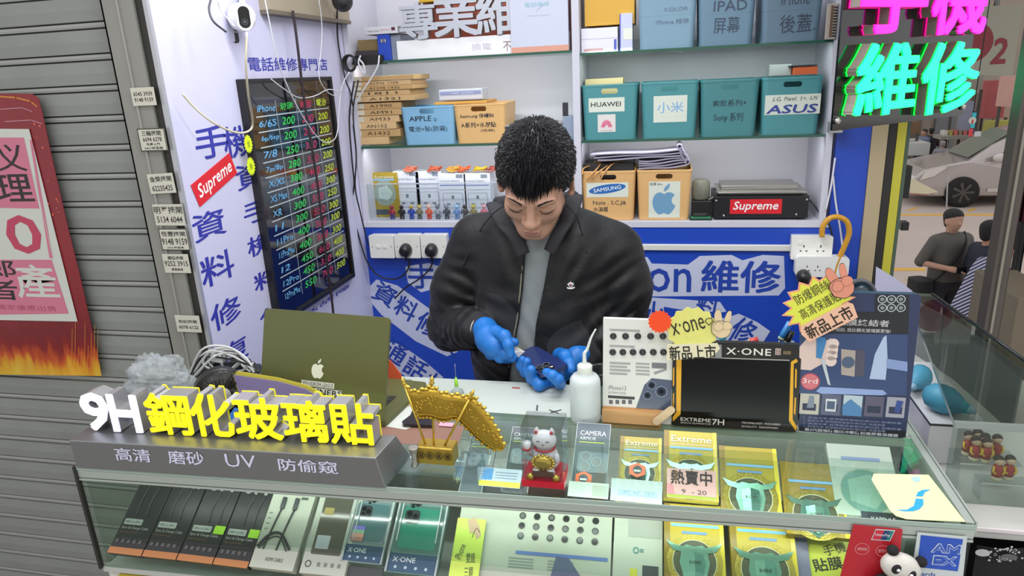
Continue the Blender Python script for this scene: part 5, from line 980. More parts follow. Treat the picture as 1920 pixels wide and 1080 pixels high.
# orange board, papers and screen parts right of the laptop
b = MB(frame((0, 1.375, ZC), (1, 0, 0), (0, .15, 1))); q_ = [b.L(*p_) for p_ in [(700, 716), (752, 718), (752, 703), (735, 680), (722, 667), (700, 664)]]; b.prism(q_, -.003, 0, m('orange_board', 'E0603C', .5)); b.text; tag(b.build('orange_board'), 'orange-red board edge standing behind the laptop', 'board')
def flat(name, label, pts, col, z, th=.001, cat='paper', fn=None, rough=.5):
    q_ = [PZ(u, v, z) for u, v in pts]; b = MB(Matrix.Translation((0, 0, z))); P = [(a_.x, a_.y) for a_ in q_]
    if sum((P[i][0] * P[(i + 1) % len(P)][1] - P[(i + 1) % len(P)][0] * P[i][1]) for i in range(len(P))) < 0: P = P[::-1]
    b.prism(P, 0, th, m('flat_' + col, col, rough)); 
    if fn: b2 = MB(Matrix.Translation((0, 0, z))); fn(b2, th); b.v, b.f, b.mi, b.sm, b.mats = merge(b, b2)
    return tag(b.build(name), label, cat)
def merge(a, b):
    a.at(Matrix.Identity(4))
    for i, f in enumerate(b.f): pass
    o = len(a.v); mats = a.mats + [x for x in b.mats if x not in a.mats]
    return a.v + b.v, a.f + [tuple(o + j for j in f) for f in b.f], a.mi + [mats.index(b.mats[i]) for i in b.mi], a.sm + b.sm, mats
def fpoly(b, pts, th, c, z): b.poly([(PZ(u, v, z).x, PZ(u, v, z).y) for u, v in pts], th + .0004, M(c))
zt = ZC + .0004
flat('paper_sheet', 'white instruction sheet with dark outline drawings right of the laptop', [(716, 762), (712, 798), (760, 806), (800, 790), (808, 735), (745, 707), (722, 707)], 'C8CCC4', zt, .0008, fn=lambda b, th: (fpoly(b, [(716, 752), (722, 752), (734, 742), (728, 741)], th, '50565A', zt), fpoly(b, [(722, 775), (728, 776), (762, 738), (757, 736)], th, '50565A', zt), fpoly(b, [(745, 712), (772, 712), (772, 714), (745, 714)], th, '7C8484', zt)))
flat('wooden_disc', 'tan paper patch lying under the gold banner by the laptop', [(752, 744), (750, 752), (764, 762), (790, 760), (790, 740)], 'B8A888', zt + .0012, .0006)
flat('phone_screen', 'black phone screen part lying on the worktop edge behind the gold banner', [(754, 795), (757, 800), (810, 802), (812, 780), (775, 770), (770, 783)], '2A2A30', zt + .002, .006, 'phone part', rough=.15)
flat('brown_mat', 'brown translucent mat under the tools left of the gold banner', [(700, 800), (702, 832), (860, 834), (870, 800), (820, 790), (740, 786)], '8C6A5C', zt + .0, .0004, 'mat', rough=.25)
flat('pink_sticker', 'small pink and white sticker strip behind the gold banner', [(822, 799), (848, 801), (852, 794), (826, 792)], 'D89CB0', zt + .0018, .0012, 'sticker')
flat('red_wire_bit', 'tiny red offcut on the worktop in front of the gloved hand', [(960, 726), (975, 727), (975, 729), (960, 728)], 'A8584C', zt, .001, 'offcut')
for k, (pts, lab) in enumerate([([(1032, 773), (1052, 768), (1053, 769), (1033, 775)], 'upper of two thin dark pen marks left of the white bottle'), ([(1030, 768), (1048, 775), (1047, 776), (1029, 769)], 'lower of two thin dark needles left of the white bottle'), ([(1006, 760), (1009, 760), (1008, 770), (1005, 770)], 'tiny dark screw on the worktop left of the needles')]): flat('needle', lab, pts, '4A504E', zt, .0008, 'needle')
# syringe tip and drop
p = PZ(857, 738, ZC); root = thing('glue_syringe', 'tiny green-hubbed needle tip standing on the worktop behind the gold banner', 'needle tip', tuple(p)); b = MB(); b.lathe([(.016, .0), (.015, .006), (.006, .012), (.004, .02)], frost('tip_clear', 'D4DCD8', .4), 16, tuple(p)); b.build('cap', root)
b = MB(); b.lathe([(.0045, .018), (.004, .03), (.0015, .040)], m('hub_green', '9CD840', .35), 12, tuple(p)); b.build('hub', root); b = MB(); b.tube([p + Vector((0, 0, .038)), p + Vector((0, 0, .072))], .0006, steel, 5); b.build('needle', root)
# golden banner ornament
p = PZ(815, 872, ZC + .0125); Yg = p.y; FB2 = frame((0, Yg, 0), (1, 0, 0), (0, 0, 1)); gold = m('gold', 'B89636', .3, .75, bump=.35, bs=160); gold2 = m('gold_bright', 'D8B850', .2, .85); root = thing('gold_banner_ornament', 'golden flag ornament with three poles and an embossed streaming banner', 'ornament', tuple(p))
b = MB(FB2); a = b.L(782, 872); c = b.L(848, 843); zb = ZC + .0125; hb = c[1] - zb
b.prism([(a[0], 0), (c[0], 0), (c[0] + .002, -.03 + 0), (a[0] - .002, -.03)], 0, 1, gold) if False else b.box(a[0], c[0], zb, c[1], -.034, 0, m('gold_base', 'B0923A', .3, .6)); b.build('base', root, .0025)
b = MB(FB2)
for k in range(4): cx = a[0] + (c[0] - a[0]) * (.14 + .24 * k); b.ring(cx, zb + hb * .55, .0062, .0074, .0008, M('3C3018'), 20); b.text('招財進寶'[k], cx - .004, cx + .004, zb + hb * .55 - .0042, zb + hb * .55 + .0042, .0012, M('3C3018'), bold=.03)
b.build('medallions', root)
FB3 = frame((0, Yg + .012, 0), (1, 0, 0), (0, 0, 1))
for k, (pa, pb_, fin) in enumerate([((803, 846), (758, 722), (753, 706)), ((814, 846), (809, 722), (810, 704)), ((826, 846), (880, 748), (889, 730))]):
    b = MB(FB3); q0 = b.L(*pa); q1 = b.L(*pb_); q2 = b.L(*fin); Mx = b.M; P0, P1, P2_ = (Mx @ Vector((*q, .0))) if False else Mx @ Vector((q0[0], q0[1], .0)), Mx @ Vector((q1[0], q1[1], -.001)), Mx @ Vector((q2[0], q2[1], -.001))
    b = MB(); b.tube([P0 - Vector((0, 0, .004)), P1], .0021, gold2, 8); b.build('pole', root)
    b = MB(); b.tube([P1, P1.lerp(P2_, .2), P1.lerp(P2_, .35), P1.lerp(P2_, .55), P1.lerp(P2_, .7), P2_], [.003, .0052, .0024, .0045, .0026, .0008], gold2, 10); b.build('finial', root)
top = spline([Vector((*q, 0)) for q in [(757, 722), (770, 731), (785, 733), (800, 728), (812, 727), (830, 738), (850, 743), (872, 747), (888, 752), (905, 770), (922, 790), (936, 812), (948, 836)]], 4)
bot = spline([Vector((*q, 0)) for q in [(780, 778), (788, 782), (800, 780), (812, 782), (825, 788), (838, 790), (850, 788), (858, 794), (870, 806), (888, 822), (905, 834), (925, 843), (944, 842)]], 4)
b = MB(FB3); nT = len(top); vsg = []; 
def wv(t): return .006 * math.sin(t * 7.5) + .0 - .002
for z_o in (0, -.0022):
    for i in range(nT):
        t = i / (nT - 1); x1_, y1_ = b.L(top[i].x, top[i].y); x2_, y2_ = b.L(bot[i].x, bot[i].y)
        for k in range(5): s_ = k / 4; vsg.append((x1_ * (1 - s_) + x2_ * s_, y1_ * (1 - s_) + y2_ * s_, wv(t) + z_o + .0015 * math.sin(s_ * PI)))
fs = []; h_ = nT * 5
for i in range(nT - 1):
    for k in range(4): q0 = i * 5 + k; fs.append((q0, q0 + 1, q0 + 6, q0 + 5)); fs.append((h_ + q0 + 5, h_ + q0 + 6, h_ + q0 + 1, h_ + q0))
    for k, sgn in ((0, 1), (4, -1)): q0 = i * 5 + k; fs.append((q0, q0 + 5, h_ + q0 + 5, h_ + q0)[::sgn])
b.add(vsg, fs, gold, True); Bn = FB3
b.build('banner_cloth', root)
b = MB(FB3)
def onb(t, s_, lift=.002):
    i = min(nT - 2, int(t * (nT - 1))); f_ = t * (nT - 1) - i; A_ = top[i].lerp(top[i + 1], f_); B_ = bot[i].lerp(bot[i + 1], f_); x, y = b.L(*(A_.lerp(B_, s_))[:2]); return (x, y, wv(t) + .0015 * math.sin(s_ * PI) + lift)
for k in range(60): t = (k + .5) / 60; [b.ball(onb(t, s_, .0006), .00115, gold2, 4) for s_ in (.12, .88)]
rb = random.Random(2)
for k in range(30):      # embossed dragon-like scroll relief
    t = .06 + .88 * ((k * .618) % 1); s_ = .28 + .42 * rb.random(); r_ = .02 + .018 * rb.random(); a0 = rb.random() * 6; b.tube([onb(min(.99, max(0, t + r_ * .55 * math.cos(a0 + a_ * .5) * (1 - a_ / 16))), s_ + r_ * 3.6 * math.sin(a0 + a_ * .5) * (1 - a_ / 16), .0004) for a_ in range(9)], .0009, gold2, 5)
b.build('relief', root)
b = MB(FB3)
for k in range(26): t = (k + .5) / 26; x, y, z = onb(t, -.06 if k % 2 else 0., 0); b.ball((x, y, z), .0042, gold2, 6, (1.2, .8, .7))
for k in range(20): t = (k + .5) / 20; x, y, z = onb(t, 1.02, 0); b.ball((x, y, z), .003, gold, 5, (1.2, .8, .7))
b.build('ruffle', root)
# clear acrylic holders under and beside it
acr = glass('acrylic_block', 'F2F5F6', .03, .2, .9)
def clear_block(label, u0, v0, u1, z1, d, z0=ZC + .0004, nm='acrylic_tray'):
    a = PZ(u0, v0, z0); c = PZ(u1, v0 + (u1 - u0) * .06, z0); b = MB(); b.box(a.x, c.x, a.y, a.y + d, z0, z0 + .002, acr); b.box(a.x, c.x, a.y, a.y + .002, z0 + .002, z1, acr); b.box(a.x, c.x, a.y + d - .002, a.y + d, z0 + .002, z1, acr); b.box(a.x, a.x + .002, a.y + .002, a.y + d - .002, z0 + .002, z1, acr); b.box(c.x - .002, c.x, a.y + .002, a.y + d - .002, z0 + .002, z1, acr); b.box(a.x, c.x, a.y, a.y + d, z1, z1 + .0015, acr)
    return tag(b.build(nm), label, 'tray')
clear_block('long clear acrylic stand under the golden banner ornament', 738, 893, 852, ZC + .011, .062)
clear_block('clear acrylic box between the gold ornament and the info card', 856, 908, 898, ZC + .035, .05)
p = PZ(778, 872, ZC + .0125); b = MB(); b.lathe([(.0075, 0), (.0045, .008), (.005, .02), (.0085, .033), (.0095, .036), (.008, .036)], m('chalice', 'A8A498', .2, .5), 18, tuple(p)); tag(b.build('small_metal_cup'), 'tiny waisted metal cup on the acrylic stand left of the gold ornament', 'cup')
# waving cat in its display case
p = PZ(1018, 914, ZC + .0005); cw_ = .074; root = thing('lucky_cat', 'white beckoning cat figure with gold charm in a clear case on a red base', 'cat figurine', tuple(p)); cx, cy = p.x, p.y + .032
b = MB(); rd_ = m('red_base', 'C41830', .3, coat=.4); b.prism([(cx - .037, cy - .034), (cx + .037, cy - .034), (cx + .035, cy + .03), (cx - .035, cy + .03)], ZC + .001, ZC + .012, rd_); b.box(cx - .028, cx + .028, cy - .02, cy + .022, ZC + .012, ZC + .02, rd_); b.build('base', root, .002)
b = MB(); 
for a_ in ((cx - .035, cx + .035, cy - .032, cy - .030), (cx - .035, cx + .035, cy + .026, cy + .028), (cx - .035, cx - .033, cy - .03, cy + .026), (cx + .033, cx + .035, cy - .03, cy + .026)): b.box(*a_, ZC + .0125, ZC + .11, acr)
b.box(cx - .035, cx + .035, cy - .032, cy + .028, ZC + .11, ZC + .112, acr); b.build('clear_cover', root)
cwh = m('cat_white', 'E8E4E2', .3, coat=.3); b = MB(); b.lathe([(.017, .02), (.024, .03), (.022, .05), (.014, .062)], cwh, 20, (cx, cy, ZC), 1, .8); b.ball((cx, cy - .004, ZC + .076), .0185, cwh, 12, (1.15, .85, .95))
for s_ in (-1, 1): b.lathe([(.006, 0), (.004, .006), (0, .011)], cwh, 8, (cx + s_ * .013, cy - .002, ZC + .088)); b.ball((cx + s_ * .012, cy - .02, ZC + .024), .0075, cwh, 8)
b.ball((cx + .021, cy - .01, ZC + .045), .0075, cwh, 8, (.8, .9, 1.4)); b.build('body', root)
b = MB(); b.tube([(cx - .022, cy - .006, ZC + .048), (cx - .029, cy - .012, ZC + .062), (cx - .028, cy - .014, ZC + .074)], [.006, .0062, .0068], cwh, 8); b.tube([(cx - .029, cy - .012, ZC + .060), (cx - .0292, cy - .0125, ZC + .064)], .0075, rd_, 10); b.build('waving_arm', root)
b = MB()
for s_ in (-1, 1): b.tube([(cx + s_ * .005, cy - .0195, ZC + .079), (cx + s_ * .008, cy - .0200, ZC + .081), (cx + s_ * .011, cy - .0185, ZC + .079)], .0006, M('3A3034'), 4); b.ball((cx + s_ * .013, cy - .008, ZC + .091), .003, rd_, 6)
b.ball((cx, cy - .0205, ZC + .0745), .0012, M('504048'), 5); b.tube([(cx + .017 * math.cos(a_), cy - .003 + .015 * math.sin(a_), ZC + .0605) for a_ in [2 * PI * i / 16 for i in range(16)]], .0022, rd_, 6, True); b.build('face_and_collar', root)
b = MB(); b.ball((cx, cy - .022, ZC + .042), .013, gold2, 10, (1.2, .5, 1))
for k in range(16): a_ = 2 * PI * k / 16; b.ball((cx + .018 * math.cos(a_), cy - .022, ZC + .042 + .013 * math.sin(a_)), .0032, gold2, 5)
for s_ in (-1, 1): b.lathe([(.0085, 0), (.006, .004), (.007, .007), (.002, .010)], gold2, 8, (cx + s_ * .022, cy - .026, ZC + .0125), 1, .7)
b.build('gold_charm', root); b = MB(); b.box(cx - .018, cx + .018, cy - .029, cy - .026, ZC + .02, ZC + .028, M('5A3A1E')); b.build('plaque', root)
# squeeze bottle
p = PZ(1098, 789, ZC); root = thing('squeeze_bottle', 'milky white squeeze bottle with a long bent spout beside the hands', 'bottle', tuple(p)); mb_ = frost('bottle_milky', 'DDE4E4', .72, .3)
b = MB(); b.lathe([(.024, 0), (.0295, .004), (.0305, .012), (.0305, .08), (.0295, .092), (.024, .1), (.0145, .104), (.0145, .106)], mb_, 28, tuple(p)); b.build('body', root)
b = MB(); b.lathe([(.027, .003), (.0285, .012), (.0285, .073), (.0, .074)], m('bottle_fluid', 'A9B6BA', .3), 24, tuple(p)); b.build('liquid', root)
b = MB(); b.lathe([(.0135, .102), (.0145, .104), (.0145, .12), (.0135, .122), (.006, .123), (.006, .125)], m('cap_white', 'D4D8CE', .4), 24, tuple(p)); b.build('cap', root)
b = MB(); q_ = spline([p + Vector((0, 0, .122)), p + Vector((0, 0, .145)), PY(1101, 655, p.y), PY(1108, 634, p.y), PY(1117, 617, p.y)], 6); b.tube(q_, [.0042 - .0028 * i / (len(q_) - 1) for i in range(len(q_))], m('spout_white', 'D8DCD8', .35), 10); b.build('spout', root)
# small glass behind the bottle
p = PZ(1130, 770, ZC); b = MB(); b.lathe([(.02, 0), (.022, .07), (.028, .09), (.028, .094), (.026, .09), (.019, .068), (.017, .004)], glass('jar_glass', 'D0D6D2', .05, .3), 20, tuple(p)); tag(b.build('small_glass'), 'small clear flared glass half hidden behind the lens display card', 'glass')
# ------------------------------------------------------------------ standing displays
def stand(name, label, ubl, ubr, vt, z=ZC + .0006, th=.012, col='E0E0DC', r=0., lean=.12, rough=.35, cat='display'):
    a = PZ(*ubl, z); c = PZ(*ubr, z); xd_ = (c - a).normalized(); nb = Vector((-xd_.y, xd_.x, 0)); F = frame(a, xd_, Vector((0, 0, 1)) + nb * lean)
    b = MB(F); t_ = b.L(*vt)[1]; w = (c - a).length; root = thing(name, label, cat, tuple((a + c) / 2)); b.rbox(0, w, 0, t_, -th, 0, r, m('stand_' + col, col, rough)); b.build('board', root, .0006)
    return root, F, w, t_
root, F, w, h = stand('lens_ring_display', 'white counter display card with two rows of black lens rings', (1130, 787), (1258, 796), (1190, 599), col='D2D2CC', th=.014)
b = MB(F); b.prect(1130, 799, 1240, 768, m('tan_tray', 'C89C68', .6)); b.box(0, w * .86, 0, b.L(1180, 768)[1], 0, .012, m('tan_tray', 'C89C68', .6)); b.build('tan_base', root)
b = MB(F); bk2 = M('1C1C1E', rough=.25)
for y, xs in ((630, (1150, 1173, 1196, 1220, 1243)), (660, (1149, 1168, 1187, 1205, 1225, 1244))):
    for x in xs:
        q_ = b.L(x, y); b.lathe([(.0062, 0), (.0064, .002), (.005, .003)], bk2, 18, (q_[0], q_[1], 0)); b.disc(q_[0], q_[1], .0035, .0034, M('3C3C40', rough=.2), 14)
b.build('lens_rings', root)
b = MB(F); gy = M('9A9A98')
for k in range(4): b.prect(1143, 682 + k * 6.5, 1182 - 6 * (k % 2), 680 + k * 6.5, gy); b.prect(1192, 683 + k * 6.5, 1218, 681 + k * 6.5, gy)
b.prect(1143, 620, 1200, 618.4, gy); b.prect(1143, 650, 1190, 648.4, gy); b.ptext('iPhone13', 1141, 732, 1174, 722, M('808084')); b.ptext('EXTREME SERIES', 1141, 739, 1174, 734, gy); b.prect(1140, 746, 1190, 744, M('3A3A3C'))
[b.prect(1142 + 12 * k, 757, 1149 + 12 * k, 750, M('5C5C60')) for k in range(4)]
b.ppoly([(1192, 766), (1258, 770), (1260, 713), (1222, 709), (1208, 722)], M('50586C', rough=.25)); 
for u, v, rd2 in ((1222, 722, .009), (1214, 741, .009), (1240, 734, .012)): q_ = b.L(u, v); b.disc(q_[0], q_[1], rd2, .001, M('303848', rough=.15), 20); b.ring(q_[0], q_[1], rd2 * .8, rd2, .0014, M('788094', rough=.2), 20); b.disc(q_[0], q_[1], rd2 * .4, .0014, M('14181E', rough=.1), 14)
b.prect(1222, 690, 1250, 681, M('707074')); b.ppoly([(1225, 698), (1250, 690), (1250, 694), (1228, 702)], M('8C8C90')); b.build('print', root)
a = PZ(1229, 797, ZC + .004); c = PZ(1262, 765, ZC + .03); b = MB(frame(a, (c - a), (0, .3, 1))); b.M = frame(PY(1230, 791, F.translation.y - .02), PY(1262, 766, F.translation.y - .015) - PY(1230, 791, F.translation.y - .02), (0, .2, 1)); b.rbox(-.006, .045, -.0075, .0075, -.002, 0, .0074, m('bamboo', 'C8B08C', .6), 6); tag(b.build('wooden_spatula'), 'pale wooden spatula leaning between the lens display and the black frame', 'spatula')
root, F, w, h = stand('tempered_glass_display', 'black display frame with yellow side accents and dark glass window', (1259, 798), (1494, 811), (1380, 643), col='1A1816', th=.016, r=.006, lean=.1)
b = MB(F); b.ppoly([(1277, 786), (1479, 795), (1480, 678), (1278, 671)], m('window_black', '060608', .3, spec=.25), z=.0006); ye2 = m('accent_yellow', 'D8A020', .4); wt2 = M('D8D4CC')
b.ppoly([(1268, 669), (1278, 669), (1276, 776), (1262, 790), (1261, 782), (1268, 772)], ye2, z=.001); b.ppoly([(1493, 672), (1483, 678), (1479, 788), (1492, 808), (1494, 800), (1486, 786), (1488, 682), (1496, 678)], ye2, z=.001)
b.ppoly([(1262, 690), (1264.5, 688), (1264, 722), (1261.5, 724)], ye2, z=.001); b.ppoly([(1262, 738), (1264, 736), (1263, 766), (1261, 768)], ye2, z=.001)
b.ppoly([(1491, 690), (1494, 693), (1493, 728), (1490, 726)], ye2, z=.001); b.ppoly([(1490, 744), (1492.5, 746), (1491, 778), (1488, 774)], ye2, z=.001)
b.ppoly([(1277, 668), (1480, 675), (1480, 676), (1277, 669)], wt2); b.ppoly([(1275, 774.5), (1478, 784.5), (1478, 785.5), (1275, 775.5)], wt2) if False else None
b.ptext('X·ONE', 1361, 667, 1446, 651, wt2, z=.0012, bold=.012, space=1.1); b.prect(1453, 665, 1464, 653, M('A8A098'), z=.0012); b.ptext('卐' if False else '日', 1455, 664, 1462, 655, M('8C3C34'), z=.0016); b.prect(1468, 664, 1483, 658, M('6A5A40'), z=.0012)
b.ppoly([(1328, 645), (1353, 646), (1353, 672), (1328, 671)], M('8C8C8C')); b.ptext('EXTREME', 1276, 788.5, 1333, 785, wt2, z=.0012, bold=.02, corr=False); b.ptext('SHOCK ELIMINATOR', 1276, 793.2, 1333, 793.6, wt2, z=.0012, corr=False); b.ptext('7H', 1335, 797, 1358, 785, wt2, z=.0012, bold=.03); b.ptext('TECHNLOGY  FOCUSED', 1390, 793.5, 1463, 794, wt2, z=.0012, corr=False); b.ptext('QUALITY  REDEFINED', 1390, 800.5, 1459, 801, wt2, z=.0012, corr=False)
b.build('print', root)
root, F, w, h = stand('blue_poster_display', 'tall blue printed standee with knife and hammer pictures, title 鋼化膜終結者', (1497, 808), (1698, 822), (1640, 550), col='2A3454', th=.016, r=.008, lean=.06)
b = MB(F); b.ppoly([(1499, 624), (1703, 626), (1705, 553), (1640, 552), (1640, 585), (1499, 582)], M('1E2024', rough=.3)); b.ppoly([(1498, 738), (1700, 742), (1702, 627), (1499, 625)], m('poster_blue', '34466E', .3), z=.0006)
b.ptext('鋼化膜終結者', 1548, 613, 1668, 596, M('B8B8B8'), z=.001, bold=.012); b.ptext('從此不怕刮, 但比鋼化玻璃膜更強!', 1540, 622, 1670, 615.5, M('C8C8CC'), z=.001)
for x in (1654, 1671, 1689):
    for y in (561, 577): q_ = b.L(x, y); b.ring(q_[0], q_[1], .006, .0074, .001, M('B8BCC0'), 18); b.disc(q_[0], q_[1], .0035, .001, M('7C868C'), 12)
sk2 = M('D4BCB4'); b.ppoly([(1498, 692), (1520, 694), (1545, 680), (1570, 670), (1571, 645), (1558, 634), (1545, 640), (1515, 632), (1499, 650)], sk2, z=.001)
for k in range(4): q_ = b.L(1562 - k * 1.5, 644 + k * 11); b.disc(q_[0], q_[1], .0098, .0014, M('DCC8C0'), 18)
b.ppoly([(1531, 630), (1547, 632), (1549, 640), (1540, 672), (1530, 670)], M('3C7CB0'), z=.0018); b.ppoly([(1538, 672), (1546, 674), (1557, 722), (1552, 720)], M('B8C0C8'), z=.0018)
b.ppoly([(1577, 654), (1604, 657), (1602, 706), (1577, 702)], M('A89C94'), z=.001); q_ = b.L(1590, 679); b.disc(q_[0], q_[1], .011, .0014, M('4C5C74'), 20); b.ppoly([(1606, 655), (1622, 657), (1620, 706), (1603, 705)], M('4C4C5C'), z=.0008)
b.ppoly([(1662, 628), (1656, 632), (1640, 664), (1630, 710), (1660, 712), (1664, 675)], M('A8B8D4'), z=.001); b.ppoly([(1662, 672), (1701, 678), (1701, 696), (1662, 690)], M('8094C0'), z=.0014)
q_ = b.L(1519, 715); b.disc(q_[0], q_[1], .0165, .001, M('B85058'), 24); b.disc(q_[0], q_[1], .0145, .0014, M('C87078'), 24); b.ptext('3rd', 1504, 719, 1533, 708, M('E8D0D0'), z=.0018, bold=.02)
b.ppoly([(1530, 733), (1538, 725), (1655, 731), (1663, 738), (1655, 741), (1540, 738)], M('8CA0CC'), z=.001)
for k, c in enumerate(('B8B4A8', '5C6078', 'B0C0C8', '5C586C', '9C9CA8')):
    u = 1498 + k * 40.4; b.prect(u, 775 + k * 1.6, u + 39, 739 + k * 1.6, M(c), z=.001); b.prect(u + 6, 768 + k * 1.6, u + 32, 757 + k * 1.6, M('2C3448'), z=.0014)
    if k == 1: b.prect(u + 8, 770, u + 30, 748, M('C8CCD0'), z=.0018); b.prect(u + 11, 766, u + 27, 752, M('4C5C74'), z=.002)
    if k == 2: b.ppoly([(u, 760), (u + 16, 748), (u + 36, 764), (u + 36, 780), (u, 778)], M('4C7CA8'), z=.0018)
    if k == 0: b.ppoly([(u + 14, 764), (u + 20, 741), (u + 28, 742), (u + 28, 764)], M('7C8494'), z=.0018)
    if k == 4: b.ppoly([(u + 16, 772), (u + 22, 750), (u + 34, 752), (u + 26, 774)], M('384C8C'), z=.0018)
for k in range(4): b.ptext('1. 高透光率 超薄觸感靈敏防爆抗刮 保護屏幕', 1507, 783.5 + k * 5.6, 1690 - 30 * (k % 2), 791.5 + k * 5.6 - 2 * (k % 2), M('8C94B0'), z=.001, corr=False)
b.ppoly([(1498, 806), (1698, 820), (1698, 808), (1498, 800)], M('14161C'), z=.0008); b.ptext('第3代超強防爆抗冲擊防刮傷屏幕保護膜', 1508, 807.2, 1684, 813.5, M('C8CCD0'), z=.0012, bold=.01, corr=False)
b.build('print', root)
# pop tags -----------------------------------------------------------
def vhand(b, cx, cy, s, z, c, rot=0., ln='2A2420'):
    """printed V-sign hand"""
    M0 = b.M; b.M = M0 @ Matrix.Translation((cx, cy, 0)) @ Matrix.Rotation(rot, 4, 'Z'); ol = M(ln); sk = M(c)
    def blob(pts, zz):
        q_ = spline([Vector((x * s, y * s, 0)) for x, y in pts] + [Vector((pts[0][0] * s, pts[0][1] * s, 0))], 5)[:-1]; cxx = sum(p.x for p in q_) / len(q_); cyy = sum(p.y for p in q_) / len(q_)
        b.poly([(cxx + (p.x - cxx) * 1.06 + 0, cyy + (p.y - cyy) * 1.06) for p in q_], zz, ol); b.poly([(p.x, p.y) for p in q_], zz + .0003, sk)
    blob([(.1, -.2), (.05, .25), (.12, .6), (.25, .65), (.3, .5), (.3, .2), (.3, -.2)], z); blob([(-.3, -.1), (-.42, .35), (-.36, .6), (-.22, .6), (-.08, .3), (0, -.1)], z + .0004)
    blob([(-.35, -.5), (-.42, -.1), (-.2, .1), (.1, .1), (.35, 0), (.4, -.3), (.3, -.55), (0, -.68)], z + .0008); blob([(.0, -.1), (.1, .12), (.35, .1), (.42, -.1), (.25, -.22), (.08, -.2)], z + .0014); blob([(-.35, -.15), (-.2, .05), (0, 0), (.05, -.2), (-.1, -.35), (-.3, -.3)], z + .0018)
    b.M = M0
def pop(name, label, c, y, rot, fn, cat='tag'):
    p = PY(c[0], c[1], y); F = frame(p) @ Matrix.Rotation(rot, 4, 'Z'); b = MB(F); fn(b); return tag(b.build(name), label, cat)
def tagA(b):
    P = spline([Vector((x, y, 0)) for x, y in burst(14, .047, .042, 1.0, .95)] , 2); P = [(p.x, p.y) for p in P]; b.prism(P, 0, .001, m('pop_yellow', 'DCD878', .5, var=.12, vs=60))
    b.text('x·one', -.038, .022, -.005, .018, .0016, M('2A2818'), rot=.28, bold=.0); q_ = [(.024, .022), (.033, .024), (.035, .018), (.029, .010), (.022, .017)]; [b.tube([(*q_[i], .0015), (*q_[(i + 1) % 5], .0015)], .0007, M('2A2818'), 4) for i in range(5)]
    b.prism([(-.044, -.062), (.038, -.052), (.05, -.034), (.045, -.024), (-.044, -.030)], .0012, .002, m('pop_cream', 'DCD4B4', .5)); b.text('新品上市', -.040, .043, -.058, -.030, .0024, M('1C1814'), bold=.025, rot=.08, shear=-.05)
    vhand(b, .052, .014, .04, .003, 'DCC49C', -.15)
yA = PZ(1380, 805, ZC).y - .024
pop('pop_up_tag', 'cream and yellow cloud tag with short handwriting and V-sign hand on the black display', (1298, 618), yA, 0, tagA)
pop('burst_tag', 'plain orange-red starburst tag at the corner of the lens ring display', (1237, 603), yA - .004, 0, lambda b: b.prism(burst(18, .0195, .023, .95, 1), 0, .001, m('burst_orange', 'F04C20', .4)))
def tagB(b):
    b.prism(burst(15, .046, .062, 1.0, .86, .2, .12), -.001, 0, m('pop_pink_edge', 'E8A078', .5)); b.prism(burst(15, .042, .056, 1.0, .86, .2, .12), 0, .0006, m('pop_lime', 'D8DC4C', .5))
    b.text('防爆鋼絲', -.028, .034, .014, .034, .001, M('2A2818'), rot=0); b.text('高清保護貼', -.034, .038, -.014, .006, .001, M('2A2818'), rot=0)
    b.prism([(-.045, -.056), (.045, -.056), (.05, -.03), (.044, -.022), (-.044, -.022), (-.05, -.036)], .0012, .0018, m('pop_peach', 'E4B498', .5)); b.text('新品上市', -.042, .042, -.053, -.026, .0022, M('1C1814'), bold=.025)
    vhand(b, .052, .018, .046, .003, 'D88C74', -.25)
pop('pop_up_tag', 'tilted lime starburst tag with pink hand on the blue standee corner', (1532, 570), PZ(1600, 812, ZC).y - .016, R(33), tagB)
# magnifier, screwdrivers
p = PY(1612, 555, 1.36); root = thing('magnifying_glass', 'round grey-rimmed magnifier tilted behind the blue standee', 'magnifier', (p.x, p.y, ZC)); F = frame(p, (1, .2, -.1), (0, .3, 1)); b = MB(F); b.tube([(.029 * math.cos(a_), .029 * math.sin(a_), 0) for a_ in [2 * PI * i / 32 for i in range(32)]], .0048, m('rim_grey', '55585E', .35, .3), 8, True); b.build('rim', root)
b = MB(F); b.lathe([(.0, .003), (.015, .0025), (.028, .0)], glass('lens_blue', '9CBCD8', .02, .35), 24); b.build('lens', root); b = MB(); b.tube([p + Vector((0, .01, -.033)), Vector((p.x, p.y + .02, ZC + .001))], .005, m('rim_grey', '55585E', .35, .3), 8); b.build('arm', root)
for i, (ua, va, ub, vb2, c1, lab) in enumerate([(1464, 636, 1481, 604, '2E78B8', 'blue-handled screwdriver standing behind the right end of the black frame'), (1352, 640, 1360, 622, '38B0C8', 'cyan-handled tool standing behind the middle of the black frame'), (1404, 642, 1422, 636, 'B83C38', 'red-tipped tool lying behind the black frame'), (1474, 642, 1486, 622, '1E2024', 'black-handled tool beside the blue screwdriver')]):
    a = PY(ua, va, 1.33); c = PY(ub, vb2, 1.33); dd = (c - a).normalized(); base_ = a - dd * .05; root = thing('screwdriver', lab, 'screwdriver', tuple(base_), 'repair tools behind the black frame'); b = MB(); b.tube([a, a.lerp(c, .3), c], [.006, .0068, .0055], m('tool_' + c1, c1, .35), 10); b.build('handle', root); b = MB(); b.tube([base_, a], .002, steel, 6); b.tube([a.lerp(c, .0) , a.lerp(c, .12)], .0066, m('tool_band', 'A8B090', .4), 10); b.build('shaft', root)
a = PZ(1320, 700, ZC); b = MB(); b.box(a.x - .0, a.x + .24, 1.31, 1.39, ZC + .0005, ZC + .06, m('tool_tray', '3A3C40', .5)); tag(b.build('tool_tray', bev=.002), 'dark low tool tray hidden behind the black display frame', 'tray')
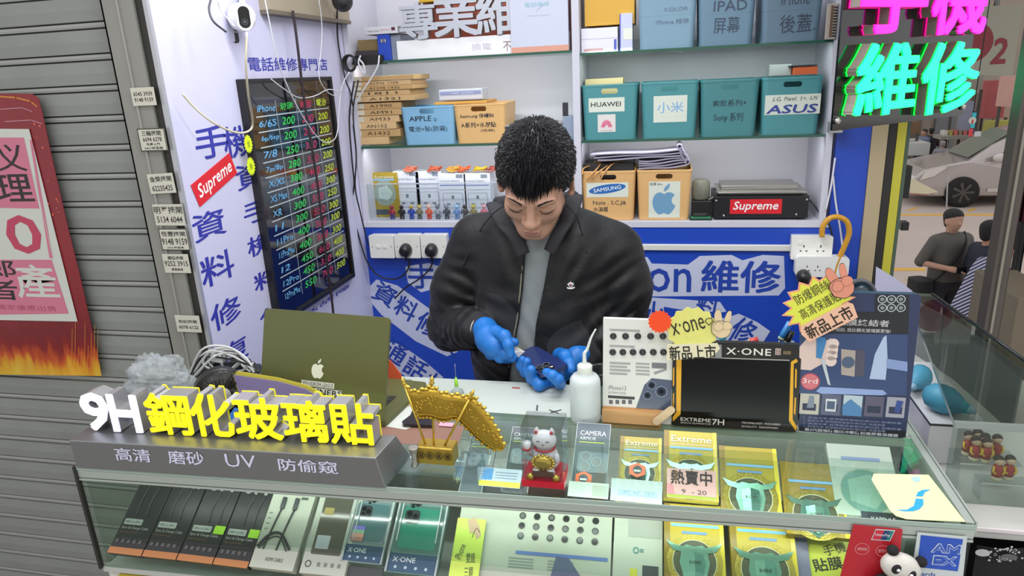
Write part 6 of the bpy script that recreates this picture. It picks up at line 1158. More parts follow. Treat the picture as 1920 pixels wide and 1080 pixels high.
# rounded card lying on the glass at the right corner
z = ZC + .0026
flat('transit_card', 'cream rounded card with a bright blue swoosh lying on the glass', [(1638, 889), (1741, 891), (1810, 979), (1700, 974), (1680, 968), (1668, 957), (1634, 900)], 'DEDDB0', z, .001, 'card', rough=.3, fn=lambda b, th: (fpoly(b, [(1710, 958), (1726, 950), (1722, 942), (1716, 936), (1730, 936), (1732, 950), (1724, 959), (1700, 961), (1680, 957)], th, '2EA0E8', z) if False else None, fpoly(b, [(1680, 957), (1700, 957), (1713, 950), (1717, 936), (1731, 937), (1731, 948), (1724, 956), (1712, 960), (1695, 960)], th, '2EA0E8', z), fpoly(b, [(1717, 932), (1721, 924), (1729, 920), (1745, 919), (1734, 924), (1730, 932)], th, '2EA0E8', z), fpoly(b, [(1708, 896), (1724, 895), (1726, 903), (1714, 905)], th, 'A8CCDC', z)))
# ================================================================== right-hand corner case
root = thing('corner_showcase', 'glass corner showcase wing on a white floor, to the right of the counter end', 'showcase', (.62, 1.5, 0))
def rp(name, fn, lab=None, bev=0.):
    b = MB(); fn(b); o = b.build(name, root, bev)
    if lab: o['label'] = lab
zS1 = .945; zT = 1.10
rp('white_floor', lambda b: b.box(.466, .84, 1.118, 2.0, zS1 - .02, zS1, m('shelf_white', 'C4C2BE', .35)), None, .001)
rp('floor_edge', lambda b: b.box(.466, .84, 1.114, 1.118, zS1 - .005, zS1 + .001, M('D8D0D0', rough=.3)))
rp('lower_body', lambda b: b.box(.466, .84, 1.16, 1.98, 0, zS1 - .021, m('case_dark', '1A191B', .5)))
Tp = [PZ(u, v, zT) for u, v in [(1790, 793), (1925, 798), (1985, 722), (1748, 551), (1700, 549)]]
P = [(p.x, p.y) for p in Tp]; P[1] = (.70, P[0][1] + .003); P[2] = (.715, 1.46)
b = MB(); b.prism(P, zT - .008, zT, glass('case_top_glass', 'DADFDA', .02, .2, .8), side=m('case_edge', '6A7A70', .25)); o = b.build('top_glass', root); o['label'] = 'clear top pane with grey-green edges'
rp('front_glass', lambda b: b.box(P[0][0], .70, P[0][1], P[0][1] + .004, zS1 + .001, zT - .009, glass('case_front', 'E8EEEA', .02, .1, .8)))
rp('top_rail', lambda b: b.box(P[0][0], .70, P[0][1] - .003, P[0][1] + .006, zT - .008, zT + .002, m('rail_clear', '8C9690', .25, .3)), 'grey front rail')
a = PZ(1748, 551, zT); e = PZ(1925, 678, zT); rp('side_rail', lambda b: b.tube([a, e], .004, m('rail_dark', '24282A', .3, .3), 6), 'dark side rail')
b = MB(); q0 = Vector((P[3][0], P[3][1], 0)); q1 = Vector((e.x, e.y, 0)); gg = glass('case_front', 'E8EEEA'); b.add([(q0.x, q0.y, zS1), (q1.x, q1.y, zS1), (q1.x, q1.y, zT - .009), (q0.x, q0.y, zT - .009)], [(0, 1, 2, 3)], gg); b.build('side_glass', root)
b = MB(); pg = frost('partition_grey', 'B0B6B8', .35); A_ = PZ(1800, 612, 1.08); B_ = PZ(1700, 560, 1.08); b.prism([(B_.x, B_.y), (A_.x, A_.y), (A_.x + .004, A_.y), (B_.x + .004, B_.y)], zS1 + .001, 1.085, pg); b.prism([(A_.x, A_.y), (A_.x + .02, A_.y - .26), (A_.x + .024, A_.y - .26), (A_.x + .004, A_.y)], zS1 + .001, 1.085, pg); b.build('inner_partition', root)
# white box under the blowers
xa = PZ(1745, 794, 1.03); bw = m('box_white_gloss', 'C8C6CA', .25); root = thing('white_box', 'white box with a dark-edged top carrying the blue air blowers', 'box', (xa.x + .05, 1.45, zS1 + .001))
b = MB(); b.prism([(xa.x, xa.y), (xa.x + .048, xa.y), (xa.x + .048, 1.62), (xa.x, 1.62)], zS1 + .001, 1.0255, bw); b.build('body', root, .001)
b = MB(); b.prism([(xa.x - .001, xa.y - .001), (xa.x + .1, xa.y), (xa.x + .1, 1.62), (xa.x - .001, 1.62)], 1.026, 1.029, m('lid_edge', '26262A', .4)); b.prism([(xa.x, xa.y + .001), (xa.x + .099, xa.y + .001), (xa.x + .099, 1.619), (xa.x, 1.619)], 1.0291, 1.0302, bw); b.build('lid', root)
def blower(label, u, v, yaw, s=1.):
    p = PZ(u, v, 1.0304 + .029 * s); root = thing('air_blower', label, 'air blower', (p.x, p.y, 1.031), 'blue rubber air blowers'); F = Matrix.Translation(p) @ Matrix.Rotation(yaw, 4, 'Z') @ Matrix.Rotation(R(96), 4, 'Y')
    b = MB(F); b.lathe([(0, -.036 * s), (.012 * s, -.034 * s), (.023 * s, -.024 * s), (.028 * s, -.006 * s), (.027 * s, .010 * s), (.020 * s, .026 * s), (.012 * s, .038 * s), (.009 * s, .046 * s)], m('blower_blue', '3F87A4', .5), 24); b.build('bulb', root)
    b = MB(F); b.lathe([(.009 * s, .046 * s), (.0095 * s, .050 * s), (.0055 * s, .053 * s), (.0045 * s, .060 * s)], m('blower_pale', '7CA4BC', .4), 16); b.build('nozzle', root)
blower('blue rubber air blower pointing to the right, nearer the front on the white box', 1768, 748, R(-42)); blower('blue rubber air blower further back on the white box, beside the standee', 1722, 708, R(-120), .9)
# stepped acrylic stand with small red figures
root = thing('acrylic_steps', 'clear stepped acrylic stand carrying the small red figures', 'display stand', (.5, 1.05, zS1)); b = MB()
x0 = .425; st_ = [(1.045, zS1 + .085), (1.018, zS1 + .05)]
Yf_ = P[0][1] + .012
sp = PY(1800, 868, Yf_ + .03); sp2 = PY(1840, 905, Yf_)
b.box(sp.x, sp.x + .10, Yf_ + .03, Yf_ + .085, sp.z - .002, sp.z, acr); b.box(sp.x, sp.x + .002, Yf_ + .03, Yf_ + .085, zS1 + .001, sp.z - .002, acr); b.box(sp2.x, sp2.x + .10, Yf_, Yf_ + .029, sp2.z - .002, sp2.z, acr); b.box(sp2.x, sp2.x + .002, Yf_, Yf_ + .029, zS1 + .001, sp2.z - .002, acr); b.box(sp2.x + .098, sp2.x + .1, Yf_, Yf_ + .029, zS1 + .001, sp2.z - .002, acr); b.build('steps', root)
b = MB()
for z_ in (sp, sp2): yy = Yf_ + (.0295 if z_ is sp else -.0005); b.box(z_.x, z_.x + .1, yy, yy + .0006, z_.z - .002, z_.z, M('D8DCDC', rough=.2))
b.build('edges', root)
figs2 = [(1810, 862, Yf_ + .062, sp.z), (1828, 852, Yf_ + .072, sp.z), (1824, 868, Yf_ + .044, sp.z), (1842, 858, Yf_ + .058, sp.z), (1845, 872, Yf_ + .040, sp.z), (1864, 862, Yf_ + .056, sp.z), (1866, 905, Yf_ + .014, sp2.z), (1888, 900, Yf_ + .018, sp2.z)]
nm2 = ['back left corner of the upper acrylic step', 'back row of the upper step, second from left', 'front row of the upper step, leftmost', 'back row of the upper step, third from left', 'front row of the upper step, second from left', 'back right of the upper acrylic step', 'lower acrylic step, left one', 'lower acrylic step, right one']
for i, (u, v, y, z) in enumerate(figs2):
    p = PY(u, v, y); root = thing('souvenir_figure', 'small red dark-haired figure, ' + nm2[i], 'figurine', (p.x, y, z), 'red figures on the acrylic steps'); s_ = 1.
    b = MB(); b.lathe([(.0075, 0), (.0085, .003), (.007, .012)], m('fig_cream', 'D8CCB0', .4), 12, (p.x, y, z)); b.build('feet', root)
    b = MB(); b.lathe([(.0082, .008), (.0088, .016), (.0075, .026), (.004, .031)], m('fig_red', 'A8302C', .4), 12, (p.x, y, z)); b.build('robe', root)
    b = MB(); [b.tube([(p.x + k * .007, y - .002, z + .027), (p.x + k * .009, y - .006, z + .019), (p.x + k * .005, y - .008, z + .015)], .0022, m('fig_yellow', 'D8B030', .4), 6) for k in (-1, 1)]; b.build('sleeves', root)
    b = MB(); b.ball((p.x, y, z + .037), .0078, m('fig_skin', 'D8B498', .5), 8); b.build('head', root)
    b = MB(); b.ball((p.x, y + .0016, z + .0395), .0084, m('fig_hair', '3A2A24', .6), 8, (1, .95, .85)); b.build('hair', root)
# black T-shirt with white print hanging below
b = MB(frame((0, 1.10, 0))); a = b.L(1836, 1000); a = (max(a[0], .47), a[1]); cl = m('tee_black', '121214', .85, bump=.3, bs=30); n = 16; vs = []
for i in range(n + 1):
    for j in range(6): x = a[0] + .36 * i / n; vs.append((x, zS1 - .022 - .12 * j, .004 * math.sin(i * 1.3 + j * .6) + .0))
b.add(vs, [(i * 6 + j, i * 6 + j + 1, (i + 1) * 6 + j + 1, (i + 1) * 6 + j) for i in range(n) for j in range(5)], cl, True)
rb = random.Random(6); wp = M('B8B8B8'); gp = M('5C5C60')
for k in range(40): u = 1848 + rb.random() * 70; v = 1030 + rb.random() * 26 - (u - 1848) * .1; q_ = b.L(u, v, .006); b.disc(q_[0], q_[1], .0008 + .0018 * rb.random(), .0064, wp, 5)
for u, v, ru, rv, c in ((1842, 1036, .011, .007, wp), (1892, 1044, .012, .006, gp)): q_ = b.L(u, v, .006); b.disc(q_[0], q_[1], ru, .0068, c, 16, rv)
b.ptext('2023', 1868, 1046, 1886, 1040, wp, z=.0072); tag(b.build('tee_shirt'), 'black T-shirt with speckled white print hanging at the lower right corner', 'T-shirt')
# ================================================================== the repairer (signed distance modelling, meshed with OpenVDB)
class SDF:
    def __init__(s, lo, hi, vox):
        s.lo = np.array(lo, float); s.vox = vox; s.n = np.ceil((np.array(hi) - s.lo) / vox).astype(int) + 1
        s.f = np.full(s.n, 1.0, np.float32)
    def sub(s, lo, hi):
        a = np.clip(np.floor((np.array(lo) - s.lo) / s.vox).astype(int), 0, s.n - 1); b = np.clip(np.ceil((np.array(hi) - s.lo) / s.vox).astype(int) + 1, 1, s.n)
        g = [s.lo[i] + s.vox * np.arange(a[i], b[i]) for i in range(3)]
        return (slice(a[0], b[0]), slice(a[1], b[1]), slice(a[2], b[2])), np.meshgrid(*g, indexing='ij')
    def put(s, sl, d, k, op='u'):
        f = s.f[sl]
        if op == 'u':
            h = np.maximum(k - np.abs(f - d), 0) / k if k > 0 else 0; s.f[sl] = np.minimum(f, d) - h * h * k * .25
        else:
            d = -d; h = np.maximum(k - np.abs(f - d), 0) / k if k > 0 else 0; s.f[sl] = np.maximum(f, d) + h * h * k * .25
    def cap(s, a, b, ra, rb=None, k=.01, op='u', sq=(1, 1, 1)):
        a = np.array(a, float); b = np.array(b, float); rb = ra if rb is None else rb; mg = max(ra, rb) / min(sq) + k * 2 + .006
        sl, (X, Y, Z) = s.sub(np.minimum(a, b) - mg, np.maximum(a, b) + mg); ab = b - a; L2 = max(ab @ ab, 1e-12)
        px, py, pz = X - a[0], Y - a[1], Z - a[2]; t = np.clip((px * ab[0] + py * ab[1] + pz * ab[2]) / L2, 0, 1)
        d = np.sqrt(((px - t * ab[0]) * sq[0]) ** 2 + ((py - t * ab[1]) * sq[1]) ** 2 + ((pz - t * ab[2]) * sq[2]) ** 2) - (ra + (rb - ra) * t)
        s.put(sl, d.astype(np.float32), k, op); return s
    def ell(s, c, r, k=.01, op='u', Rm=None):
        c = np.array(c, float); r = np.array(r, float); mg = r.max() + k * 2 + .006
        sl, (X, Y, Z) = s.sub(c - mg, c + mg); p = np.stack([X - c[0], Y - c[1], Z - c[2]], -1)
        if Rm is not None: p = p @ np.array(Rm)
        q = p / r; k0 = np.sqrt((q ** 2).sum(-1)); k1 = np.sqrt(((q / r) ** 2).sum(-1)) + 1e-9
        s.put(sl, (k0 * (k0 - 1) / k1).astype(np.float32), k, op); return s
    def chain(s, pts, rs, k=.01, op='u', sq=(1, 1, 1)):
        for i in range(len(pts) - 1): s.cap(pts[i], pts[i + 1], rs[i], rs[i + 1], k, op, sq)
        return s
    def mesh(s, iso=0.):
        g = vdb.FloatGrid(.05); arr = np.ascontiguousarray(np.clip(s.f, -.05, .05)).astype(np.float32)
        g.copyFromArray(arr); pts, quads = g.convertToQuads(isovalue=iso)
        return np.asarray(pts) * s.vox + s.lo, np.asarray(quads)
def mesh_obj(name, pts, quads, mats, parent, matfn=None, xf=None, smooth=2, M3=None):
    me = bpy.data.meshes.new(name); pts = np.asarray(pts, float)
    if M3 is not None: pts = pts @ np.array(M3.to_3x3()).T + np.array(M3.translation)
    # light Laplacian smoothing
    n = len(pts); e = np.concatenate([quads[:, [0, 1]], quads[:, [1, 2]], quads[:, [2, 3]], quads[:, [3, 0]]])
    for it in range(smooth):
        acc = np.zeros_like(pts); cnt = np.zeros(n); np.add.at(acc, e[:, 0], pts[e[:, 1]]); np.add.at(acc, e[:, 1], pts[e[:, 0]]); np.add.at(cnt, e[:, 0], 1); np.add.at(cnt, e[:, 1], 1)
        pts = pts * .5 + .5 * acc / np.maximum(cnt, 1)[:, None]
    fl = quads[:, ::-1]
    p0, p1, p2 = pts[fl[:, 0]], pts[fl[:, 1]], pts[fl[:, 2]]
    cen = pts[fl].mean(1); nrm = np.cross(p1 - p0, p2 - p0)
    vol = (cen - pts.mean(0)); 
    if (nrm * vol).sum() < 0: fl = quads
    o3 = np.array(parent['_o'][:]) if parent is not None else np.zeros(3)
    me.from_pydata((pts - o3).tolist(), [], fl.tolist())
    for q in mats: me.materials.append(q)
    if matfn is not None: me.polygons.foreach_set('material_index', matfn(pts[fl].mean(1)).astype(np.int32))
    me.polygons.foreach_set('use_smooth', [True] * len(fl)); me.update()
    o = bpy.data.objects.new(name, me); COL.objects.link(o); o['_o'] = tuple(o3)
    if parent is not None: o.parent = parent
    return o
HC = Vector((-.286, 1.512, 1.470)); pit, yaw_, rol = .60, .014, .088
def HM():
    r = Matrix.Rotation(yaw_, 4, 'Z') @ Matrix.Rotation(pit, 4, 'X') @ Matrix.Rotation(rol, 4, 'Y'); return Matrix.Translation(HC) @ r
HMx = HM()
def hp(x, y, z): return HMx @ Vector((x, y, z))
person = thing('person', 'person in a black bomber jacket and blue gloves leaning over the counter, repairing a phone', 'person', (-.30, 1.62, 0.002))
skin = m('skin', 'B98F79', .5, var=.05, vs=40, sss=.12, bump=.08, bs=600); lip = m('lips', 'A87468', .45, sss=.1); lash = m('lash', '1A1412', .6); glove = m('glove_blue', '1C6FC0', .42, bump=.35, bs=110, bdist=.0015, sss=.05)
# --- head
S_ = SDF((-.11, -.14, -.20), (.11, .15, .16), .0017)
S_.ell((0, .012, .045), (.076, .095, .086), .01); S_.ell((0, -.028, -.026), (.0575, .058, .080), .03)
S_.cap((-.008, -.064, -.092), (.008, -.064, -.092), .018, k=.03)
for x in (-1, 1):
    S_.cap((x * .044, .0, -.058), (x * .018, -.052, -.090), .018, .015, .03); S_.ell((x * .039, -.057, -.024), (.022, .021, .022), .024)
    S_.ell((x * .034, -.092, .008), (.016, .010, .008), .014, 's'); S_.ell((x * .033, -.0735, .0), (.0175, .0135, .0135), .010)
    S_.cap((x * .017, -.089, .021), (x * .049, -.074, .021), .008, .006, .012)
    S_.ell((x * .0130, -.092, -.033), (.0088, .010, .0078), .007); S_.cap((x * .007, -.099, -.0415), (x * .0085, -.093, -.0385), .0030, k=.003, op='s')
    S_.ell((x * .080, .012, -.002), (.0075, .018, .031), .006, Rm=Matrix.Rotation(x * .35, 3, 'Z')); S_.ell((x * .0885, .008, .002), (.0055, .011, .019), .004, 's'); S_.cap((x * .079, .0, -.028), (x * .078, .003, -.03), .007, k=.006)
S_.cap((0, -.084, .008), (0, -.103, -.026), .0080, .0105, .012); S_.ell((0, -.104, -.031), (.0115, .010, .0095), .008)
S_.cap((-.014, -.0880, -.0660), (.014, -.0880, -.0660), .0050, k=.009); S_.cap((0, -.0915, -.065), (0, -.0915, -.065), .0048, k=.008); S_.cap((-.011, -.0860, -.0765), (.011, -.0860, -.0765), .0058, k=.009)
S_.chain([(-.021, -.085, -.0685), (-.008, -.0945, -.0705), (.008, -.0945, -.0705), (.021, -.085, -.0685)], [.0008, .0014, .0014, .0008], .004, 's'); S_.cap((0, -.091, -.052), (0, -.093, -.060), .0022, k=.006, op='s')
S_.cap((0, .035, -.05), (0, .062, -.18), .052, .056, .03)
hp_, hq = S_.mesh()
inv = np.array(HMx.inverted())
def hmat(c):
    loc = c @ inv[:3, :3].T + inv[:3, 3]; x, y, z = loc[:, 0], loc[:, 1], loc[:, 2]; r = np.zeros(len(c), int)
    mo = (y < -.076) & ((x / .0200) ** 2 + ((z + .0710) / .0088) ** 2 < 1); r[mo] = 1
    return r
# --- body (trunk, arms, legs and hands) in world space, joined with the head into one mesh object
wr_R = PY(904, 617, 1.50); el_R = PY(848, 612, 1.66); sh_R = Vector((-.472, 1.68, 1.292)); wr_L = PY(1090, 661, 1.55); el_L = PY(1163, 592, 1.67); sh_L = Vector((-.128, 1.68, 1.268))
neck = hp(0, .055, -.17); chest = Vector((-.30, 1.69, 1.24)); belly = Vector((-.305, 1.66, 1.0)); pel = Vector((-.305, 1.68, .86))
V = lambda p: tuple(p)
Bd = SDF((-.62, 1.28, -.01), (.02, 1.95, 1.46), .006)
Bd.cap(V(neck - Vector((0, -.02, -.03))), V(chest), .056, .11, .05); Bd.cap(V(chest + Vector((-.08, 0, .03))), V(chest + Vector((.08, 0, .03))), .075, k=.05); Bd.cap(V(chest), V(belly), .12, .11, .05); Bd.cap(V(belly), V(pel), .11, .115, .05)
for a_, e_, w_ in ((sh_R, el_R, wr_R), (sh_L, el_L, wr_L)): Bd.cap(V(a_), V(e_), .046, .036, .03); Bd.cap(V(e_), V(w_), .036, .024, .01)
for x in (-1, 1): hip_ = pel + Vector((x * .075, 0, -.03)); kn = Vector((hip_.x + x * .02, 1.67, .46)); an = Vector((hip_.x + x * .03, 1.70, .07)); Bd.cap(V(hip_), V(kn), .075, .05, .03); Bd.cap(V(kn), V(an), .048, .034, .01); Bd.cap(V(an - Vector((0, 0, .02))), V(an + Vector((0, -.15, -.035))), .03, .026, .02)
bp_, bq = Bd.mesh()
# --- hands: palm and five separately bent fingers each (positions measured on the photo, depths in metres)
def P_(u, v, y): return V(PY(u, v, y))
def hand_pts():
    Rh = dict(palm=[(P_(910, 618, 1.485), .026), (P_(918, 634, 1.455), .031), (P_(928, 648, 1.435), .029)],
              thumb=[(P_(930, 622, 1.44), .0135), (P_(946, 630, 1.415), .0125), (P_(953, 646, 1.405), .0108), (P_(957, 663, 1.402), .0092)],
              f1=[(P_(938, 640, 1.45), .013), (P_(953, 640, 1.455), .0105), (P_(965, 642, 1.45), .0088)],
              f2=[(P_(932, 654, 1.43), .013), (P_(948, 664, 1.42), .0115), (P_(962, 671, 1.425), .0095)],
              f3=[(P_(922, 656, 1.435), .0135), (P_(938, 670, 1.425), .0115), (P_(953, 673, 1.44), .0095)],
              f4=[(P_(911, 648, 1.445), .0125), (P_(920, 664, 1.44), .0110), (P_(934, 668, 1.455), .0090)])
    def Q(u, v, z): return V(PZ(u, v, z))
    Lh = dict(palm=[(P_(1080, 668, 1.525), .025), (P_(1060, 688, 1.50), .0265), (P_(1038, 708, 1.47), .024)],
              thumb=[(P_(1050, 666, 1.485), .016), (P_(1060, 668, 1.455), .0145), (P_(1067, 681, 1.430), .012), (P_(1070, 692, 1.415), .0090)],
              f1=[(P_(1024, 664, 1.545), .015), (P_(1038, 657, 1.54), .015), (P_(1054, 668, 1.51), .015)],
              f2=[(Q(1050, 719, 1.050), .0112), (Q(1046, 712, 1.073), .0110), (Q(1036, 704, 1.083), .0098), (Q(1025, 698, 1.085), .0084)],
              f3=[(Q(1030, 715, 1.040), .0125), (Q(1011, 722, 1.044), .0118), (Q(998, 707, 1.058), .0106), (Q(996, 693, 1.082), .0088)],
              f4=[(Q(1018, 712, 1.037), .0120), (Q(998, 711, 1.047), .0112), (Q(988, 693, 1.062), .0100), (Q(988, 678, 1.083), .0085)],
              f5=[(Q(1008, 701, 1.036), .0110), (Q(985, 698, 1.051), .0100), (Q(976, 685, 1.066), .0088), (Q(979, 674, 1.082), .0076)])
    return Rh, Lh
def hand_sdf(H_, wrist, back, g=0.):
    pts = np.array([p for L_ in H_.values() for p, _ in L_] + [V(wrist), V(back)]); S = SDF(pts.min(0) - .05, pts.max(0) + .05, .0016)
    S.chain([p for p, _ in H_['palm']], [r + g for _, r in H_['palm']], .012)
    for n_, L_ in H_.items():
        if n_ == 'palm': continue
        S.cap(H_['palm'][-1][0] if n_ != 'thumb' else H_['palm'][1][0], L_[0][0], .016 + g, L_[0][1] + g, .010); S.chain([p for p, _ in L_], [r + g for _, r in L_], .0035)
        for p, r in L_[1:-1]: S.ell(p, (r + g + .0006,) * 3, .003)
    S.cap(V(wrist), H_['palm'][0][0], .0235 + g, .026 + g, .012); return S
Rh, Lh = hand_pts()
hs = [hand_sdf(Rh, wr_R, wr_R.lerp(el_R, .25), -.0014), hand_sdf(Lh, wr_L, wr_L.lerp(el_L, .25), -.0014)]; hm_ = [h_.mesh() for h_ in hs]
P_all = [np.asarray(hp_) @ np.array(HMx.to_3x3()).T + np.array(HMx.translation), np.asarray(bp_)] + [a for a, _ in hm_]; Q_all = []; off = 0
for p, q in zip(P_all, [hq, bq] + [b_ for _, b_ in hm_]): Q_all.append(np.asarray(q) + off); off += len(p)
body = mesh_obj('body', np.concatenate(P_all), np.concatenate(Q_all), [skin, lip], person, hmat, smooth=3)
# gloves
for H_, w_, e_, nm in ((Rh, wr_R, el_R, 'blue glove pinching a thin sheet'), (Lh, wr_L, el_L, 'blue glove cradling the phone from below')):
    S = hand_sdf(H_, w_, w_.lerp(e_, .25), .0014); cuff0 = Vector(H_['palm'][0][0]).lerp(w_, .35) if H_ is Rh else w_.lerp(e_, .12)
    S.cap(V(Vector(H_['palm'][0][0]).lerp(cuff0, .5)), V(cuff0), .0270, .0280, .004)
    # cut the glove off at the wrist
    ax = np.array(V((w_ - Vector(H_['palm'][0][0])).normalized())); sl, (X, Y, Z) = S.sub(S.lo, S.lo + S.n * S.vox); d = (X - cuff0.x) * ax[0] + (Y - cuff0.y) * ax[1] + (Z - cuff0.z) * ax[2]; S.f[sl] = np.maximum(S.f[sl], d.astype(np.float32))
    g_ = mesh_obj('glove', *S.mesh(), [glove], person, smooth=2); g_['label'] = nm
b = MB(); p = wr_R.lerp(Vector(Rh['palm'][0][0]), .1); ax = (Vector(Rh['palm'][0][0]) - wr_R).normalized(); u_ = ax.orthogonal().normalized(); w2 = ax.cross(u_); b.tube([p + (u_ * math.cos(a) + w2 * math.sin(a)) * .0295 for a in [2 * PI * i / 28 for i in range(28)]], .0024, m('bracelet_silver', 'B8B4B0', .3, .6), 6, True); b.build('bracelet', person)
# --- brows, lashes
b = MB(HMx)
for x in (-1, 1):
    rb = random.Random(9)
    for k in range(110):
        t = (k % 46) / 45; bx = x * (.016 + .034 * t); by = -.0975 + .016 * t + .006 * t * t; bz = .0235 + .004 * math.sin(t * 2.6) - .004 * t; j = (rb.random() - .5) * .0062 * (1.15 - t * .6)
        b.tube([(bx, by - .0005, bz + j), (bx + x * .005, by + .0005, bz + j * .4 + .0016)], [.0008, .0003], M('1C1614'), 4)
    b.tube(spline([(x * .017, -.0835, -.0015), (x * .025, -.0888, -.0065), (x * .034, -.0892, -.0078), (x * .043, -.0850, -.0062), (x * .0495, -.078, -.002)], 5), .0009, lash, 5)
    b.tube(spline([(x * .019, -.0875, .0078), (x * .033, -.0893, .0088), (x * .047, -.0815, .0060)], 5), .0004, M('8C5E4A'), 4)
    for k in range(9): t = k / 8; a_ = (x * (.022 + .025 * t), -.0885 + .006 * t, -.0072); b.tube([a_, (a_[0] + x * .001, a_[1] - .004, a_[2] - .004)], [.0004, .0001], lash, 3)
b.build('eyebrows_and_lashes', person)
HLY, HLZ = [-.10, -.062, -.046, -.022, .0, .02, .10], [.060, .055, .042, .004, -.012, -.024, -.052]
# --- hair: a fitted cap plus tapered locks
hairm = m('hair_black', '16151A', .42, spec=.6, bump=.5, bs=220, bdist=.001); Hs = SDF((-.12, -.13, -.10), (.12, .15, .17), .0028); Hs.ell((0, .014, .045), (.0785, .0985, .087), .01)
sl, (X, Y, Z) = Hs.sub(Hs.lo, Hs.lo + Hs.n * Hs.vox)
line = np.interp(Y, HLY, HLZ); Hs.f[sl] = np.maximum(Hs.f[sl], ((line - Z) * .8).astype(np.float32))
mesh_obj('hair', *Hs.mesh(), [hairm], person, smooth=2, M3=HMx)
b = MB(HMx); rb = random.Random(17); N_ = 3400; vs = []; fs = []
for k in range(N_):
    ga = PI * (3 - math.sqrt(5)) * k; zz = 1 - 1.55 * (k + .5) / N_; rr0 = math.sqrt(max(0, 1 - zz * zz)); d = Vector((rr0 * math.cos(ga), rr0 * math.sin(ga), zz)); p = Vector((d.x * .0785, .014 + d.y * .0985, .045 + d.z * .0868))
    ln = float(np.interp(p.y, HLY, HLZ))
    if p.z < ln - .001: continue
    crown = Vector((0, .05, .135)); fl_ = (p - crown); fl_ = fl_ - d * fl_.dot(d); fl_ = fl_.normalized() if fl_.length > 1e-4 else Vector((0, -1, 0))
    front = max(0, min(1, (-.045 - p.y) / .03)); L_ = .015 + .010 * rb.random() + (.018 * front if p.z > .05 else 0); side = max(0, (ln + .03 - p.z) / .05) * (1 - front); L_ *= (1 - .45 * min(1, side))
    jit = Vector((rb.random() - .5, rb.random() - .5, rb.random() - .5)); up_ = .27 - .12 * front - .2 * min(1, side); dir_ = (fl_ * (1 - up_) + d * up_ + jit * .38).normalized(); w = .0011 + .0011 * rb.random()
    if front > .3 and p.z < .085: dir_ = (dir_ + Vector((-.12, -.1, -.75 - .2 * rb.random()))).normalized(); L_ *= .86 if abs(p.x + .004) < .03 else .62
    t1 = dir_.cross(d).normalized(); q0 = p - d * .003; q1 = p + dir_ * L_ * .55 + d * .0022; q2 = p + dir_ * L_ + (Vector((0, -.25, -1)) * .0045 if front > .2 else d * -.003)
    i0 = len(vs); vs += [tuple(q0 - t1 * w), tuple(q0 + t1 * w), tuple(q0 + d * w * 1.6), tuple(q1 - t1 * w * .8), tuple(q1 + t1 * w * .8), tuple(q1 + d * w * 1.2), tuple(q2)]
    fs += [(i0, i0 + 1, i0 + 4, i0 + 3), (i0 + 1, i0 + 2, i0 + 5, i0 + 4), (i0 + 2, i0, i0 + 3, i0 + 5), (i0 + 3, i0 + 4, i0 + 6), (i0 + 4, i0 + 5, i0 + 6), (i0 + 5, i0 + 3, i0 + 6)]
b.add(vs, fs, m('hair_lock', '17161A', .5, spec=.4), False); b.build('hair_locks', person)
# --- jacket, shirt, trousers
def zl(pts):
    q = [PY(u, v, 1.545) for u, v in pts]; return [p.z for p in q][::-1], [p.x for p in q][::-1]
LZ, LX = zl([(966, 395), (978, 440), (984, 480), (981, 540), (975, 600), (966, 650), (960, 712)]); RZ, RX = zl([(1050, 395), (1040, 440), (1030, 480), (1020, 540), (1008, 600), (1004, 650), (1003, 712)])
def trunk(S, g, k=.04):
    S.cap(V(chest + Vector((-.10, .0, .018))), V(chest + Vector((.10, 0, .018))), .088 + g, k=k); S.cap(V(chest + Vector((-.05, -.03, .02))), V(belly + Vector((-.05, -.03, 0))), .112 + g, .112 + g, k); S.cap(V(chest + Vector((.05, -.03, .02))), V(belly + Vector((.05, -.03, 0))), .112 + g, .112 + g, k); S.cap(V(belly + Vector((-.06, -.02, 0))), V(pel + Vector((-.06, 0, 0))), .112 + g, .115 + g, k); S.cap(V(belly + Vector((.06, -.02, 0))), V(pel + Vector((.06, 0, 0))), .112 + g, .115 + g, k)
    S.cap(V(neck + Vector((0, .02, 0))), V(chest + Vector((0, 0, .03))), .060 + g, .095 + g, k)
Js = SDF((-.66, 1.34, .80), (.06, 1.96, 1.47), .0036); trunk(Js, .012)
for a_, e_, w_, sg in ((sh_R, el_R, wr_R, -1), (sh_L, el_L, wr_L, 1)):
    Js.cap(V(a_), V(a_.lerp(e_, .55) + Vector((sg * .012, 0, 0))), .074, .070, .035); Js.cap(V(a_.lerp(e_, .55) + Vector((sg * .012, 0, 0))), V(e_), .070, .066, .03); Js.cap(V(e_), V(e_.lerp(w_, .6)), .064, .052, .012); Js.cap(V(e_.lerp(w_, .6)), V(e_.lerp(w_, .86)), .052, .040, .01); Js.cap(V(e_.lerp(w_, .88)), V(e_.lerp(w_, 1.0)), .033, .031, .004)
sl, (X, Y, Z) = Js.sub(Js.lo, Js.lo + Js.n * Js.vox)
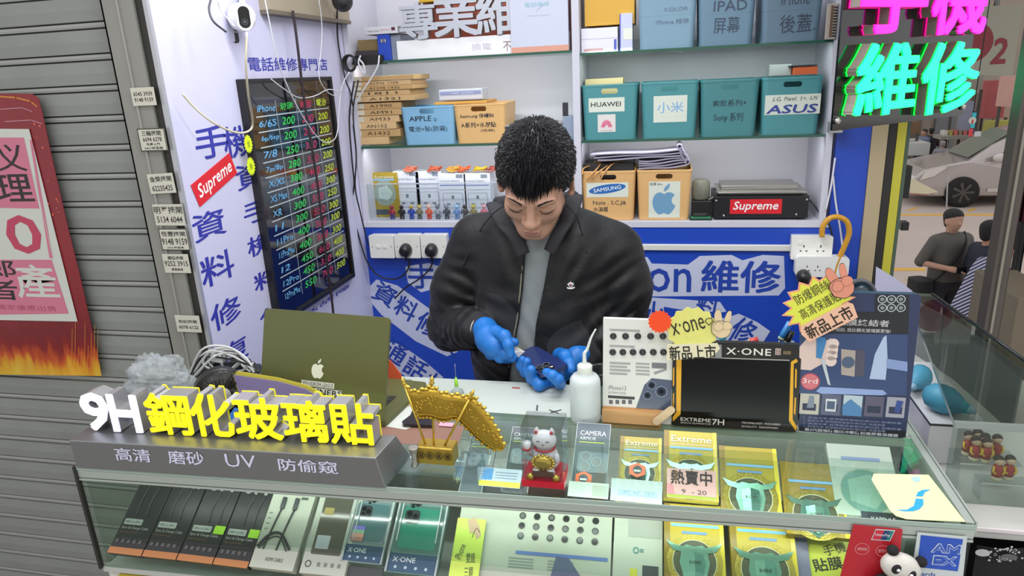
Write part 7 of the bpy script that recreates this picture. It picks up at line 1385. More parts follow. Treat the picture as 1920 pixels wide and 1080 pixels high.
# soft folds: domain-warped ripples, strongest on the sleeves and the lower body
def rip(cx, cy, cz, rad, dirv, fr, amp, ph=0.):
    d2 = (X - cx) ** 2 + (Y - cy) ** 2 + (Z - cz) ** 2; wgt = np.exp(-d2 / (rad * rad)); dn = np.array(dirv) / np.linalg.norm(dirv)
    t = X * dn[0] + Y * dn[1] + Z * dn[2]; wob = .008 * np.sin(31 * X + 17 * Z + ph) + .006 * np.sin(43 * Z - 29 * X + 2 * ph)
    Js.f[sl] += (amp * wgt * np.sin(fr * (t + wob) + ph)).astype(np.float32)
for a_, e_, w_ in ((sh_R, el_R, wr_R), (sh_L, el_L, wr_L)):
    mid = a_.lerp(e_, .45); fa = e_.lerp(w_, .45); d1 = e_ - a_; d2_ = w_ - e_
    rip(mid.x, mid.y - .05, mid.z, .09, (d1.x + .05, d1.y, d1.z), 150, .0028, mid.x * 40); rip(e_.x, e_.y - .04, e_.z, .075, (d1.x * .6 + .1, .1, d1.z), 190, .0042, 1.3); rip(fa.x, fa.y, fa.z, .065, V(d2_), 210, .0046, 2.1)
rip(-.40, 1.53, 1.16, .10, (.5, 0, 1), 110, .0030, .5); rip(-.17, 1.53, 1.12, .11, (-.6, 0, 1), 105, .0032, 1.9); rip(-.42, 1.55, 1.02, .09, (.35, 0, 1), 140, .0034, 3.); rip(-.17, 1.55, 1.0, .09, (-.4, 0, 1), 130, .0034, 4.4); rip(-.36, 1.56, 1.28, .07, (1, 0, .6), 130, .0022, .2); rip(-.20, 1.56, 1.27, .07, (-1, 0, .6), 130, .0022, 1.2)
lx = np.interp(Z, LZ, LX); rx = np.interp(Z, RZ, RX); cxm = (lx + rx) / 2; wd = (rx - lx) / 2; slot = np.maximum(np.abs(X - cxm) - wd, Y - 1.625)
Js.f[sl] = np.maximum(Js.f[sl], (-slot).astype(np.float32)); Js.f[sl] = np.maximum(Js.f[sl], (.83 - Z).astype(np.float32))
nk = neck; dn = np.sqrt((X - nk.x) ** 2 + (Y - nk.y - .005) ** 2) - (.066 + np.maximum(0, Z - 1.34) * .25); Js.f[sl] = np.where(Z > 1.30, np.maximum(Js.f[sl], (-np.maximum(dn, 1.33 - Z)).astype(np.float32)), Js.f[sl])
jm = m('jacket_black', '0C0C0F', .5, sheen=.06, bump=.45, bs=46, bdist=.004, spec=.35); rbm = m('rib_black', '222227', .8, bump=.3, bs=500)
cR, cL = el_R.lerp(wr_R, .87), el_L.lerp(wr_L, .87)
def jmat(c):
    r = np.zeros(len(c), int)
    for e_, w_ in ((el_R, wr_R), (el_L, wr_L)): ax = np.array(V((w_ - e_).normalized())); t = (c - np.array(V(e_))) @ ax; dd = np.linalg.norm(c - np.array(V(w_)), axis=1); r[(t > (w_ - e_).length * .86) & (dd < .09)] = 1
    return r
jk = mesh_obj('jacket', *Js.mesh(), [jm, rbm], person, jmat, smooth=2)
# ribbed collar following the neckline on both sides
b = MB(); 
for pts in ([(1072, 372, 1.625), (1066, 394, 1.57), (1054, 420, 1.535), (1040, 442, 1.512), (1026, 470, 1.503)], [(934, 384, 1.625), (940, 402, 1.57), (954, 424, 1.535), (972, 444, 1.512), (986, 476, 1.503)]):
    q = spline([PY(*p) for p in pts], 8); sd_ = 1 if pts[0][0] > 1000 else -1; n = len(q); vs = []; 
    for i, p in enumerate(q):
        t = i / (n - 1); w_ = .024 * (1 - .35 * t); tg = (q[min(i + 1, n - 1)] - q[max(0, i - 1)]).normalized(); out = Vector((sd_ * 1., -.35, .15)); out = (out - tg * out.dot(tg)).normalized(); nn = tg.cross(out).normalized() * (1 if sd_ > 0 else -1)
        for k in range(12): a_ = 2 * PI * k / 12; rbz = .0006 * math.sin(i * 2.6); vs.append(tuple(p + out * (math.cos(a_) * (w_ / 1.0) + .006) + nn * (math.sin(a_) * .0085 + rbz)))
    b.add(vs, [(i * 12 + k, i * 12 + (k + 1) % 12, (i + 1) * 12 + (k + 1) % 12, (i + 1) * 12 + k) for i in range(n - 1) for k in range(12)] + [tuple(range(11, -1, -1)), tuple((n - 1) * 12 + k for k in range(12))], rbm, True)
bk_ = spline([PY(934, 384, 1.625), Vector((neck.x - .055, neck.y + .045, 1.395)), Vector((neck.x, neck.y + .07, 1.40)), Vector((neck.x + .06, neck.y + .045, 1.395)), PY(1072, 372, 1.625)], 6); b.tube(bk_, .02, rbm, 12); b.build('collar', person)
# zip tapes along both opening edges
def surf_y(S, x, z):
    i = int(round((x - S.lo[0]) / S.vox)); k = int(round((z - S.lo[2]) / S.vox)); col = S.f[np.clip(i, 0, S.n[0] - 1), :, np.clip(k, 0, S.n[2] - 1)]; j = np.argmax(col < 0); return S.lo[1] + j * S.vox if col.min() < 0 else 1.53
b = MB(); zp = m('zip_gold', '8C8878', .4, .4)
for Zs, Xs, s_ in ((LZ, LX, -1), (RZ, RX, 1)):
    pts = []
    for z in np.linspace(1.02, 1.27, 16): x = float(np.interp(z, Zs, Xs)); pts.append(Vector((x + s_ * .004, surf_y(Js, x + s_ * .009, z) - .0005, z)))
    b.tube(pts, .0021 if s_ < 0 else .0016, zp if s_ < 0 else rbm, 6)
b.build('zip', person)
# raglan seams
b = MB()
for pts in ([(952, 382), (925, 400), (900, 432), (880, 470), (868, 500)], [(1062, 384), (1080, 405), (1092, 440), (1100, 475)]):
    q = []
    for u, v in pts:
        p = PY(u, v, 1.56)
        for _ in range(4): p = PY(u, v, surf_y(Js, p.x, p.z) - .0005)
        q.append(p)
    b.tube(spline(q, 5), .0016, rbm, 5); b.build('raglan_seam', person); b = MB()
p = PY(1070, 536, 1.55)
for _ in range(5): p = PY(1070, 536, surf_y(Js, p.x, p.z) - .002)
b = MB(frame(p, (1, .25, 0), (0, .1, 1))); wq = m('logo_white', 'E4E0E0', .5); s_ = .0105
for k, a_ in enumerate((-55, -28, 28, 55, 0)): 
    c, s2 = math.cos(R(90 + a_)), math.sin(R(90 + a_)); L_ = s_ * (1.1 if a_ == 0 else .95); P = [(0, -.004), (c * L_ * .5 - s2 * .0028, s2 * L_ * .5 + c * .0028), (c * L_, s2 * L_), (c * L_ * .5 + s2 * .0028, s2 * L_ * .5 - c * .0028)]; b.poly(P[::-1], .001 + .0002 * k, wq); b.poly([(x * .6, y * .6) for x, y in P][::-1], .0014 + .0002 * k, M('B05058' if a_ == 0 else '2A2A30'))
b.poly([(-.010, -.002), (-.008, -.006), (0, -.0075), (.008, -.006), (.010, -.002), (0, -.004)], .0022, wq); b.build('chest_logo', person)
Ss = SDF((-.52, 1.40, .80), (-.08, 1.90, 1.47), .005); trunk(Ss, -.006); Ss.cap(V(neck + Vector((0, .012, .035))), V(neck + Vector((0, .02, -.04))), .060, .075, .02); sl, (X, Y, Z) = Ss.sub(Ss.lo, Ss.lo + Ss.n * Ss.vox)
Ss.f[sl] += (.0022 * np.sin(90 * (Z + .3 * X) + 6 * np.sin(20 * X)) * np.exp(-((Z - 1.05) / .15) ** 2)).astype(np.float32)
Ss.f[sl] = np.maximum(Ss.f[sl], (.9 - Z).astype(np.float32)); mesh_obj('grey_shirt', *Ss.mesh(), [m('shirt_grey', '8E9496', .9, bump=.25, bs=400, sheen=.2)], person, smooth=2)
Ts = SDF((-.55, 1.45, .03), (-.06, 1.92, .93), .008); Ts.cap(V(pel + Vector((-.05, 0, .04))), V(pel + Vector((.05, 0, .04))), .118, k=.03)
for x in (-1, 1): hip_ = pel + Vector((x * .075, 0, -.03)); kn = Vector((hip_.x + x * .02, 1.67, .46)); an = Vector((hip_.x + x * .03, 1.70, .09)); Ts.cap(V(hip_), V(kn), .088, .064, .03); Ts.cap(V(kn), V(an), .064, .05, .01)
mesh_obj('trousers', *Ts.mesh(), [m('trouser_dark', '1C1D22', .8)], person, smooth=2)
b = MB()
for x in (-1, 1): ax_ = pel.x + x * .105; b.rbox; b.at(Matrix.Translation((ax_, 1.66, .004))); b.rbox(-.045, .045, -.14, .13, 0, .028, .04, m('shoe_white', 'C8C8C4', .5)); b.rbox(-.04, .04, -.13, .125, .028, .09, .038, m('shoe_dark', '26262A', .6), side=m('shoe_dark', '26262A', .6))
b.build('shoes', person, .006)
# --- the phone in the hands, and the thin sheet being slid under its back
F = Matrix.Translation((-.28, 1.44, 1.070)) @ Matrix.Rotation(.06, 4, 'X') @ Matrix.Rotation(-.098, 4, 'Y') @ Matrix.Rotation(-.864, 4, 'Z')
root = thing('smartphone', 'dark blue smartphone lying back-up in the gloved hands', 'phone', tuple(F.translation)); b = MB(F); b.rbox(-.073, .073, -.0355, .0355, -.004, .004, .009, m('phone_blue', '222F62', .3, coat=.4), 5, side=m('phone_frame', '3A4468', .25, .7)); b.build('body', root, .0012)
b = MB(F); b.rbox(.030, .066, -.030, .006, .004, .0058, .007, m('camera_island', '1A1E30', .15, coat=.5)); b.build('camera_island', root, .0006)
b = MB(F)
for x, y in ((.040, -.021), (.040, -.003), (.056, -.012)): b.lathe([(.0075, .0058), (.0075, .0075), (.0055, .0078), (0, .0076)], m('lens_black', '08080C', .08), 18, (x, y, 0)); b.ring(x, y, .0068, .0078, .0079, M('8C8C98', rough=.2), 18)
b.disc(.057, .001, .003, .0062, M('E8E4D8', rough=.3), 12); b.build('lenses', root)
b = MB(); q0 = PY(948, 662, 1.425); q1 = PY(966, 674, 1.44); q2 = PY(984, 659, 1.46); q3 = PY(957, 643, 1.46); nn = (q1 - q0).cross(q2 - q0).normalized() * .0005
b.add([tuple(v) for v in (q0, q1, q2, q3)] + [tuple(v + nn) for v in (q0, q1, q2, q3)], [(0, 1, 2, 3), (7, 6, 5, 4), (0, 4, 5, 1), (1, 5, 6, 2), (2, 6, 7, 3), (3, 7, 4, 0)], m('sheet_white', 'D8D8DC', .3)); q4 = q3.lerp(q0, .35); q5 = q2.lerp(q1, .3)
ng = nn * -.6 if nn.z < 0 else nn * 1.8
b.add([tuple(v + ng) for v in (q3.lerp(q2, .1), q2.lerp(q3, .08), q5, q4.lerp(q5, .15))], [(0, 1, 2, 3)], m('sheet_yellow', 'C8CC50', .4)); tag(b.build('pry_card'), 'thin white and yellow card held between thumb and finger beside the phone', 'card')
# ================================================================== neon sign board at the street corner
t_ = R(42); xdN = Vector((math.cos(t_), math.sin(t_), 0)); O_ = PY(1560, 246, 2.02); r_ = ray(1805, 215); nN = Vector((xdN.y, -xdN.x, 0)); tt = (O_ - CAM).dot(nN) / r_.dot(nN); LN = ((CAM + r_ * tt) - O_).dot(xdN) * 1.0
FN_ = frame(O_, xdN, (0, 0, 1)); root = thing('neon_sign', 'black sign board with glowing pink 手機 and green 維修 letters at the street corner', 'neon sign', tuple(O_))
b = MB(FN_); b.rbox(0, LN, 0, .66, -.006, 0, .004, m('acrylic_black', '0A0D0C', .08, coat=.6)); b.build('board', root)
b = MB(FN_)
for x, y in ((.014, .026), (LN - .012, .026)): b.lathe([(.009, 0), (.0095, .006), (.006, .010), (0, .0105)], m('standoff', 'C8C4BC', .25, .8), 14, (x, y, 0))
b.build('standoffs', root)
gn = m('neon_green', '22FFB4', .4, emit=1.25); gr_ = m('neon_green_rim', '10F040', .4, emit=1.3); pn = m('neon_pink', 'FF2EF6', .4, emit=1.1); pr = m('neon_pink_rim', 'F01090', .4, emit=1.1); rt = m('neon_return', '9A8F86', .4, .3)
FNf = FN_ @ Matrix.Translation((0, 0, .040))
for t, u0, v0, u1, v1, c, rm in (('維', 1601, 222, 1730, 78, gn, gr_), ('修', 1722, 218, 1846, 76, gn, gr_), ('手', 1612, 64, 1752, -84, pn, pr), ('機', 1744, 66, 1868, -84, pn, pr)):
    b = MB(FNf); a = b.L(u0, v0); c2 = b.L(u1, v1)
    b.text(t, a[0], c2[0], a[1], c2[1], -.004, c, bold=.03, ext=.004, side=c); b.text(t, a[0] - .0012, c2[0] + .0012, a[1] - .0012, c2[1] + .0012, -.0062, rm, bold=.038, ext=.002, side=rm); b.text(t, a[0], c2[0], a[1], c2[1], -.034, rt, bold=.03, ext=.028, side=rt); b.text(t, a[0] - .001, c2[0] + .001, a[1] - .001, c2[1] + .001, -.038, rm, bold=.04, ext=.003, side=rm); b.build('letter', root)
# acrylic bracket where the board meets the cabinet corner
p = PY(1571, 236, 2.36); b = MB(); b.box(p.x - .022, p.x + .016, 2.36, 2.40, p.z - .022, p.z + .012, m('bracket_grey', 'A8ACA8', .3, .4)); b.tube([(p.x - .004, 2.36, p.z - .002), (p.x - .004, 2.352, p.z - .002)], .006, M('E0E0DC'), 12); tag(b.build('shelf_bracket', bev=.002), 'small grey bracket with white screw at the right end of the middle shelf', 'bracket')
# ================================================================== street outside
ZG = -1.64
b = MB(); b.box(-6, 40, 3.02, 60, ZG - .1, ZG, m('asphalt', 'BAABA3', .85, var=.08, vs=.8, bump=.2, bs=30)); struct(b.build('ground'))
b = MB(); b.box(.95, 3.4, .0, 3.02, ZG - .1, ZG + .02, m('paving', '6E6862', .8, var=.1, vs=3)); struct(b.build('ground_paving'))
yl2 = m('road_yellow', 'D8A848', .7, var=.1, vs=3)
def road(label, pts):
    b = MB(Matrix.Translation((0, 0, ZG))); P = [PZ(u, v, ZG) for u, v in pts]; P = [(p.x, p.y) for p in P]; 
    if sum(P[i][0] * P[(i + 1) % len(P)][1] - P[(i + 1) % len(P)][0] * P[i][1] for i in range(len(P))) < 0: P = P[::-1]
    b.prism(P, .0, .006, yl2); return tag(b.build('road_marking'), label, 'road marking', 'yellow lines on the asphalt')
road('long yellow line across the road in front of the silver van', [(1640, 401.5), (1960, 401.5), (1960, 404.5), (1640, 404.5)]); road('nearer yellow line left of the pedestrian with the phone', [(1640, 503), (1735, 503), (1735, 508), (1640, 508)])
road('short slanted yellow mark near the legs of the pedestrian with the phone', [(1696, 524), (1726, 530), (1728, 540), (1716, 534)]); road('short slanted yellow mark below the van bumper', [(1698, 396), (1716, 389), (1724, 389), (1704, 396)]); road('short slanted yellow mark right of the van wheel', [(1812, 396), (1826, 390), (1832, 391), (1818, 397)])
# --- silver van
wc_ = PZ(1799, 388, ZG); vx, vy = wc_.x, wc_.y; root = thing('silver_van', 'silver people carrier parked across the street, facing left', 'van', (vx + 1.4, vy + .85, ZG)); sv3 = m('van_silver', 'B4ACAA', .25, .45, coat=.6); gl2 = m('van_glass', '3A4440', .08, coat=.5)
FV = frame((vx, vy, ZG), (1, 0, 0), (0, 0, 1)); prof = [(-.98, .28), (-1.04, .5), (-.98, .70), (-.78, .86), (-.35, .96), (.10, 1.04), (.55, 1.36), (1.0, 1.60), (1.6, 1.72), (2.6, 1.76), (3.7, 1.70), (3.95, 1.1), (3.98, .35), (3.3, .24), (-.6, .24)]
lv = [(0.0, 1, .0), (-.12, 1, .0), (-1.5, 1, 0), (-1.62, 1, 0)]; b = MB(FV)
def ringv(z, ins): return [(x + (ins if x < 0 else -ins) * .6, y - (ins * 2.2 if y > 1.05 else ins * .3 if y > .5 else 0), z) for x, y in prof]
Rg = [ringv(.0, .10), ringv(-.10, .02), ringv(-.3, 0), ringv(-1.4, 0), ringv(-1.6, .02), ringv(-1.7, .1)]
# side faces: keep lower body flush and lean the glasshouse inwards
def rv(z, lean): return [(x, y, z - lean * max(0, y - .95)) if z > -.85 else (x, y, z + lean * max(0, y - .95)) for x, y in prof]
Rg = [rv(0, .28), rv(-.85, 0), rv(-1.7, .28)]; n = len(prof); vs = [p for r in Rg for p in r]
b.add(vs, [(k * n + i, (k + 1) * n + i, (k + 1) * n + (i + 1) % n, k * n + (i + 1) % n) for k in range(2) for i in range(n)] + [tuple(range(n)), tuple(range(3 * n - 1, 2 * n - 1, -1))], sv3, False); b.build('body', root, .05, seg=3)
def side(b, pts, mt, dz=.012):
    vs = [(x, y, dz - .28 * max(0, y - .95)) for x, y in pts]; b.add(vs, [tuple(range(len(vs)))], mt)
for P in ([(.62, 1.08), (1.35, 1.12), (1.38, 1.58), (1.15, 1.54), (.85, 1.32)], [(1.45, 1.12), (2.5, 1.14), (2.5, 1.62), (1.45, 1.6)], [(2.6, 1.14), (3.6, 1.14), (3.5, 1.58), (2.6, 1.62)]): b = MB(FV); side(b, P, gl2); b.build('side_window', root)
b = MB(FV); b.add([(.12, 1.055, -.2), (.98, 1.60, -.32), (.98, 1.60, -1.38), (.12, 1.055, -1.5)], [(0, 1, 2, 3)], m('windscreen', '6C786C', .08, coat=.6)); o = b.build('windscreen', root); [setattr(v, 'co', v.co + Vector((-.02, 0, .03))) for v in o.data.vertices]
b = MB(FV); side(b, [(-.90, .62), (-.62, .70), (-.36, .90), (-.52, .90), (-.80, .82)], m('headlight', 'D8D0CC', .1, coat=.8), .016); b.build('headlight', root); b = MB(FV); side(b, [(-1.0, .34), (-.5, .30), (-.5, .36), (-1.0, .42)], M('D0C8C4', rough=.3), .016); side(b, [(.5, .34), (3.2, .34), (3.2, .42), (.5, .42)], M('C8C0BC', rough=.3), .016); side(b, [(.4, .98), (3.6, 1.02), (3.6, 1.035), (.4, 1.0)], M('D8D0CC', rough=.3), .016); b.build('trim_strips', root)
b = MB(FV); b.ball((.62, 1.10, .14), .13, m('mirror_silver', 'C8C0BE', .3), 10, (1.2, .8, .7)); b.build('door_mirror', root)
for x in (0, 2.9):
    for z in (.0, -1.5):
        b = MB(FV @ Matrix.Translation((x, .34, z - .1))); b.lathe([(.22, -.02), (.33, .0), (.345, .05), (.345, .15), (.32, .19), (.235, .185)], m('tyre', '1C1A1A', .8), 28); b.ring(0, 0, .0, .36, -.01 + .0, m('arch_dark', '141212', .8)); b.build('tyre', root)
        b = MB(FV @ Matrix.Translation((x, .34, z - .1))); [b.add([(.04 * math.cos(a_ - .5), .04 * math.sin(a_ - .5), .19), (.225 * math.cos(a_ - .13), .225 * math.sin(a_ - .13), .185), (.225 * math.cos(a_ + .13), .225 * math.sin(a_ + .13), .185), (.04 * math.cos(a_ + .5), .04 * math.sin(a_ + .5), .19)], [(0, 1, 2, 3)], m('alloy', '5A5654', .35, .6)) for a_ in [2 * PI * k / 7 for k in range(7)]]; b.disc(0, 0, .06, .192, m('alloy', '5A5654', .35, .6)); b.disc(0, 0, .235, .165, M('201E1E')); b.build('rim', root)
# --- pedestrians
def ped(name, label, u, v, ztop, h, yaw, cols, armR, armL, lean=0., group=None, vox=.016, shirt_fn=None, legs=True):
    """u,v = top of head in the photo. Arm = (elbow, hand) offsets in the body frame (x = viewer's right when facing, -y = forward)"""
    p = PZ(u, v, ztop); base = Vector((p.x, p.y, ztop - h)); root = thing(name, label, 'person', tuple(base), group); k = h / 1.72
    Mw = Matrix.Translation(base) @ Matrix.Rotation(yaw, 4, 'Z') @ Matrix.Scale(k, 4)
    def ln(p): x, y, z = p; a = lean * max(0, z - .95); return (x, y - a, z - .35 * a * lean)
    sk_, hr_, sh__, tr_ = [m('ped_' + c, c, .75) for c in cols]
    def cat(S, L_, kk=.03):
        for a, c, ra, rb_ in L_: S.cap(ln(a), ln(c), ra, rb_, kk)
        return S
    lo, hi = (-.55, -.75, -.02), (.55, .45, 1.78)
    S = SDF(lo, hi, vox); cat(S, [((0, 0, 1.60), (0, -.01, 1.64), .083, .085), ((0, -.03, 1.54), (0, -.035, 1.57), .055, .06), ((0, .01, 1.50), (0, .02, 1.38), .055, .06), ((0, 0, 1.32), (0, 0, 1.0), .12, .11)])
    S.ell(ln((0, -.095, 1.575)), (.014, .02, .02), .012); [S.ell(ln((x * .085, .0, 1.585)), (.012, .02, .03), .006) for x in (-1, 1)]
    for x, (e, hnd) in ((-1, armR), (1, armL)):
        S.cap(ln((x * .18, 0, 1.38)), ln(e), .045, .038, .02); S.cap(ln(e), ln(hnd), .038, .028, .01); d = Vector(ln(hnd)) - Vector(ln(e)); d.normalize(); h0 = Vector(ln(hnd)); S.cap(tuple(h0), tuple(h0 + d * .07), .034, .030, .02)
        sd = d.cross(Vector((0, 0, 1))); sd = sd.normalized() if sd.length > .1 else Vector((1, 0, 0))
        for i in range(4): f0 = h0 + d * .08 + sd * (.021 - .014 * i); S.cap(tuple(f0), tuple(f0 + d * .05 + Vector((0, -.006, -.015))), .0095, .008, .004)
        S.cap(tuple(h0 + d * .02), tuple(h0 + d * .05 + Vector((0, -.03, .02))), .012, .010, .006)
    if legs:
        for x in (-1, 1): cat(S, [((x * .09, 0, .9), (x * .11, -.01, .5), .085, .055), ((x * .11, -.01, .5), (x * .11, .02, .08), .052, .036), ((x * .11, .02, .05), (x * .12, -.13, .03), .04, .03)])
    mesh_obj('body', *S.mesh(), [sk_], root, smooth=1, M3=Mw)
    S = SDF(lo, hi, vox); S.ell(ln((0, .012, 1.655)), (.094, .108, .078), .01); S.cap(ln((0, .05, 1.60)), ln((0, .05, 1.56)), .07, .06, .02); S.ell(ln((0, -.10, 1.60)), (.07, .04, .05), .02, 's'); mesh_obj('hair', *S.mesh(), [hr_], root, smooth=1, M3=Mw)
    S = SDF(lo, hi, vox * .8); cat(S, [((-.12, 0, 1.37), (.12, 0, 1.37), .085, .085), ((-.05, 0, 1.32), (-.06, 0, .95), .145, .135), ((.05, 0, 1.32), (.06, 0, .95), .145, .135)], .05)
    for x, (e, hnd) in ((-1, armR), (1, armL)): e2 = tuple(Vector((x * .18, 0, 1.38)).lerp(Vector(e), .95)); S.cap(ln((x * .18, 0, 1.38)), ln(e2), .072, .062, .04)
    mesh_obj('shirt', *S.mesh(), [shirt_fn or sh__], root, smooth=2, M3=Mw)
    if legs:
        S = SDF(lo, hi, vox); S.cap((-.06, 0, .93), (.06, 0, .93), .135, k=.03)
        for x in (-1, 1): cat(S, [((x * .09, 0, .9), (x * .115, -.01, .5), .105, .075), ((x * .115, -.01, .5), (x * .115, .02, .10), .072, .058)])
        mesh_obj('trousers', *S.mesh(), [tr_], root, smooth=1, M3=Mw)
    return root, Mw, ln
GS, Mw, ln = ped('person', 'person in grey T-shirt with cross-body strap standing outside, looking at a phone', 1791, 393, .08, 1.72, R(18), ('B8917C', '1E1C1E', '55524F', '23232B'), ((-.30, .04, 1.14), (-.12, -.24, 1.12)), ((.31, .06, 1.12), (.30, -.06, .88)))
b = MB(Mw); b.box(-.14, -.02, -.33, -.32, 1.10, 1.165, m('ped_phone', '1A1A1E', .2)); b.build('held_part', GS) if False else tag(b.build('mobile_phone'), 'dark mobile phone held by the person in grey outside', 'phone')
b = MB(Mw); b.tube(spline([(.13, -.02, 1.47), (.06, -.15, 1.36), (-.06, -.165, 1.18), (-.18, -.12, 1.0), (-.24, -.02, .92)], 6), .013, m('strap_black', '141416', .7), 8); b.build('bag_strap', GS)
b = MB(Mw @ Matrix.Translation((-.29, .0, .60))); b.rbox(-.10, .10, -.12, .12, .0, .36, .06, m('bag_black', '19191C', .7, bump=.4, bs=12, bdist=.01)); tag(b.build('shoulder_bag', bev=.03), 'black shoulder bag hanging at the hip of the person in grey', 'bag')
ped('person', 'person in dark navy T-shirt with black hair, turned away beside the dark post', 1862, 414, .04, 1.68, R(105), ('B07F68', '141214', '1C2030', '20202A'), ((-.24, .02, 1.12), (-.25, -.04, .86)), ((.24, .02, 1.12), (.24, -.10, .90)))
def stripes():
    a = bpy.data.materials.new('striped_cloth'); a.use_nodes = True; nt = a.node_tree; p = nt.nodes['Principled BSDF']; p.inputs['Roughness'].default_value = .85
    tc = nt.nodes.new('ShaderNodeTexCoord'); w = nt.nodes.new('ShaderNodeTexWave'); w.bands_direction = 'Z'; w.inputs['Scale'].default_value = 11; w.inputs['Distortion'].default_value = .6; cr = nt.nodes.new('ShaderNodeValToRGB'); cr.color_ramp.interpolation = 'CONSTANT'; cr.color_ramp.elements[0].color = rgb('2A2C50'); cr.color_ramp.elements[1].position = .55; cr.color_ramp.elements[1].color = rgb('B0B0C4')
    mp = nt.nodes.new('ShaderNodeMapping'); mp.inputs['Rotation'].default_value = (.5, .5, 0); nt.links.new(tc.outputs['Object'], mp.inputs[0]); nt.links.new(mp.outputs[0], w.inputs['Vector']); nt.links.new(w.outputs['Fac'], cr.inputs[0]); nt.links.new(cr.outputs[0], p.inputs['Base Color']); return a
ped('person', 'person in navy and white striped shirt bending over near the glass corner case', *proj(tuple(PZ(1830, 505, -.25)[:2]) + (.11,)), .11, 1.75, R(95), ('B88C78', '1C1818', '2A2C50', '24242C'), ((-.26, -.10, 1.10), (-.22, -.34, .98)), ((.26, -.05, 1.10), (.2, -.34, 1.0)), lean=.35, shirt_fn=stripes()) 
for (u, v, c, yw, lab) in [(1734, 242, ('B08A78', '2A2426', '6A7088', '3A3A44'), R(-60), 'distant person in grey-blue hoodie holding papers, near the stall'), (1748, 240, ('A88474', '1C1A1C', '2C2A2E', '2A2A2E'), R(150), 'distant person in black behind the one in the hoodie'), (1768, 264, ('B49484', '8A8080', '84808A', '4A4A50'), R(170), 'distant person with grey hair and grey shirt behind the van bonnet')]:
    ped('person', lab, u, v, -.29 if v < 250 else -.38, 1.35 if v < 250 else 1.26, yw, c, ((-.26, -.05, 1.12), (-.12, -.3, 1.08)), ((.26, -.05, 1.12), (.14, -.3, 1.08)), vox=.024)
# --- stalls, signs and the block across the street
def pbox(b, u0, v0, u1, v1, y, d, mt):
    a = PY(u0, v0, y); c = PY(u1, v1, y); b.box(a.x, c.x, y, y + d, min(a.z, c.z), max(a.z, c.z), mt)
root = thing('market_building', 'blurred brownish building front with shop bays across the street', 'building', tuple(PY(1790, 300, 26)))
b = MB(); a = PY(1500, 300, 26); c = PY(2300, 300, 26); b.box(a.x, c.x, 26, 27, ZG, 9, m('facade', '9C9084', .85, var=.1, vs=.5)); b.build('wall', root)
for u0, u1, c in ((1690, 1735, '5C5248'), (1742, 1800, '6A6C70'), (1806, 1846, '70655C'), (1850, 1900, 'A88C80'), (1906, 1990, '6C5448')): b = MB(); pbox(b, u0, 330, u1, 175, 25.8, .18, m('bay_' + c, c, .6)); b.build('shop_bay', root)
for u0, v0, u1, v1, c, lab, y in ((1842, 222, 1892, 150, 'A85458', 'red and pink cloth canopy of a market stall, upper right', 22.), (1850, 252, 1900, 226, 'B0AE58', 'yellow-green stall panel above the van roof', 21.6), (1876, 200, 1960, 140, 'C89C90', 'pale pink stall sheet at the right edge', 20), (1790, 170, 1846, 132, '8C877C', 'grey-beige shop fascia board across the street', 21), (1800, 252, 1828, 190, '8C90A4', 'pale blue-grey stall curtain left of the yellow panel', 21), (1700, 250, 1726, 228, '6C5038', 'brown stall shelf seen under the neon board', 20)):
    b = MB(); pbox(b, u0, v0, u1, v1, y, .3, m('stall_' + c, c, .7, var=.2, vs=2.)); a = PY(u0, v0, y); e = PY(u1, v0, y); b.box(a.x, a.x + .06, y + .1, y + .16, ZG, a.z, M('4C4844')); b.box(e.x - .06, e.x, y + .1, y + .16, ZG, a.z, M('4C4844')); tag(b.build('market_stall'), lab, 'market stall')
b = MB(); pbox(b, 1700, 292, 1745, 268, 19.6, 1.2, m('crate_pale', 'B8B8B4', .6)); tag(b.build('stall_table'), 'pale stall table in front of the distant people', 'table')
rb = random.Random(30); root = None
for k in range(7): b = MB(); u = 1770 + k * 9; pbox(b, u, 254, u + 8, 247 - 3 * rb.random(), 20.9, .3, M(rb.choice(['8C7C70', 'C86860', 'C8C4C0', '6C6864', 'A89C58']))); tag(b.build('stall_goods'), 'small bundle of goods on the stall behind the van roof', 'goods', 'bundles of goods on the stall')
b = MB(); pbox(b, 1764, 262, 1832, 254, 20.7, .6, M('8C8880')); a = PY(1770, 262, 20.7); b.box(a.x, a.x + .08, 20.8, 20.9, ZG, a.z, M('4C4844')); tag(b.build('stall_counter'), 'grey stall counter carrying the goods behind the van', 'counter')
# street sign with a big 2
FS2 = frame((0, 3.6, 0)); b = MB(FS2); sgm = m('sign_cream', 'A9A594', .5); q = [b.L(*p) for p in [(1822, 140), (1898, 143), (1918, 10), (1845, 12)]]; b.prism(q, -.02, 0, sgm); c = b.L(1822, 80); b.disc(c[0], c[1], .085, .001, m('sign_red', '8E2C34', .5), 28); b.ptext('2', 1855, 121, 1892, 70, m('sign_red', '8E2C34', .5), bold=.05, z=.0012, shear=.1); a = b.L(1870, 10); b.tube([(a[0], a[1], -.01), (a[0], a[1] + .4, -.01)], .012, steel, 8); tag(b.build('street_sign'), 'cream hanging sign with dark red disc and red numeral 2, upper right', 'sign')
b = MB(); b.box(.75, 3.2, 2.62, 5.2, 2.42, 2.5, m('arcade_soffit', '5E574E', .7)); struct(b.build('ceiling_arcade'))
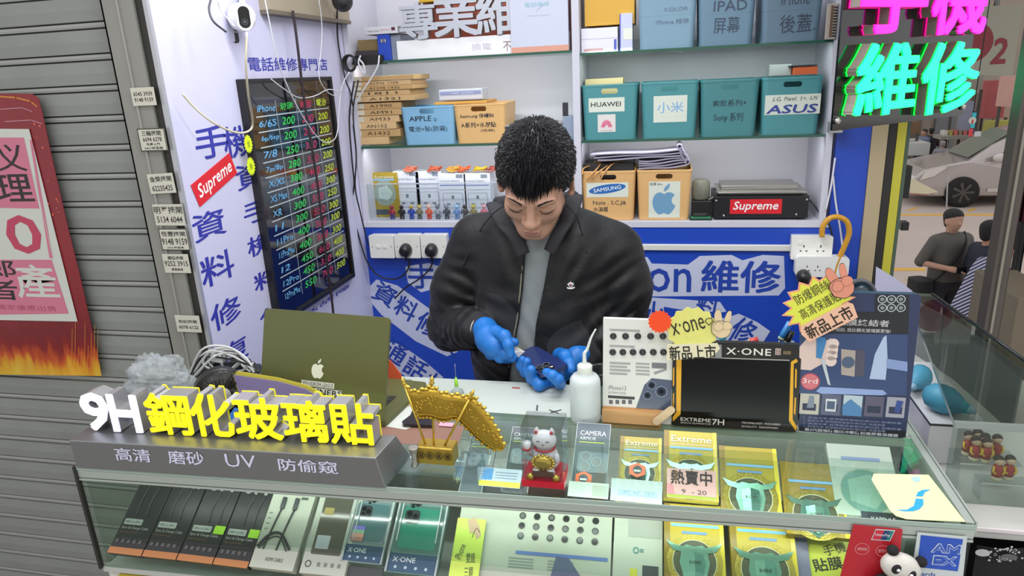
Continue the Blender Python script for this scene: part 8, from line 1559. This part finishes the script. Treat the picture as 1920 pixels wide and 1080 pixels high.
# small hanging phone poster
FS3 = frame((0, 3.2, 0)); b = MB(FS3); pbox2 = lambda *a, **k: b.prect(*a, **k); b.prect(1817, 251, 1833, 208, M('2A3A5C'), z=0); b.prect(1819, 240, 1831, 211, M('40C8D0'), z=.001); c = b.L(1823, 226); b.disc(c[0], c[1], .014, .002, M('E0DCD0'), 14); b.prect(1821, 232, 1825, 224, M('D83038'), z=.003); b.prect(1815, 256, 1825, 241, M('E84850'), z=.001); b.prect(1826, 256, 1840, 246, M('D8D4D8'), z=.001)
a = b.L(1825, 209); b.tube([(a[0], a[1], .001), (a[0], 2.42, .001)], .002, M('2A2A2C'), 5); tag(b.build('phone_poster'), 'small blue-framed cyan and red phone poster hanging below the neon sign', 'poster')
FS4 = frame((0, 5.2, 0), (1, .3, 0), (0, .5, 1)); b = MB(FS4); q = [b.L(*p) for p in [(1640, 358), (1740, 364), (1760, 360), (1700, 329), (1640, 326)]]; b.prism(q, -.03, 0, m('cream_board', 'D2C8A8', .5), side=m('board_pinkedge', 'C87878', .5)); b2 = MB(); c_b = PY(1660, 345, 5.6); b.at(Matrix.Identity(4)); b.box(c_b.x - .02, c_b.x + .02, 5.6, 5.64, ZG, c_b.z - .05, M('5A5650')); tag(b.build('cream_board'), 'cream pointed board edge sticking out in front of the van bumper', 'board')
b = MB(); [b.ball(PY(1777 - k * .12, 330 + k * 3.2, 4.2), .0045, M('C8C8C4', rough=.3), 5) for k in range(19)]; b.tube([PY(1777, 250, 4.2), PY(1774, 392, 4.2)], .0012, M('A8A8A4'), 4); tag(b.build('bead_chain'), 'thin pale bead chain hanging in front of the van wheel', 'chain')
# dark hinge blocks on the street-side post
for v0, v1, lab in ((370, 310, 'upper black hinge block on the green-edged post'), (430, 415, 'lower short black hinge block on the green-edged post')):
    a = PY(1688, v0, 2.50); c = PY(1700, v1, 2.50); b = MB(); b.box(max(a.x - .004, .7375), a.x + .02, 2.48, 2.52, a.z, c.z, black); tag(b.build('hinge_block', bev=.002), lab, 'hinge', 'black hinge blocks on the post')
# lavender panel at the back of the corner case
b = MB(frame((0, 1.95, 0))); q = [b.L(*p) for p in [(1640, 556), (1716, 556), (1710, 545), (1676, 520), (1643, 500)]]; b.prism(q, -.003, 0, m('lav_sheet', 'B4B2CC', .4)); tag(b.build('lavender_panel'), 'pale lavender sloping panel behind the standee at the back of the corner case', 'panel')
# garments and cabinet beyond the dark post
b = MB(); cb2 = m('cloth_black', '101012', .9); a = PY(1872, 640, 2.9); 
def drape(name, label, u0, u1, v0, v1, y, col, amp=.02, cat='clothes'):
    b = MB(frame((0, y, 0))); n = 18; vs = []; A_ = b.L(u0, v0); B_ = b.L(u1, v1)
    for sgn in (0, 1):
        for i in range(n + 1):
            for j in range(7): x = A_[0] + (B_[0] - A_[0]) * i / n; z = A_[1] + (B_[1] - A_[1]) * j / 6; vs.append((x, z, amp * math.sin(i * 1.15 + .4 * j) - sgn * .03))
    h_ = (n + 1) * 7; f = [(i * 7 + j, (i + 1) * 7 + j, (i + 1) * 7 + j + 1, i * 7 + j + 1) for i in range(n) for j in range(6)]; b.add(vs, f + [tuple(h_ + q_ for q_ in ff[::-1]) for ff in f], m('drape_' + col, col, .9), True); return tag(b.build(name), label, cat)
drape('black_coat', 'black coat hanging just right of the dark bronze post', 1888, 1925, 610, 420, 2.9, '0F0F11'); drape('red_curtain', 'dark red curtain at the right edge above the black coat', 1903, 1980, 470, 250, 3.0, '4A1620'); b = MB(); a = PY(1885, 690, 2.5); c = PY(2000, 560, 2.5); b.box(a.x, c.x, 2.5, 2.85, -1.18, c.z, m('beige_cabinet', '6E6452', .6, var=.08)); tag(b.build('street_cabinet', bev=.004), 'beige-brown metal cabinet at the right edge under the black coat', 'cabinet')
# ================================================================== light and camera
def area(name, loc, sx, sy, power, col=(1, 1, 1), rot=(0, 0, 0)):
    l = bpy.data.lights.new(name, 'AREA'); l.shape = 'RECTANGLE'; l.size = sx; l.size_y = sy; l.energy = power; l.color = col
    o = bpy.data.objects.new(name, l); COL.objects.link(o); o.location = loc; o.rotation_euler = rot; return o
area('ceiling_tube_light', (-.35, 1.55, 2.33), 1.2, .12, 18, (.95, .97, 1))
area('ceiling_tube_light', (-.3, 1.05, 2.33), 1.2, .12, 12, (.95, .97, 1))
area('cabinet_strip_light', (-.3, 2.3, 2.30), 1.5, .05, 4, (.95, .96, 1))
area('arcade_light', (-.2, -.4, 2.7), 2.2, .5, 25, (.97, .98, 1), (R(12), 0, 0))
area('arcade_light', (1.6, .6, 2.7), .4, 1.6, 12, (1, .98, .96))
area('showcase_led_strip', (-.3, 1.0, .992), 1.4, .008, 1.7, (.98, 1, .97), (R(78), 0, R(1.9)))
area('showcase_led_strip', (-.3, 1.285, 1.008), 1.4, .008, .7, (.98, 1, .97), (R(-25), 0, 0))
for zz_, pw_ in ((2.27, 1.6), (1.752, 1.1), (1.455, 1.1)):
    for xx_, ll_ in ((-.72, .74), (.10, .72)): area('cabinet_led_strip', (xx_, 2.436, zz_), ll_, .006, pw_ * .9, (.96, .97, 1), (R(50), 0, 0))
w = bpy.data.worlds.new('World'); scn.world = w; w.use_nodes = True
w.node_tree.nodes['Background'].inputs[0].default_value = (.80, .80, .80, 1); w.node_tree.nodes['Background'].inputs[1].default_value = 1.35
cam = bpy.data.cameras.new('Camera'); co = bpy.data.objects.new('Camera', cam); COL.objects.link(co)
cam.sensor_fit = 'HORIZONTAL'; cam.sensor_width = 36; cam.lens = 36 * FPX / 1920; cam.clip_start = .02; cam.clip_end = 200
Rm = Matrix((CX, CY, CZ)); co.matrix_world = Matrix.Translation(CAM) @ Rm.to_4x4()
scn.camera = co
scn.view_settings.view_transform = 'Standard'; scn.view_settings.look = 'None'; scn.view_settings.gamma = 1; scn.view_settings.exposure = -.28
scn.view_settings.use_curve_mapping = False
try:
    scn.cycles.max_bounces = 8; scn.cycles.transparent_max_bounces = 24; scn.cycles.diffuse_bounces = 3; scn.cycles.glossy_bounces = 3; scn.cycles.transmission_bounces = 4
    scn.cycles.caustics_reflective = False; scn.cycles.caustics_refractive = False; scn.cycles.sample_clamp_indirect = 4; scn.cycles.use_denoising = True
except Exception:
    pass
